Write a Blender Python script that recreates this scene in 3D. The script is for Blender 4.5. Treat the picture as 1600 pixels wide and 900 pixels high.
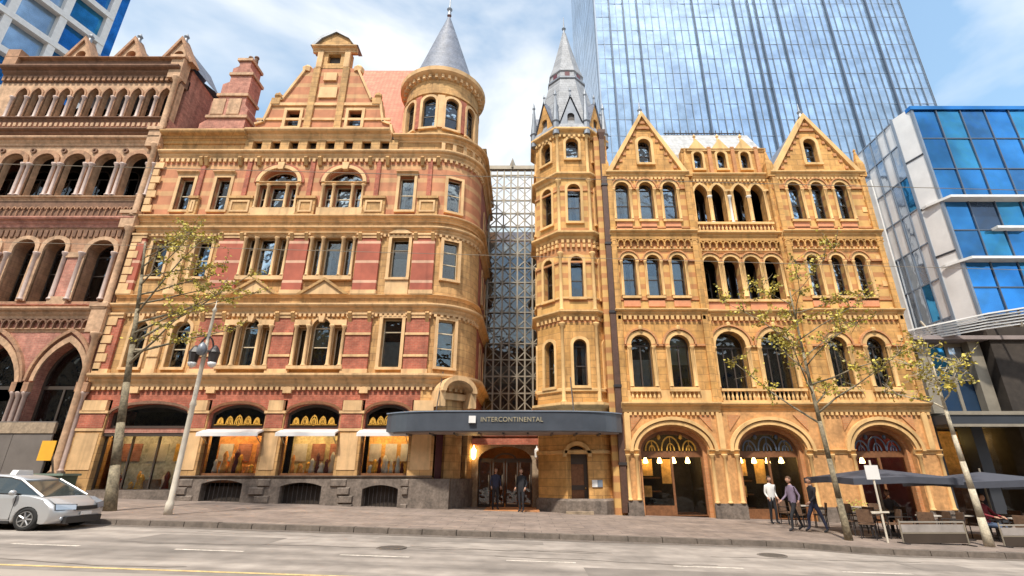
import bpy, bmesh, math, random
from mathutils import Vector, Matrix
from mathutils.geometry import tessellate_polygon
random.seed(7)
PI = math.pi
for o in list(bpy.data.objects): bpy.data.objects.remove(o)
SC = bpy.context.scene; COL = SC.collection
# ------------------------------------------------------------------ camera
cam = bpy.data.cameras.new('camera'); cam.sensor_width = 36; cam.lens = 17.39
cam.shift_x = -0.0125; cam.clip_start = 0.1; cam.clip_end = 3000
camo = bpy.data.objects.new('camera', cam); COL.objects.link(camo)
camo.location = (0, 0, 1.65); camo.rotation_euler = (PI/2 + math.atan(0.375), 0, 0)
SC.camera = camo
# ------------------------------------------------------------------ world, sun, exposure
SUN_EL, SUN_AZ = math.radians(58), math.radians(20)       # azimuth east of straight behind the camera
W = bpy.data.worlds.new('World'); SC.world = W; W.use_nodes = True
nt = W.node_tree; N = nt.nodes; L = nt.links; N.clear()
wo = N.new('ShaderNodeOutputWorld'); bg = N.new('ShaderNodeBackground'); bg.inputs['Strength'].default_value = 0.15
sky = N.new('ShaderNodeTexSky'); sky.sky_type = 'NISHITA'; sky.sun_disc = False
sky.sun_elevation = SUN_EL; sky.sun_rotation = PI - SUN_AZ; sky.air_density = 1.25; sky.dust_density = 1.2; sky.ozone_density = 1.3
tc = N.new('ShaderNodeTexCoord')
mp = N.new('ShaderNodeMapping'); mp.inputs['Scale'].default_value = (1.0, 1.0, 1.9); mp.inputs['Location'].default_value = (0.35, 0.15, 0.1)
nz = N.new('ShaderNodeTexNoise'); nz.inputs['Scale'].default_value = 1.9; nz.inputs['Detail'].default_value = 6; nz.inputs['Roughness'].default_value = 0.52; nz.inputs['Distortion'].default_value = 0.25
rp = N.new('ShaderNodeValToRGB'); rp.color_ramp.elements[0].position = 0.40; rp.color_ramp.elements[1].position = 0.60
rp.color_ramp.elements[0].color = (0.14,)*3 + (1,); rp.color_ramp.elements[1].color = (0.97,)*3 + (1,)
mx = N.new('ShaderNodeMix'); mx.data_type = 'RGBA'; mx.inputs['B'].default_value = (6.9, 6.95, 6.9, 1)
L.new(tc.outputs['Generated'], mp.inputs['Vector']); L.new(mp.outputs[0], nz.inputs['Vector']); L.new(nz.outputs['Fac'], rp.inputs[0])
L.new(rp.outputs[0], mx.inputs['Factor']); hs_ = N.new('ShaderNodeHueSaturation'); hs_.inputs['Hue'].default_value = 0.485; hs_.inputs['Saturation'].default_value = 1.15; hs_.inputs['Value'].default_value = 1.45; L.new(sky.outputs[0], hs_.inputs['Color']); L.new(hs_.outputs[0], mx.inputs['A']); L.new(mx.outputs['Result'], bg.inputs['Color']); L.new(bg.outputs[0], wo.inputs[0])
sl = bpy.data.lights.new('sun', 'SUN'); sl.energy = 4.6; sl.angle = math.radians(2.5); sl.color = (1.0, 0.93, 0.82)
so = bpy.data.objects.new('sun', sl); COL.objects.link(so); so.location = (-20, -60, 80)
sv = Vector((-math.sin(SUN_AZ)*math.cos(SUN_EL), -math.cos(SUN_AZ)*math.cos(SUN_EL), math.sin(SUN_EL)))
so.rotation_euler = sv.to_track_quat('Z', 'Y').to_euler()
SC.view_settings.view_transform = 'Standard'; SC.view_settings.look = 'None'
SC.view_settings.exposure = 0.24; SC.view_settings.gamma = 1.0; SC.view_settings.use_curve_mapping = False
SC.cycles.max_bounces = 6; SC.cycles.transparent_max_bounces = 12; SC.cycles.caustics_reflective = False; SC.cycles.caustics_refractive = False

# ------------------------------------------------------------------ materials
M = {}
def mat(name, col, rough=0.8, var=0.15, scale=1.5, bump=0.0, bscale=30, metal=0.0, spec=0.5, streak=0.0, brick=None, bands=None, coat=0.0, emit=None, lanes=0.0, flat=False):
    """procedural surface: base colour, broad tone noise, optional coursing, stripes, streaks and fine relief"""
    m = bpy.data.materials.new(name); m.use_nodes = True; n = m.node_tree.nodes; l = m.node_tree.links
    b = n['Principled BSDF']; b.inputs['Roughness'].default_value = rough; b.inputs['Metallic'].default_value = metal
    b.inputs['Specular IOR Level'].default_value = spec; b.inputs['Coat Weight'].default_value = coat
    M[name] = m
    g = n.new('ShaderNodeNewGeometry'); pos = g.outputs['Position']
    c = None
    if brick:
        c2, mort, bw, bh, ms = brick
        sp = n.new('ShaderNodeSeparateXYZ'); l.new(pos, sp.inputs[0])
        ad = n.new('ShaderNodeMath'); ad.operation = 'ADD'; l.new(sp.outputs[0], ad.inputs[0])
        if not flat: l.new(sp.outputs[1], ad.inputs[1])
        cb = n.new('ShaderNodeCombineXYZ'); l.new(ad.outputs[0], cb.inputs[0]); l.new(sp.outputs[1 if flat else 2], cb.inputs[1])
        bt = n.new('ShaderNodeTexBrick'); l.new(cb.outputs[0], bt.inputs['Vector'])
        bt.inputs['Color1'].default_value = (*col, 1); bt.inputs['Color2'].default_value = (*c2, 1); bt.inputs['Mortar'].default_value = (*mort, 1)
        bt.inputs['Scale'].default_value = 1; bt.inputs['Brick Width'].default_value = bw; bt.inputs['Row Height'].default_value = bh
        bt.inputs['Mortar Size'].default_value = ms; bt.inputs['Mortar Smooth'].default_value = 0.3; bt.inputs['Bias'].default_value = -0.1
        c = bt.outputs['Color']; brickfac = bt.outputs['Fac']
    if bands:
        c2, period, duty, off = bands
        sp = n.new('ShaderNodeSeparateXYZ'); l.new(pos, sp.inputs[0])
        a = n.new('ShaderNodeMath'); a.operation = 'ADD'; a.inputs[1].default_value = off + 50*period; l.new(sp.outputs[2], a.inputs[0])
        d = n.new('ShaderNodeMath'); d.operation = 'DIVIDE'; d.inputs[1].default_value = period; l.new(a.outputs[0], d.inputs[0])
        f = n.new('ShaderNodeMath'); f.operation = 'FRACT'; l.new(d.outputs[0], f.inputs[0])
        q = n.new('ShaderNodeMath'); q.operation = 'LESS_THAN'; q.inputs[1].default_value = duty; l.new(f.outputs[0], q.inputs[0])
        x = n.new('ShaderNodeMix'); x.data_type = 'RGBA'; x.inputs['A'].default_value = (*col, 1); x.inputs['B'].default_value = (*c2, 1)
        if c: l.new(c, x.inputs['A'])
        l.new(q.outputs[0], x.inputs['Factor']); c = x.outputs['Result']
    t = n.new('ShaderNodeTexNoise'); t.inputs['Scale'].default_value = scale; t.inputs['Detail'].default_value = 5; t.inputs['Roughness'].default_value = 0.6; l.new(pos, t.inputs['Vector'])
    mr = n.new('ShaderNodeMapRange'); mr.inputs['From Min'].default_value = 0.3; mr.inputs['From Max'].default_value = 0.7
    mr.inputs['To Min'].default_value = 1 - var; mr.inputs['To Max'].default_value = 1 + var; l.new(t.outputs['Fac'], mr.inputs['Value'])
    val = mr.outputs[0]
    if var >= 0.25:                                                # finer mottling of weathered masonry
        t5 = n.new('ShaderNodeTexNoise'); t5.inputs['Scale'].default_value = scale*4; t5.inputs['Detail'].default_value = 4; l.new(pos, t5.inputs['Vector'])
        m5 = n.new('ShaderNodeMapRange'); m5.inputs['From Min'].default_value = 0.35; m5.inputs['From Max'].default_value = 0.65
        m5.inputs['To Min'].default_value = 1 - var*0.4; m5.inputs['To Max'].default_value = 1 + var*0.3; l.new(t5.outputs['Fac'], m5.inputs['Value'])
        k5 = n.new('ShaderNodeMath'); k5.operation = 'MULTIPLY'; l.new(val, k5.inputs[0]); l.new(m5.outputs[0], k5.inputs[1]); val = k5.outputs[0]
    if streak:
        mpp = n.new('ShaderNodeMapping'); mpp.inputs['Scale'].default_value = (3.2, 3.2, 0.28); l.new(pos, mpp.inputs[0])
        t2 = n.new('ShaderNodeTexNoise'); t2.inputs['Scale'].default_value = 1.0; t2.inputs['Detail'].default_value = 4; l.new(mpp.outputs[0], t2.inputs['Vector'])
        m2 = n.new('ShaderNodeMapRange'); m2.inputs['From Min'].default_value = 0.5; m2.inputs['From Max'].default_value = 0.78
        m2.inputs['To Min'].default_value = 1; m2.inputs['To Max'].default_value = 1 - streak; l.new(t2.outputs['Fac'], m2.inputs['Value'])
        mm = n.new('ShaderNodeMath'); mm.operation = 'MULTIPLY'; l.new(val, mm.inputs[0]); l.new(m2.outputs[0], mm.inputs[1]); val = mm.outputs[0]
    if lanes:                                                      # wear and dirt drawn out along the street
        mpl = n.new('ShaderNodeMapping'); mpl.inputs['Scale'].default_value = (0.06, 1.5, 1.0); l.new(pos, mpl.inputs[0])
        t4 = n.new('ShaderNodeTexNoise'); t4.inputs['Scale'].default_value = 1.0; t4.inputs['Detail'].default_value = 5; l.new(mpl.outputs[0], t4.inputs['Vector'])
        m4 = n.new('ShaderNodeMapRange'); m4.inputs['From Min'].default_value = 0.3; m4.inputs['From Max'].default_value = 0.7
        m4.inputs['To Min'].default_value = 1 - lanes; m4.inputs['To Max'].default_value = 1 + lanes; l.new(t4.outputs['Fac'], m4.inputs['Value'])
        mm4 = n.new('ShaderNodeMath'); mm4.operation = 'MULTIPLY'; l.new(val, mm4.inputs[0]); l.new(m4.outputs[0], mm4.inputs[1]); val = mm4.outputs[0]
    vm = n.new('ShaderNodeVectorMath'); vm.operation = 'SCALE'; vm.inputs[0].default_value = col
    if c: l.new(c, vm.inputs[0])
    l.new(val, vm.inputs['Scale']); l.new(vm.outputs[0], b.inputs['Base Color'])
    if bump or brick:
        bp = n.new('ShaderNodeBump'); bp.inputs['Strength'].default_value = bump or 0.25; bp.inputs['Distance'].default_value = 0.02
        t3 = n.new('ShaderNodeTexNoise'); t3.inputs['Scale'].default_value = bscale; t3.inputs['Detail'].default_value = 3; l.new(pos, t3.inputs['Vector'])
        hh = t3.outputs['Fac']
        if brick:
            sb = n.new('ShaderNodeMath'); sb.operation = 'SUBTRACT'; l.new(hh, sb.inputs[0]); l.new(brickfac, sb.inputs[1]); hh = sb.outputs[0]
        l.new(hh, bp.inputs['Height']); l.new(bp.outputs[0], b.inputs['Normal'])
    if emit:
        b.inputs['Emission Color'].default_value = (*emit[0], 1); b.inputs['Emission Strength'].default_value = emit[1]
    return m
def glassmat(name, tint, refl, rough=0.02):
    """window glass: part sees through, part mirrors"""
    m = bpy.data.materials.new(name); m.use_nodes = True; n = m.node_tree.nodes; l = m.node_tree.links; n.clear()
    o = n.new('ShaderNodeOutputMaterial'); t = n.new('ShaderNodeBsdfTransparent'); t.inputs[0].default_value = (*tint, 1)
    g = n.new('ShaderNodeBsdfGlossy'); g.inputs['Roughness'].default_value = rough; g.inputs['Color'].default_value = (0.9, 0.95, 1, 1)
    g0 = n.new('ShaderNodeNewGeometry'); tn = n.new('ShaderNodeTexNoise'); tn.inputs['Scale'].default_value = 1.7; l.new(g0.outputs['Position'], tn.inputs['Vector']); bn = n.new('ShaderNodeBump'); bn.inputs['Strength'].default_value = 0.35; bn.inputs['Distance'].default_value = 0.06; l.new(tn.outputs['Fac'], bn.inputs['Height']); l.new(bn.outputs[0], g.inputs['Normal'])
    lw = n.new('ShaderNodeLayerWeight'); lw.inputs['Blend'].default_value = refl; x = n.new('ShaderNodeMixShader')
    l.new(lw.outputs['Fresnel'], x.inputs[0]); l.new(t.outputs[0], x.inputs[1]); l.new(g.outputs[0], x.inputs[2]); l.new(x.outputs[0], o.inputs[0])
    M[name] = m; return m

mat('stone_b', (0.53, 0.315, 0.125), 0.85, 0.26, 0.9, 0.3, 18, streak=0.4, brick=((0.46, 0.255, 0.10), (0.28, 0.16, 0.07), 0.75, 0.36, 0.012))
mat('trim_b', (0.67, 0.43, 0.215), 0.85, 0.24, 1.0, 0.25, 25, streak=0.4)
mat('brick_b', (0.35, 0.088, 0.05), 0.85, 0.3, 1.2, 0, 30, streak=0.25, brick=((0.43, 0.12, 0.07), (0.36, 0.18, 0.11), 0.24, 0.086, 0.009))
mat('band_b', (0.48, 0.20, 0.10), 0.85, 0.2, 1.2, 0.2, 25, streak=0.3, bands=((0.54, 0.305, 0.145), 0.86, 0.34, 0.2))
mat('stone_c', (0.59, 0.32, 0.105), 0.85, 0.26, 0.9, 0.3, 18, streak=0.38, brick=((0.50, 0.265, 0.075), (0.30, 0.16, 0.06), 0.72, 0.36, 0.012))
mat('trim_c', (0.70, 0.44, 0.185), 0.85, 0.24, 1.0, 0.25, 25, streak=0.4)
mat('brick_c', (0.50, 0.20, 0.075), 0.85, 0.18, 1.2, 0, 30, streak=0.2, brick=((0.58, 0.27, 0.11), (0.46, 0.28, 0.14), 0.24, 0.086, 0.009))
mat('band_c', (0.61, 0.365, 0.125), 0.85, 0.18, 1.2, 0.25, 25, streak=0.32, bands=((0.49, 0.225, 0.085), 0.66, 0.42, 0.05))
mat('panel_c', (0.62, 0.26, 0.13), 0.8, 0.2, 2, 0.2, 25)
mat('stone_a', (0.40, 0.22, 0.13), 0.85, 0.25, 1.3, 0.3, 18, streak=0.4, brick=((0.36, 0.20, 0.11), (0.25, 0.15, 0.09), 0.7, 0.33, 0.012))
mat('trim_a', (0.50, 0.315, 0.19), 0.85, 0.25, 1.8, 0.25, 25, streak=0.4)
mat('dark_a', (0.19, 0.10, 0.06), 0.85, 0.25, 1.8, 0.25, 25, streak=0.3)
mat('pink_a', (0.37, 0.14, 0.10), 0.85, 0.3, 1.2, 0.2, 25, streak=0.3, brick=((0.49, 0.21, 0.15), (0.42, 0.25, 0.18), 0.24, 0.086, 0.009))
mat('shaft_a', (0.46, 0.34, 0.29), 0.5, 0.2, 4)
mat('granite', (0.17, 0.135, 0.11), 0.8, 0.35, 2.5, 0.5, 14, streak=0.35)
mat('granite_light', (0.33, 0.25, 0.17), 0.8, 0.3, 2.5, 0.4, 14, streak=0.3)
mat('slate', (0.155, 0.175, 0.225), 0.55, 0.22, 2.0, 0, 20, streak=0.3, brick=((0.20, 0.215, 0.26), (0.09, 0.10, 0.13), 0.3, 0.22, 0.012))
mat('slate_mid', (0.27, 0.28, 0.30), 0.6, 0.22, 2.0, 0, 20, streak=0.3, brick=((0.32, 0.33, 0.345), (0.15, 0.155, 0.17), 0.3, 0.22, 0.012))
mat('slate_pale', (0.40, 0.40, 0.40), 0.6, 0.22, 2.0, 0, 20, streak=0.3, brick=((0.46, 0.455, 0.44), (0.22, 0.22, 0.22), 0.3, 0.22, 0.012))
mat('lead', (0.21, 0.23, 0.26), 0.45, 0.15, 2, 0.15, 12, metal=0.3)
mat('terracotta', (0.55, 0.16, 0.09), 0.7, 0.22, 2, 0, 20, brick=((0.62, 0.21, 0.12), (0.30, 0.09, 0.05), 0.26, 0.3, 0.02))
mat('frame_cream', (0.60, 0.50, 0.34), 0.6, 0.1)
mat('frame_dark', (0.055, 0.04, 0.03), 0.5, 0.15)
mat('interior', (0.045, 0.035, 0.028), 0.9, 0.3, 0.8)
mat('curtain', (0.62, 0.63, 0.62), 0.9, 0.18, 5)
mat('blind', (0.50, 0.47, 0.38), 0.9, 0.15, 3)
mat('iron', (0.035, 0.03, 0.03), 0.45, 0.2, 4)
mat('pipe', (0.085, 0.04, 0.025), 0.6, 0.25, 3)
mat('maroon', (0.11, 0.02, 0.025), 0.35, 0.2, 2)
mat('timber', (0.20, 0.085, 0.035), 0.5, 0.25, 3)
mat('gilt', (0.72, 0.40, 0.07), 0.45, 0.3, 5, metal=0.35)
mat('asphalt', (0.275, 0.24, 0.21), 0.9, 0.25, 0.5, 0.25, 60, lanes=0.32)
mat('paving', (0.245, 0.19, 0.155), 0.85, 0.26, 0.9, 0.15, 40, lanes=0.12, flat=True, brick=((0.205, 0.16, 0.135), (0.12, 0.095, 0.08), 1.0, 0.6, 0.012))
mat('kerb', (0.15, 0.122, 0.10), 0.8, 0.25, 2.2, 0.3, 25)
mat('concrete', (0.36, 0.315, 0.27), 0.9, 0.12, 0.6, 0.2, 40, lanes=0.12)
mat('paint_white', (0.58, 0.52, 0.45), 0.8, 0.35, 7)
mat('paint_yellow', (0.62, 0.45, 0.20), 0.8, 0.3, 5)
mat('canopy', (0.07, 0.082, 0.102), 0.4, 0.15, 1.2, metal=0.2, coat=0.2)
mat('soffit', (0.30, 0.25, 0.24), 0.6, 0.12, 2)
mat('steel', (0.31, 0.27, 0.21), 0.5, 0.15, 2, metal=0.3)
mat('white_metal', (0.72, 0.71, 0.69), 0.45, 0.1, 1.5)
mat('white_panel', (0.80, 0.79, 0.78), 0.35, 0.12, 0.6, metal=0.1, coat=0.3)
mat('letter', (0.36, 0.32, 0.22), 0.5, 0.05)
glassmat('glass', (0.82, 0.86, 0.86), 0.42)
glassmat('glass_shop', (0.92, 0.94, 0.92), 0.22)
def curtainwall(name, col, metal, rough=0.06, var=0.25, wav=0.8):
    m = mat(name, col, rough, var, 0.11, metal=metal, spec=0.8); n = m.node_tree.nodes; l = m.node_tree.links     # panes are never quite flat
    g0 = n.new('ShaderNodeNewGeometry'); tn = n.new('ShaderNodeTexNoise'); tn.inputs['Scale'].default_value = wav; tn.inputs['Detail'].default_value = 2; l.new(g0.outputs['Position'], tn.inputs['Vector'])
    bn = n.new('ShaderNodeBump'); bn.inputs['Strength'].default_value = 0.5; bn.inputs['Distance'].default_value = 0.10; l.new(tn.outputs['Fac'], bn.inputs['Height']); l.new(bn.outputs[0], n['Principled BSDF'].inputs['Normal'])
    return m
curtainwall('glass_tower', (0.33, 0.455, 0.60), 0.85, 0.2, 0.25, 0.25)
curtainwall('glass_tower_dark_reflection', (0.10, 0.22, 0.46), 0.9, 0.06, 0.3, 0.25)  # deeper blue stands in for the dark reflection on the chamfer
curtainwall('glass_blue', (0.04, 0.235, 0.58), 0.85, 0.07, 0.4)
curtainwall('glass_teal', (0.05, 0.30, 0.56), 0.85, 0.07, 0.4)
curtainwall('glass_dark', (0.05, 0.10, 0.19), 0.6, 0.08, 0.4)
curtainwall('glass_pale', (0.48, 0.54, 0.62), 0.8, 0.1, 0.3)
mat('mullion', (0.24, 0.29, 0.36), 0.5, 0.1, 1, metal=0.4)
mat('mullion_slate', (0.10, 0.13, 0.18), 0.5, 0.1, 1, metal=0.4)
mat('pier_c', (0.58, 0.30, 0.115), 0.8, 0.28, 1.6, 0.2, 18, streak=0.35)
mat('mullion_dark', (0.05, 0.055, 0.065), 0.5, 0.1, 1, metal=0.3)
mat('lamp_glow', (1, 0.75, 0.3), 0.5, 0.0, emit=((1, 0.62, 0.20), 14))
mat('spot_glow', (1, 0.8, 0.5), 0.5, 0.0, emit=((1, 0.72, 0.38), 60))
mat('wall_warm', (0.72, 0.42, 0.15), 0.8, 0.35, 1.8)
mat('white_cloth', (0.70, 0.66, 0.60), 0.8, 0.1)

# ------------------------------------------------------------------ mesh collector
WP = {}                                            # world position of roots that parent parts
class MB:
    def __init__(s): s.v = []; s.f = []
    def add(s, v, f):
        o = len(s.v); s.v += [tuple(p) for p in v]; s.f += [tuple(i + o for i in q) for q in f]; return s
    def box(s, x0, x1, y0, y1, z0, z1):
        return s.add([(x0,y0,z0),(x1,y0,z0),(x1,y1,z0),(x0,y1,z0),(x0,y0,z1),(x1,y0,z1),(x1,y1,z1),(x0,y1,z1)],
                     [(0,3,2,1),(4,5,6,7),(0,1,5,4),(1,2,6,5),(2,3,7,6),(3,0,4,7)])
    def plate(s, outer, holes, y0, y1, mtx=None):
        """a slab in the xz plane with openings, front at y0, back at y1"""
        loops = [list(outer)] + [list(h) for h in holes]
        tris = tessellate_polygon([[Vector((p[0], p[1], 0)) for p in lp] for lp in loops])
        flat = [p for lp in loops for p in lp]; n = len(flat)
        v = [(p[0], y0, p[1]) for p in flat] + [(p[0], y1, p[1]) for p in flat]
        f = []
        for a, b, c in tris:
            A, B, C = flat[a], flat[b], flat[c]
            if (B[0]-A[0])*(C[1]-A[1]) - (B[1]-A[1])*(C[0]-A[0]) < 0: b, c = c, b
            f += [(a, b, c), (a + n, c + n, b + n)]
        k = 0
        for i, lp in enumerate(loops):
            m = len(lp); ar = sum(lp[j][0]*lp[(j+1) % m][1] - lp[(j+1) % m][0]*lp[j][1] for j in range(m))
            for j in range(m):
                a, b = k + j, k + (j+1) % m
                if (ar > 0) == (i == 0): f.append((b, a, a + n, b + n))
                else: f.append((a, b, b + n, a + n))
            k += m
        if mtx: v = [mtx @ Vector(p) for p in v]
        return s.add(v, f)
    def ring(s, cx, cy, prof, seg=24, a0=0.0, a1=2*PI, caps=True):
        """profile of (radius, z) turned about a vertical axis"""
        full = abs(a1 - a0 - 2*PI) < 1e-6; m = seg if full else seg + 1; k = len(prof)
        v = []; f = []
        for i in range(m):
            a = a0 + (a1 - a0)*i/seg; c, q = math.cos(a), math.sin(a)
            v += [(cx + r*c, cy + r*q, z) for r, z in prof]
        for i in range(seg):
            i2 = (i + 1) % m
            for j in range(k - 1): f.append((i*k + j, i2*k + j, i2*k + j + 1, i*k + j + 1))
        if caps and full:
            if prof[0][0] > 1e-4: f.append(tuple(i*k for i in reversed(range(m))))
            if prof[-1][0] > 1e-4: f.append(tuple(i*k + k - 1 for i in range(m)))
        return s.add(v, f)
    def loop_ring(s, cx, cy, prof, seg, a0, a1):
        """closed cross-section (radius, z) turned through an arc, ends closed"""
        k = len(prof); v = []; f = []
        for i in range(seg + 1):
            a = a0 + (a1 - a0)*i/seg; c, q = math.cos(a), math.sin(a)
            v += [(cx + r*c, cy + r*q, z) for r, z in prof]
        for i in range(seg):
            for j in range(k): f.append((i*k + j, (i+1)*k + j, (i+1)*k + (j+1) % k, i*k + (j+1) % k))
        f += [tuple(range(k)), tuple(seg*k + j for j in reversed(range(k)))]
        return s.add(v, f)
    def sweep_x(s, prof, x0, x1):
        """closed cross-section (y, z) run along x"""
        k = len(prof)
        ar = sum(prof[j][0]*prof[(j+1) % k][1] - prof[(j+1) % k][0]*prof[j][1] for j in range(k))
        if ar < 0: prof = prof[::-1]
        v = [(x0, y, z) for y, z in prof] + [(x1, y, z) for y, z in prof]
        f = [(j, j + k, (j+1) % k + k, (j+1) % k)[::-1] for j in range(k)]
        f += [tuple(reversed(range(k))), tuple(range(k, 2*k))]
        return s.add(v, f)
    def tube(s, p0, p1, r0, r1=None, seg=8):
        r1 = r0 if r1 is None else r1; p0 = Vector(p0); p1 = Vector(p1); d = (p1 - p0).normalized()
        u = d.orthogonal().normalized(); w = d.cross(u); v = []
        for p, r in ((p0, r0), (p1, r1)):
            v += [p + (u*math.cos(2*PI*i/seg) + w*math.sin(2*PI*i/seg))*r for i in range(seg)]
        f = [(i, (i+1) % seg, (i+1) % seg + seg, i + seg) for i in range(seg)] + [tuple(reversed(range(seg))), tuple(range(seg, 2*seg))]
        return s.add(v, f)
    def path(s, pts, rad, seg=8):
        for a, b, r, q in zip(pts[:-1], pts[1:], rad[:-1], rad[1:]): s.tube(a, b, r, q, seg)
        return s
    def arch(s, cx, zs, w, rise, t, y0, y1, n=12, a0=0.0, a1=PI):
        """curved band of width t round an arched head (half ellipse)"""
        v = []; f = []
        for i in range(n + 1):
            a = a0 + (a1 - a0)*i/n; c, q = math.cos(a), math.sin(a)
            for k in (0, 1):
                X = cx + (w/2 + k*t)*c; Z = zs + (rise + k*t)*q
                v += [(X, y0, Z), (X, y1, Z)]
        for i in range(n):
            b = 4*i; d = b + 4
            f += [(b, b+2, d+2, d), (b+2, b+3, d+3, d+2), (b, d, d+1, b+1), (b+1, d+1, d+3, b+3)]
        f += [(0, 1, 3, 2), (4*n, 4*n+2, 4*n+3, 4*n+1)]
        return s.add(v, f)
    def mesh(s, name, material, smooth=False):
        me = bpy.data.meshes.new(name); me.from_pydata(s.v, [], s.f)
        if material: me.materials.append(M[material] if isinstance(material, str) else material)
        if smooth: me.polygons.foreach_set('use_smooth', [True]*len(me.polygons))
        me.validate(); me.update(); return me
def link(name, me, parent=None, loc=(0, 0, 0), rz=0.0):
    o = bpy.data.objects.new(name, me); COL.objects.link(o); o.parent = parent; o.location = loc; o.rotation_euler = (0, 0, rz); return o
def tag(o, label=None, cat=None, group=None, kind=None):
    if label: o['label'] = label
    if cat: o['category'] = cat
    if group: o['group'] = group
    if kind: o['kind'] = kind
    return o
def root(name, loc, label, cat, group=None, rz=0.0):
    o = link(name, None, None, loc, rz); WP[o] = Vector(loc); return tag(o, label, cat, group)
def part(name, mb, material, parent, smooth=False, kind=None):
    """a part whose vertices were given in world coordinates"""
    o = link(name, mb.mesh(name, material, smooth), parent, -WP.get(parent, Vector())); WP[o] = Vector((0, 0, 0))
    if kind: o['kind'] = kind
    return o
def sub(name, mb, material, parent, smooth=False, kind=None): return part(name, mb, material, parent, smooth, kind)
def copy_tree(o, parent=None):
    c = o.copy(); COL.objects.link(c); c.parent = parent
    for ch in o.children: copy_tree(ch, c)
    return c
def gz(x, y=20.0):                                   # pavement level: the street falls to the right
    x = max(-70, min(70, x)); return -0.03*x + 0.02 + max(0.0, min(y, 24.0) - 16)*0.005
def rz_(x): x = max(-70, min(70, x)); return -0.03*x - 0.12
# ---- outlines of openings, base centred at the origin
def outline(kind, w, h, rise=None, n=10):
    a = w/2
    if kind == 'rect': return [(-a, 0), (a, 0), (a, h), (-a, h)]
    if kind == 'round':
        r = a if rise is None else rise; zs = h - r
        return [(-a, 0), (a, 0)] + [(a*math.cos(PI*i/n), zs + r*math.sin(PI*i/n)) for i in range(n + 1)]
    if kind == 'seg':
        r = rise or w*0.2; R = (a*a + r*r)/(2*r); t = math.asin(a/R); zc = h - R
        return [(-a, 0), (a, 0)] + [(R*math.sin(t - 2*t*i/n), zc + R*math.cos(t - 2*t*i/n)) for i in range(n + 1)]
    if kind == 'point':
        k = 0.95; R = w*k; zr = math.sqrt(R*R - (R - a)**2); zs = h - zr; t = math.acos((R - a)/R); m = n//2
        rt = [(a - R + R*math.cos(t*i/m), zs + R*math.sin(t*i/m)) for i in range(m + 1)]
        return [(-a, 0), (a, 0)] + rt + [(-x, z) for x, z in rt[-2::-1]]
def shift(ol, x, z): return [(p + x, q + z) for p, q in ol]
def inset(ol, d, base=None):
    """shrink an outline by d; base is how far the bottom edge lifts"""
    xs = [p[0] for p in ol]; zs = [p[1] for p in ol]; w = max(xs) - min(xs); h = max(zs) - min(zs)
    kx = (w - 2*d)/w; b = d if base is None else base; kz = (h - d - b)/h; cx = (max(xs) + min(xs))/2
    return [(cx + (p - cx)*kx, min(zs) + b + (q - min(zs))*kz) for p, q in ol]
WC = {}
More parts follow.
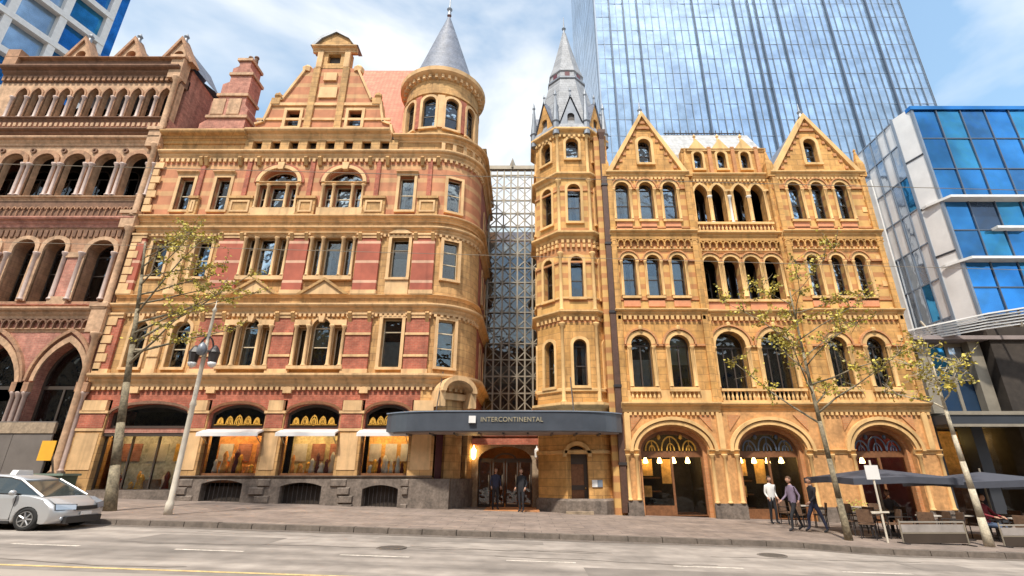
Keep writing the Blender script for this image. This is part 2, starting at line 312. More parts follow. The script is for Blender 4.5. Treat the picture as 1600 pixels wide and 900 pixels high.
def window(parent, kind, x, z, w, h, y, rise=None, rot=0.0, frame='frame_dark', trim=None, tw=0.16, tp=0.07, sill=True, rail=0.5, mull=0, curt=0, name='window', keystone=False, fw=0.055, glass='glass', transom=None, arch_only=False, reveal=0.28):
    """a glazed opening: frame with panes, surround, sill and now and then curtains; the origin is the opening's base on the wall face"""
    key = (kind, w, h, rise, frame, trim, tw, tp, sill, rail, mull, curt, keystone, fw, glass, transom, arch_only, reveal)
    if key not in WC:
        ol = outline(kind, w, h, rise); y0 = reveal
        f = MB(); f.plate(ol, [inset(ol, fw)], y0, y0 + 0.07)
        head = {'rect': 0, 'round': (w/2 if rise is None else rise), 'seg': rise or w*0.2, 'point': w*0.83}[kind]
        zs = h - head; tz = transom if transom is not None else (zs if kind != 'rect' else None)
        panes = []; d = 0.02
        if kind == 'rect' and tz is None: lows = (fw, h - fw)
        else:
            lows = (fw, tz - 0.03); f.box(-w/2 + fw, w/2 - fw, y0 + 0.003, y0 + 0.067, tz - 0.03, tz + 0.03)
            if kind == 'rect': panes.append(MB().box(-w/2 + fw, w/2 - fw, y0 + 0.03, y0 + 0.045, tz + 0.03, h - fw))
            else:
                hp = [p for p in inset(ol, fw) if p[1] > tz + 0.031]; xm = max(p[0] for p in hp)
                if len(hp) > 2: panes.append(MB().plate([(-xm, tz + 0.03), (xm, tz + 0.03)] + hp, [], y0 + 0.03, y0 + 0.045))
        zr = None
        if rail: zr = lows[0] + (lows[1] - lows[0])*rail; f.box(-w/2 + fw, w/2 - fw, y0 + 0.006, y0 + 0.064, zr - 0.025, zr + 0.025)
        xs = [-w/2 + fw] + [-w/2 + fw + (w - 2*fw)*i/(mull + 1) for i in range(1, mull + 1)] + [w/2 - fw]
        for xm in xs[1:-1]: f.box(xm - 0.03, xm + 0.03, y0 + 0.004, y0 + 0.066, lows[0], lows[1])
        zz = [lows[0]] + ([zr] if zr else []) + [lows[1]]
        for a, b in zip(xs[:-1], xs[1:]):
            for c, e in zip(zz[:-1], zz[1:]): panes.append(MB().box(a, b, y0 + 0.03, y0 + 0.045, c, e))
        cur = MB()
        if curt == 1:
            for s in (-1, 1):
                n = 6; ww = w*0.30
                for i in range(n):
                    xa = s*(w/2 - 0.02 - ww*i/n); xb = s*(w/2 - 0.02 - ww*(i+1)/n); q = 0.03*(i % 2)
                    cur.box(min(xa, xb), max(xa, xb), y0 + 0.15 + q, y0 + 0.19 + q, 0.02, lows[1])
        if curt == 2: cur.box(-w/2, w/2, y0 + 0.15, y0 + 0.17, h*0.45, h - 0.02)
        if curt == 3: cur.box(-w/2, w/2, y0 + 0.15, y0 + 0.17, 0.02, h*0.55)
        tr = None
        if trim:
            big = []
            if kind == 'rect' or arch_only is False:
                o2 = [(p[0]*(w + 2*tw)/w, p[1]*(h + tw)/h) for p in ol]
                big = o2
            tr = MB()
            if arch_only and kind != 'rect':
                up = [p for p in ol if p[1] >= zs - 1e-6]
                o2 = [(p[0]*(w + 2*tw)/w, zs + (p[1] - zs)*(head + tw)/head) for p in up]
                tr.plate([o2[0]] + o2[1:] + up[::-1], [], -tp, 0.05)
            else: tr.plate(band(big, ol), [], -tp, 0.05)
            if keystone: tr.plate([(-0.09, h - 0.04), (0.09, h - 0.04), (0.15, h + tw + 0.1), (-0.15, h + tw + 0.1)], [], -tp - 0.06, 0.04)
        si = MB().box(-w/2 - tw, w/2 + tw, -tp - 0.06, 0.2, -0.13, -0.002) if sill else None
        WC[key] = (f.mesh('window', frame), [p.mesh('pane', glass) for p in panes], cur.mesh('curtain', 'curtain' if curt in (1, 3) else 'blind') if curt else None,
                   tr.mesh('surround', trim) if tr else None, si.mesh('sill', trim or 'frame_cream') if si else None)
    fm, pm, cm, tm, sm = WC[key]
    o = link(name, fm, parent, Vector((x, y, z)) - WP.get(parent, Vector()), rot)
    for p in pm: link('pane', p, o)
    if cm: link('curtain', cm, o)
    if tm: link('surround', tm, o)
    if sm: link('sill', sm, o)
    return o
def band(big, ol):
    """frame outline open at the foot: from the outer foot round the head and back along the opening"""
    b = [big[1]] + big[2:] + [big[0]]
    i = [ol[1]] + ol[2:] + [ol[0]]
    return b + i[::-1]
def shafts(name, parent, lst, material, seg=9):
    """turned shafts, each an object of its own"""
    for x, y, z0, z1, r in lst: part(name, cyl_shaft(MB(), x, y, z0, z1, r, seg), material, parent, True)
def cyl_shaft(mb, x, y, z0, z1, r, seg=10, cap=True):
    pr = [(r*1.5, z0), (r*1.5, z0 + r*0.5), (r*1.15, z0 + r*1.0), (r, z0 + r*1.3), (r*0.9, z1 - r*2.4), (r*1.05, z1 - r*2.2), (r*1.15, z1 - r*1.6), (r*1.7, z1 - r*0.6), (r*1.7, z1)]
    return mb.ring(x, y, pr, seg)
CP = [(0, 0), (0.10, 0), (0.12, 0.25), (0.28, 0.45), (0.30, 0.62), (0.55, 0.72), (0.62, 0.85), (0.62, 1.0), (0, 1.0)]     # cornice profile: projection, height (unit)
def corn_prof(y, z0, h, p, back=0.1): return [(y + back, z0)] + [(y - a*p/0.62, z0 + b*h) for a, b in CP[1:-1]] + [(y + back, z0 + h)]
def dentils(mb, x0, x1, y, z0, z1, step, proj, fill=0.55):
    n = max(1, int(round((x1 - x0)/step))); st = (x1 - x0)/n
    for i in range(n): mb.box(x0 + st*(i + 0.5 - fill/2), x0 + st*(i + 0.5 + fill/2), y - proj, y + 0.02, z0, z1)
    return mb
def balustrade(parent, x0, x1, y, z0, z1, material, step=0.2, rail='balustrade'):
    r = MB().box(x0, x1, y - 0.09, y + 0.09, z1 - 0.12, z1).box(x0, x1, y - 0.09, y + 0.09, z0, z0 + 0.1)
    o = part(rail, r, material, parent)
    b = MB(); n = max(1, int((x1 - x0)/step)); st = (x1 - x0)/n; h = z1 - z0
    for i in range(n):
        b.ring(x0 + st*(i + 0.5), y, [(0.045, z0 + 0.1), (0.07, z0 + 0.1 + h*0.22), (0.03, z0 + h*0.6), (0.05, z1 - 0.12)], 6)
    part('baluster_row', b, material, o, kind='stuff')
    return o
# ================================================================== the ground
def sheet(name, xs, ys, zf, material, parent=None):
    v = [(x, y, zf(x, y)) for y in ys for x in xs]; n = len(xs)
    f = [(j*n + i, j*n + i + 1, (j+1)*n + i + 1, (j+1)*n + i) for j in range(len(ys) - 1) for i in range(n - 1)]
    return link(name, MB().add(v, f).mesh(name, material), parent)
tag(sheet('road', [-900, -70, -40, 0, 40, 70, 900], [-900, -40, 10, 25, 60, 900], lambda x, y: rz_(x), 'asphalt'), kind='structure')
def kerb_y(x):
    if x < 7.4: return 16.0
    if x > 9.8: return 15.05
    t = (x - 7.4)/2.4; return 16.0 - 0.95*(3*t*t - 2*t*t*t)
KX = [-90, -70, -40] + [-24 + i*1.0 for i in range(48)] + [40, 70, 90]
pv = MB(); v = []; f = []
for x in KX: v += [(x, kerb_y(x) + 0.3, gz(x, 16)), (x, 24, gz(x, 24)), (x, 90, gz(x, 24)), (x, kerb_y(x) + 0.3, rz_(x) - 0.3)]
for i in range(len(KX) - 1):
    a = 4*i; b = a + 4; f += [(a, b, b+1, a+1), (a+1, b+1, b+2, a+2), (a+3, b+3, b, a)]
pv.add(v, f); pav = tag(link('pavement', pv.mesh('pavement', 'paving')), kind='structure')
for i in range(46):                                             # kerb stones, each its own block
    xa, xb = -23.0 + i + 0.012, -22.0 + i - 0.012; k = MB(); dz = random.uniform(-0.006, 0.006)
    q = [(xa, kerb_y(xa)), (xb, kerb_y(xb)), (xb, kerb_y(xb) + 0.296), (xa, kerb_y(xa) + 0.296)]
    vv = [(x, y, rz_(x) - 0.2) for x, y in q] + [(x, y + (0.025 if n < 2 else 0), gz(x, 16) + 0.004 + dz) for n, (x, y) in enumerate(q)]
    k.add(vv, [(0,3,2,1),(4,5,6,7),(0,1,5,4),(1,2,6,5),(2,3,7,6),(3,0,4,7)])
    link('kerb_stone', k.mesh('kerb_stone', 'kerb'), pav)
gut = MB(); v = []; f = []
for x in KX: v += [(x, kerb_y(x) - 0.32, rz_(x) + 0.004), (x, kerb_y(x) + 0.05, rz_(x) + 0.004)]
for i in range(len(KX) - 1): f.append((2*i, 2*i + 2, 2*i + 3, 2*i + 1))
tag(link('gutter', gut.add(v, f).mesh('gutter', 'kerb')), kind='structure')
def strip(name, x0, x1, y0, y1, material, dz=0.004):
    xs = sorted({x0, x1} | {x for x in (-70, -40, 0, 40, 70) if x0 < x < x1})
    return tag(sheet(name, xs, [y0, y1], lambda x, y: rz_(x) + dz, material), kind='structure')
for i in range(14):
    x = -22 + i*3.6; strip('lane_marking', x, x + 1.5, 12.0, 12.11, 'paint_white')
strip('tram_lane_concrete', -70, 70, -3.0, 9.45, 'concrete')
strip('tram_lane_line', -70, 70, 9.75, 9.86, 'paint_yellow')
for y in (8.2, 6.75, 4.9, 3.45): strip('tram_rail', -70, 70, y, y + 0.09, 'steel', 0.008)

# ================================================================== gothic revival building with slate spire (right of the lane)
C = root('gothic_revival_building', (10, 24, -0.3), 'ornate golden stone gothic building with slate spire tower and two pointed gables', 'building')
CY = 24.0; BY = 23.78
LV = dict(g=4.34, c1=4.79, s1=8.75, f2=9.36, k2=12.65, f3=13.79, s3=17.13, top=17.5)
BAYS = [('l', 4.55, 9.15, BY), ('m', 9.15, 13.75, CY), ('r', 13.75, 19.0, BY)]
def storey(parent, x0, x1, z0, z1, y, wins, material, depth=0.5, fn=window, **kw):
    """one storey of wall with its openings cut and its windows set in"""
    holes = []
    for w in wins:
        d = dict(kw); d.update(w); x, z = d.pop('x'), d.pop('z'); kd = d.pop('kind', 'round')
        holes.append(shift(outline(kd, d['w'], d['h'], d.get('rise')), x, z))
        if not d.pop('open', False): fn(parent, kd, x, z, d.pop('w'), d.pop('h'), y, **d)
    part('wall', MB().plate([(x0, z0), (x1, z0), (x1, z1), (x0, z1)], holes, y, y + depth), material, parent)
rc = lambda: random.choice([0, 1, 1, 2, 3, 3])
# ground storey: three wide elliptical arches
gb = gz(10, 24) - 0.5
arch3 = [(6.80, 3.2), (11.31, 3.1), (16.45, 2.75)]
holes = [shift(outline('round', w, 3.72 - gb - 0.02, 1.12, 16), x, gb + 0.02) for x, w in arch3]
part('wall', MB().plate([(4.55, gb), (19.0, gb), (19.0, 4.34), (4.55, 4.34)], holes, BY, BY + 0.55), 'pier_c', C)
for x, w in arch3:
    hood = MB().arch(x, 2.6, w + 0.1, 1.17, 0.16, BY - 0.10, BY + 0.04, 20)
    hood.arch(x, 2.6, w + 0.52, 1.38, 0.15, BY - 0.17, BY + 0.04, 20)
    part('arch_moulding', hood, 'trim_c', C)
    vs = MB()                                                   # the stepped inner order
    vs.arch(x, 2.6, w - 0.34, 0.95, 0.18, BY + 0.3, BY + 0.5, 18)
    for s in (-1, 1): vs.box(x + s*(w/2 - 0.17) - 0.001, x + s*w/2 + 0.001, BY + 0.3, BY + 0.5, gb, 2.6) if s > 0 else vs.box(x - w/2 - 0.001, x - w/2 + 0.171, BY + 0.3, BY + 0.5, gb, 2.6)
    part('arch_order', vs, 'brick_c', C)
edges = [4.55] + [e for x, w in arch3 for e in (x - w/2, x + w/2)] + [19.0]
for a, b in zip(edges[0::2], edges[1::2]):                        # imposts and pier bases
    m = MB().sweep_x(corn_prof(BY, 2.48, 0.2, 0.13), a - 0.02, b + 0.02); part('impost', m, 'trim_c', C)
    m = MB(); zb = gz((a + b)/2, 24); m.box(a - 0.03, b + 0.03, BY - 0.12, BY + 0.02, gb, zb + 0.52); m.box(a - 0.02, b + 0.02, BY - 0.08, BY + 0.02, zb + 0.52, zb + 0.62)
    part('pier_base', m, 'granite', C)
    n = 2 if b - a > 1.2 else 1                                   # engaged shafts on the piers
    shafts('engaged_shaft', C, [(a + 0.12 + (b - a - 0.24)*i/n, BY - 0.02, zb + 0.62, 2.48, 0.085) for i in range(n + 1)], 'trim_c')
for i in range(4):                                               # spandrel panels and small pilasters between the arches
    xx = [4.75, 9.05, 13.75, 18.6][i]
    m = MB().box(xx - 0.13, xx + 0.13, BY - 0.12, BY + 0.02, 2.7, 4.3); part('pilaster', m, 'trim_c', C)
for x, w in arch3:
    for s in (-1, 1): part('spandrel_panel', MB().plate([(x + s*(w/2 + 0.28), 4.22), (x + s*(w/2 - 0.32), 4.22), (x + s*(w/2 + 0.28), 3.5)], [], BY - 0.04, BY + 0.01), 'brick_c', C)
# shop fronts inside the arches
def shop_front(x, w, seed):
    r = random.Random(seed); zb = gz(x, 24) + 0.02; y = BY + 0.5
    fr = MB(); ww = w - 0.34
    fr.plate(shift(outline('round', ww, 3.55 - zb, 0.95, 16), x, zb), [shift(outline('rect', ww/2 - 0.1, 2.42 - zb - 0.5), x - ww/4, zb + 0.42), shift(outline('rect', ww/2 - 0.1, 2.42 - zb - 0.1), x + ww/4, zb + 0.04),
             [(px*0.9 + x*0.1, 2.62 + (pz - 2.62)*0.86) for px, pz in shift(outline('round', ww, 3.5 - 2.62 + 0.001, 0.88, 16), x, 2.62)[2:]]], y, y + 0.09)
    o = part('shop_front', fr, 'timber', C)
    sub('pane', MB().box(x - ww/2 + 0.05, x - 0.05, y + 0.03, y + 0.045, zb + 0.42, 2.4), 'glass_shop', o)
    sub('pane', MB().box(x + 0.05, x + ww/2 - 0.05, y + 0.03, y + 0.045, zb + 0.04, 2.4), 'glass_shop', o)
    sub('pane', MB().plate([(px*0.92 + x*0.08, 2.62 + (pz - 2.62)*0.88) for px, pz in shift(outline('round', ww, 0.89, 0.88, 16), x, 2.62)[2:]], [], y + 0.03, y + 0.045), 'glass_shop', o)
    return o, y, zb
for k, (x, w) in enumerate(arch3):
    o, y, zb = shop_front(x, w, k)
    grille = MB()                                                # scrolled fanlight
    for i in range(3):
        cx = x + (i - 1)*w*0.27; rr = 0.42 if i != 1 else 0.6
        grille.arch(cx, 2.64, rr*1.3, rr, 0.06, y - 0.05, y - 0.01, 12); grille.arch(cx, 2.64, rr*0.5, rr*0.5, 0.05, y - 0.05, y - 0.01, 10)
        grille.tube((cx, y - 0.03, 2.64), (cx, y - 0.03, 2.64 + rr), 0.025, seg=6)
    for s in (-1, 1): grille.ring(x + s*w*0.16, y - 0.03, [(0.001, 3.12), (0.07, 3.18), (0.09, 3.25), (0.07, 3.32), (0.001, 3.38)], 8)
    part('fanlight_grille', grille, 'gilt' if k == 0 else 'mullion_slate', C)
    room = MB().box(x - w/2, x + w/2, y + 2.4, y + 2.5, gb, 4.2); room.box(x - w/2 - 0.1, x - w/2 + 0.02, y + 0.1, y + 2.5, gb, 4.2); room.box(x + w/2 - 0.02, x + w/2 + 0.1, y + 0.1, y + 2.5, gb, 4.2)
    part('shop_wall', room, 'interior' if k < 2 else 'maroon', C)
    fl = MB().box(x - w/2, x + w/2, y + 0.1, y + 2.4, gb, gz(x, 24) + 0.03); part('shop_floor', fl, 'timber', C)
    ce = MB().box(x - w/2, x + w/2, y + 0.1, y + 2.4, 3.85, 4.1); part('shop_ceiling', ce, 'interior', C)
    if k < 2:
        for q, (bx, bw, b0, b1) in enumerate(((-0.30, 0.62, 1.55, 2.3), (0.02, 0.5, 1.2, 2.3), (-0.3, 0.5, 0.6, 1.1))): part('glow_board', MB().box(x + bx*w - bw/2, x + bx*w + bw/2, y + 1.1 + 0.1*q, y + 1.15 + 0.1*q, b0 + zb*0, b1), 'wall_warm', C)  # added boards whose golden colour stands in for the glow in the arches
    for q in (-0.3, 0.0, 0.3): part('ceiling_spot', MB().ring(x + q*w, y + 0.7, [(0.05, 3.86), (0.1, 3.75), (0.001, 3.74)], 8), 'spot_glow', C)
    sh = MB()
    for q in range(3): sh.box(x - w/2 + 0.1, x - 0.1, y + 1.9, y + 2.3, zb + 0.3 + q*0.62, zb + 0.36 + q*0.62)
    part('shelf', sh, 'timber', C)
    for q in range(4 if k < 2 else 2):
        lx = x - w*0.32 + q*w*0.21; m = MB().ring(lx, y + 0.8, [(0.02, 2.45), (0.11, 2.2), (0.12, 2.12), (0.001, 2.1)], 10)
        lm = part('pendant_lamp', m, 'lamp_glow', C)
        part('cord', MB().tube((lx, y + 0.8, 2.45), (lx, y + 0.8, 3.9), 0.008, seg=5), 'iron', lm)
# first cornice, balcony fronts
def front_course(name, z0, h, p, material, bays=BAYS, fn=None):
    for q, x0, x1, y in bays: part(name, MB().sweep_x(corn_prof(y, z0, h, p), x0 + (0.0 if q == 'm' else -0.03), x1 + (0.0 if q == 'm' else 0.03)), material, C)
front_course('cornice', LV['g'], 0.45, 0.32, 'trim_c')
for q, x0, x1, y in BAYS: part('dentil_course', dentils(MB(), x0 + 0.05, x1 - 0.05, y, 4.2, 4.34, 0.22, 0.1), 'trim_c', C, kind='stuff')
# first floor
ft = dict(trim='trim_c', tw=0.2, tp=0.08)
W1 = {'l': [dict(x=5.72, z=5.5, w=1.0, h=2.58), dict(x=7.6, z=5.5, w=1.0, h=2.58)],
      'm': [dict(x=10.2, z=4.82, w=1.5, h=3.5), dict(x=12.45, z=4.82, w=1.5, h=3.5)],
      'r': [dict(x=15.35, z=5.5, w=0.95, h=2.5), dict(x=17.25, z=5.5, w=0.95, h=2.5)]}
W2 = {'l': [dict(x=x, z=10.12, w=0.68, h=2.3) for x in (5.45, 6.7, 8.0)], 'm': [dict(x=x, z=10.0, w=0.80, h=2.42) for x in (9.80, 10.88, 11.96, 13.04)],
      'r': [dict(x=x, z=10.12, w=0.62, h=2.3) for x in (15.05, 16.33, 17.55)]}
W3 = {'l': [dict(x=x, z=14.5, w=0.76, h=2.36) for x in (5.38, 6.70, 8.0)], 'm': [dict(x=x, z=14.45, w=0.74, h=2.4, kind='point') for x in (9.80, 10.75, 11.97, 12.92)],
      'r': [dict(x=x, z=14.5, w=0.70, h=2.36) for x in (14.92, 16.2, 17.5)]}
for q, x0, x1, y in BAYS:
    storey(C, x0, x1, LV['c1'], LV['s1'], y, [dict(w_, curt=(rc() if q != 'm' else 0), mull=1 if q != 'm' else 2, rail=0, frame='frame_dark') for w_ in W1[q]], 'stone_c', sill=(q != 'm'), reveal=0.28 if q != 'm' else 0.45, **ft)
    storey(C, x0, x1, LV['f2'], LV['k2'], y, [dict(w_, curt=rc() if q != 'm' else 0) for w_ in W2[q]], 'band_c', rail=0.5, reveal=0.28 if q != 'm' else 1.3, trim='trim_c', tw=0.14, tp=0.07)
    storey(C, x0, x1, LV['f3'], LV['s3'], y, [dict(w_, curt=rc() if q != 'm' else 0) for w_ in W3[q]], 'band_c' if q != 'm' else 'stone_c', rail=0.5, reveal=0.28 if q != 'm' else 1.3, trim='trim_c', tw=0.14, tp=0.07)
    # bands between
    part('string_course', MB().sweep_x(corn_prof(y, 9.05, 0.34, 0.28), x0 - 0.02*(q != 'm'), x1 + 0.02*(q != 'm')), 'trim_c', C)
    part('frieze', MB().box(x0, x1, y, y + 0.5, LV['s1'], 9.05), 'brick_c', C); part('frieze', MB().box(x0, x1, y, y + 0.45, 9.05, LV['f2']), 'trim_c', C)
    part('dentil_course', dentils(MB(), x0 + 0.05, x1 - 0.05, y, 8.86, 9.06, 0.26, 0.14), 'trim_c', C, kind='stuff')
    part('string_course', MB().sweep_x(corn_prof(y, 13.42, 0.37, 0.32), x0 - 0.02*(q != 'm'), x1 + 0.02*(q != 'm')), 'trim_c', C)
    part('frieze', MB().box(x0, x1, y, y + 0.5, LV['k2'], 13.42), 'brick_c', C); part('frieze', MB().box(x0, x1, y, y + 0.45, 13.42, LV['f3']), 'trim_c', C)
    m = MB(); n = int((x1 - x0)/0.34); st = (x1 - x0)/n          # corbelled arcade under the string course
    for i in range(n):
        cx = x0 + st*(i + 0.5); m.arch(cx, 13.12, st*0.62, st*0.31, st*0.19, y - 0.16, y + 0.02, 6); m.box(x0 + st*i - 0.04 if i else x0, x0 + st*i + 0.04, y - 0.16, y + 0.02, 12.86, 13.14)
    m.box(x0, x1, y - 0.16, y + 0.02, 13.28, 13.42)
    part('corbel_table', m, 'stone_c', C, kind='stuff')
    part('string_course', MB().sweep_x(corn_prof(y, 12.62, 0.14, 0.1), x0, x1), 'trim_c', C)
    part('string_course', MB().sweep_x(corn_prof(y, LV['s3'], 0.37, 0.24), x0 - 0.02*(q != 'm'), x1 + 0.02*(q != 'm')), 'trim_c', C)
    part('frieze', MB().box(x0, x1, y + 0.1, y + 0.5, LV['s3'], 17.5), 'stone_c', C)
    # impost bands through the arched windows
    for lst, zz in ((W1[q], 7.5), (W2[q], 12.05), (W3[q], 16.4)):
        es = [x0] + [e for w_ in lst for e in (w_['x'] - w_['w']/2 - 0.02, w_['x'] + w_['w']/2 + 0.02)] + [x1]
        for a, b in zip(es[0::2], es[1::2]):
            if b - a > 0.12: part('impost', MB().box(a, b, y - 0.10, y + 0.02, zz, zz + 0.11), 'brick_c' if q != 'm' else 'trim_c', C)
    # shafts between arched windows
    for lst, zz0, zz1, rr in ((W1[q], 5.52, 7.5, 0.075), (W2[q], 10.14, 12.05, 0.06), (W3[q], 14.52, 16.4, 0.06)):
        for w_ in lst:
            shafts('window_shaft', C, [(w_['x'] + s*(w_['w']/2 + 0.09), y - 0.06, zz0, zz1, rr) for s in (-1, 1)], 'trim_c', 8)
    # panelled sills under second and third floor windows
    for w_ in W2[q] + W3[q]:
        z_ = w_['z']; part('apron_panel', MB().box(w_['x'] - 0.42, w_['x'] + 0.42, y - 0.05, y + 0.02, z_ - 0.56, z_ - 0.14), 'panel_c', C)
for q, x0, x1, y in BAYS:                                        # balcony balustrades at first floor
    if q == 'm': balustrade(C, x0 + 0.25, x1 - 0.25, y - 0.13, 4.80, 5.45, 'trim_c')
    else:
        for w_ in W1[q]: balustrade(C, w_['x'] - 0.72, w_['x'] + 0.72, y - 0.13, 4.80, 5.40, 'trim_c')
        part('apron', MB().box(x0 + 0.02, x1 - 0.02, y - 0.05, y + 0.02, 4.80, 5.36), 'trim_c', C)
balustrade(C, 9.35, 13.5, CY - 0.1, 13.8, 14.4, 'trim_c')
for xx in (9.17, 13.6): part('pier', MB().box(xx - 0.02, xx + 0.18, CY - 0.18, CY + 0.02, 4.8, 17.1), 'stone_c', C)
shafts('loggia_column', C, [(xx, CY - 0.02, 14.42, 16.1, 0.085) for xx in (10.275, 11.36, 12.445)], 'white_cloth', 8)
# gables
def gable(cx, hw, apex, y):
    m = MB().plate([(cx - hw, 17.5), (cx + hw, 17.5), (cx, apex)], [shift(outline('round', 0.72, 1.65), cx, 18.1)], y, y + 0.45); part('gable_wall', m, 'stone_c', C)
    window(C, 'round', cx, 18.1, 0.72, 1.65, y, trim='trim_c', tw=0.16, tp=0.08, rail=0.5, curt=2)
    d = (apex - 17.5)/hw
    for s in (-1, 1):                                             # coping stones and stepped brick trim along the rake
        ox = cx + s*(hw + 0.12); co = MB().plate([(ox, 17.42), (cx, apex + 0.22), (cx, apex - 0.16), (ox - s*0.30, 17.42)], [], y - 0.16, y + 0.55); part('coping', co, 'trim_c', C)
        bb = MB(); n = 9
        for i in range(n):
            t = (i + 0.6)/n; bx = cx + s*hw*(1 - t)*0.9; bz = 17.5 + (apex - 17.5)*t - 0.32; bb.box(bx - 0.09, bx + 0.09, y - 0.06, y + 0.01, bz - 0.13, bz + 0.05)
        part('corbel_steps', bb, 'brick_c', C, kind='stuff')
        pr = MB().box(ox - 0.2, ox + 0.2, y - 0.14, y + 0.3, 17.2, 18.0); pr.ring(ox, y + 0.08, [(0.27, 18.0), (0.27, 18.1), (0.16, 18.35), (0.05, 18.95), (0.09, 19.0), (0.001, 19.15)], 4, PI/4, 2*PI + PI/4)
        part('pinnacle', pr, 'stone_c', C)
    part('apex_band', MB().box(cx - 0.42, cx + 0.42, y - 0.09, y + 0.02, apex - 1.02, apex - 0.86), 'brick_c', C)
    part('finial', MB().ring(cx, y + 0.15, [(0.16, apex + 0.1), (0.1, apex + 0.35), (0.15, apex + 0.5), (0.06, apex + 0.62), (0.03, apex + 1.0), (0.001, apex + 1.15)], 8), 'lead', C)
    part('gable_roof', MB().add([(cx - hw, y + 0.46, 17.5), (cx, y + 0.46, apex - 0.05), (cx + hw, y + 0.46, 17.5), (cx - hw, y + 9, 17.5), (cx, y + 9, apex - 0.05), (cx + hw, y + 9, 17.5)], [(0, 1, 4, 3), (1, 2, 5, 4), (0, 2, 1), (3, 4, 5)]), 'slate', C)
gable(6.85, 2.2, 21.45, BY); gable(16.35, 2.45, 21.3, BY)
# attic between the gables: three arched dormers before a pale slate mansard with iron cresting
AX = (9.98, 11.33, 12.68)
part('attic_wall', MB().plate([(9.05, 17.5), (13.95, 17.5), (13.95, 19.25), (9.05, 19.25)], [shift(outline('round', 0.5, 1.15), x, 17.95) for x in AX], CY + 0.12, CY + 0.5), 'stone_c', C)
for x in AX:
    window(C, 'round', x, 17.95, 0.5, 1.15, CY + 0.12, trim='trim_c', tw=0.12, tp=0.08, rail=0)
    part('dormer_gable', MB().plate([(x - 0.62, 19.15), (x + 0.62, 19.15), (x, 19.98)], [], CY + 0.02, CY + 0.6), 'trim_c', C)
    part('dormer_finial', MB().ring(x, CY + 0.2, [(0.07, 19.9), (0.05, 20.15), (0.1, 20.25), (0.001, 20.45)], 6), 'trim_c', C)
    part('dormer_pier', MB().box(x + 0.58, x + 0.78, CY - 0.02, CY + 0.2, 17.5, 19.4), 'brick_c', C)
part('attic_coping', MB().sweep_x(corn_prof(CY + 0.12, 19.1, 0.2, 0.14), 9.05, 13.95), 'trim_c', C)
part('mansard_roof', MB().add([(8.6, CY + 0.5, 19.25), (14.2, CY + 0.5, 19.25), (14.2, CY + 2.2, 21.9), (8.6, CY + 2.2, 21.9), (8.6, CY + 9, 21.9), (14.2, CY + 9, 21.9), (8.6, CY + 9, 17.4), (14.2, CY + 9, 17.4), (8.6, CY + 0.5, 17.4), (14.2, CY + 0.5, 17.4)],
     [(0, 1, 2, 3), (3, 2, 5, 4), (4, 5, 7, 6), (8, 0, 3, 4, 6), (1, 9, 7, 5, 2), (8, 9, 1, 0)]), 'slate_pale', C)
m = MB().box(8.9, 13.9, CY + 2.2, CY + 2.26, 22.05, 22.1).box(8.9, 13.9, CY + 2.2, CY + 2.26, 21.88, 21.95)
for i in range(26): m.box(9.0 + i*0.19, 9.04 + i*0.19, CY + 2.21, CY + 2.25, 21.9, 22.3 if i % 2 else 22.1)
part('roof_cresting', m, 'iron', C)
# main body behind the front, floors, side wall
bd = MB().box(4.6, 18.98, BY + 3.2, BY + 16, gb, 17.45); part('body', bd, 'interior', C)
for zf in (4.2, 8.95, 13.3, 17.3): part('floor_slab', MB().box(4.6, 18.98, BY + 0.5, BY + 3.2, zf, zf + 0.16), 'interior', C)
part('side_wall', MB().box(18.6, 18.996, BY + 0.5, BY + 16, gb, 17.5), 'brick_c', C)
part('roof_deck', MB().box(4.5, 18.98, BY + 0.5, BY + 16, 17.46, 17.5), 'lead', C)
for i in range(17):                                               # quoins on the right corner
    if 4.9 + i*0.72 < 17: part('quoin', MB().box(18.62 if i % 2 else 18.42, 19.03, BY - 0.035, BY + 0.02, 4.9 + i*0.72, 5.2 + i*0.72), 'trim_c', C)
# ---- octagonal corner tower
TX, TY, TA = 2.72, 25.95, 2.05
oct_r = lambda a: a/math.cos(PI/8)
def tower_face(k):                                                # k=0 front, -1 left-front, +1 right-front
    a = -PI/2 + k*PI/4; cx, cy = TX + TA*math.cos(a), TY + TA*math.sin(a)
    return Matrix.Translation((cx, cy, 0)) @ Matrix.Rotation(a + PI/2, 4, 'Z'), a + PI/2
hs = TA*math.tan(PI/8)
TW = [(gb, 4.34, 'stone_c'), (4.79, 8.75, 'stone_c'), (9.36, 12.65, 'band_c'), (13.79, 17.13, 'band_c'), (17.5, 20.2, 'stone_c')]
TWIN = [None, dict(z=5.6, w=0.66, h=2.3, kind='round'), dict(z=10.1, w=0.64, h=2.3, kind='round'), dict(z=14.45, w=0.72, h=2.36, kind='round'), dict(z=18.5, w=0.72, h=1.4, kind='round')]
for k in range(-3, 5):
    mtx, rot = tower_face(k)
    for (z0, z1, mt), wd in zip(TW, TWIN):
        hl = []
        if wd and k in (-2, -1, 0, 1): hl = [shift(outline(wd['kind'], wd['w'], wd['h']), 0, wd['z'])]
        if not wd and k == 0: hl = [shift(outline('round', 0.95, 2.85), -0.32, gz(2, 24))]
        part('wall', MB().plate([(-hs, z0), (hs, z0), (hs, z1), (-hs, z1)], hl, 0, 0.35, mtx), mt, C)
        if wd and hl:
            p = mtx @ Vector((0, 0, wd['z'])); window(C, wd['kind'], p.x, p.z, wd['w'], wd['h'], p.y, rot=rot, trim='trim_c', tw=0.14, tp=0.07, rail=0.5, curt=random.choice([0, 1, 2]))
def octring(name, prof, material, kind=None): return part(name, MB().ring(TX, TY, [(oct_r(TA + a), z) for a, z in prof], 8, PI/8, 2*PI + PI/8, caps=False), material, C, kind=kind)
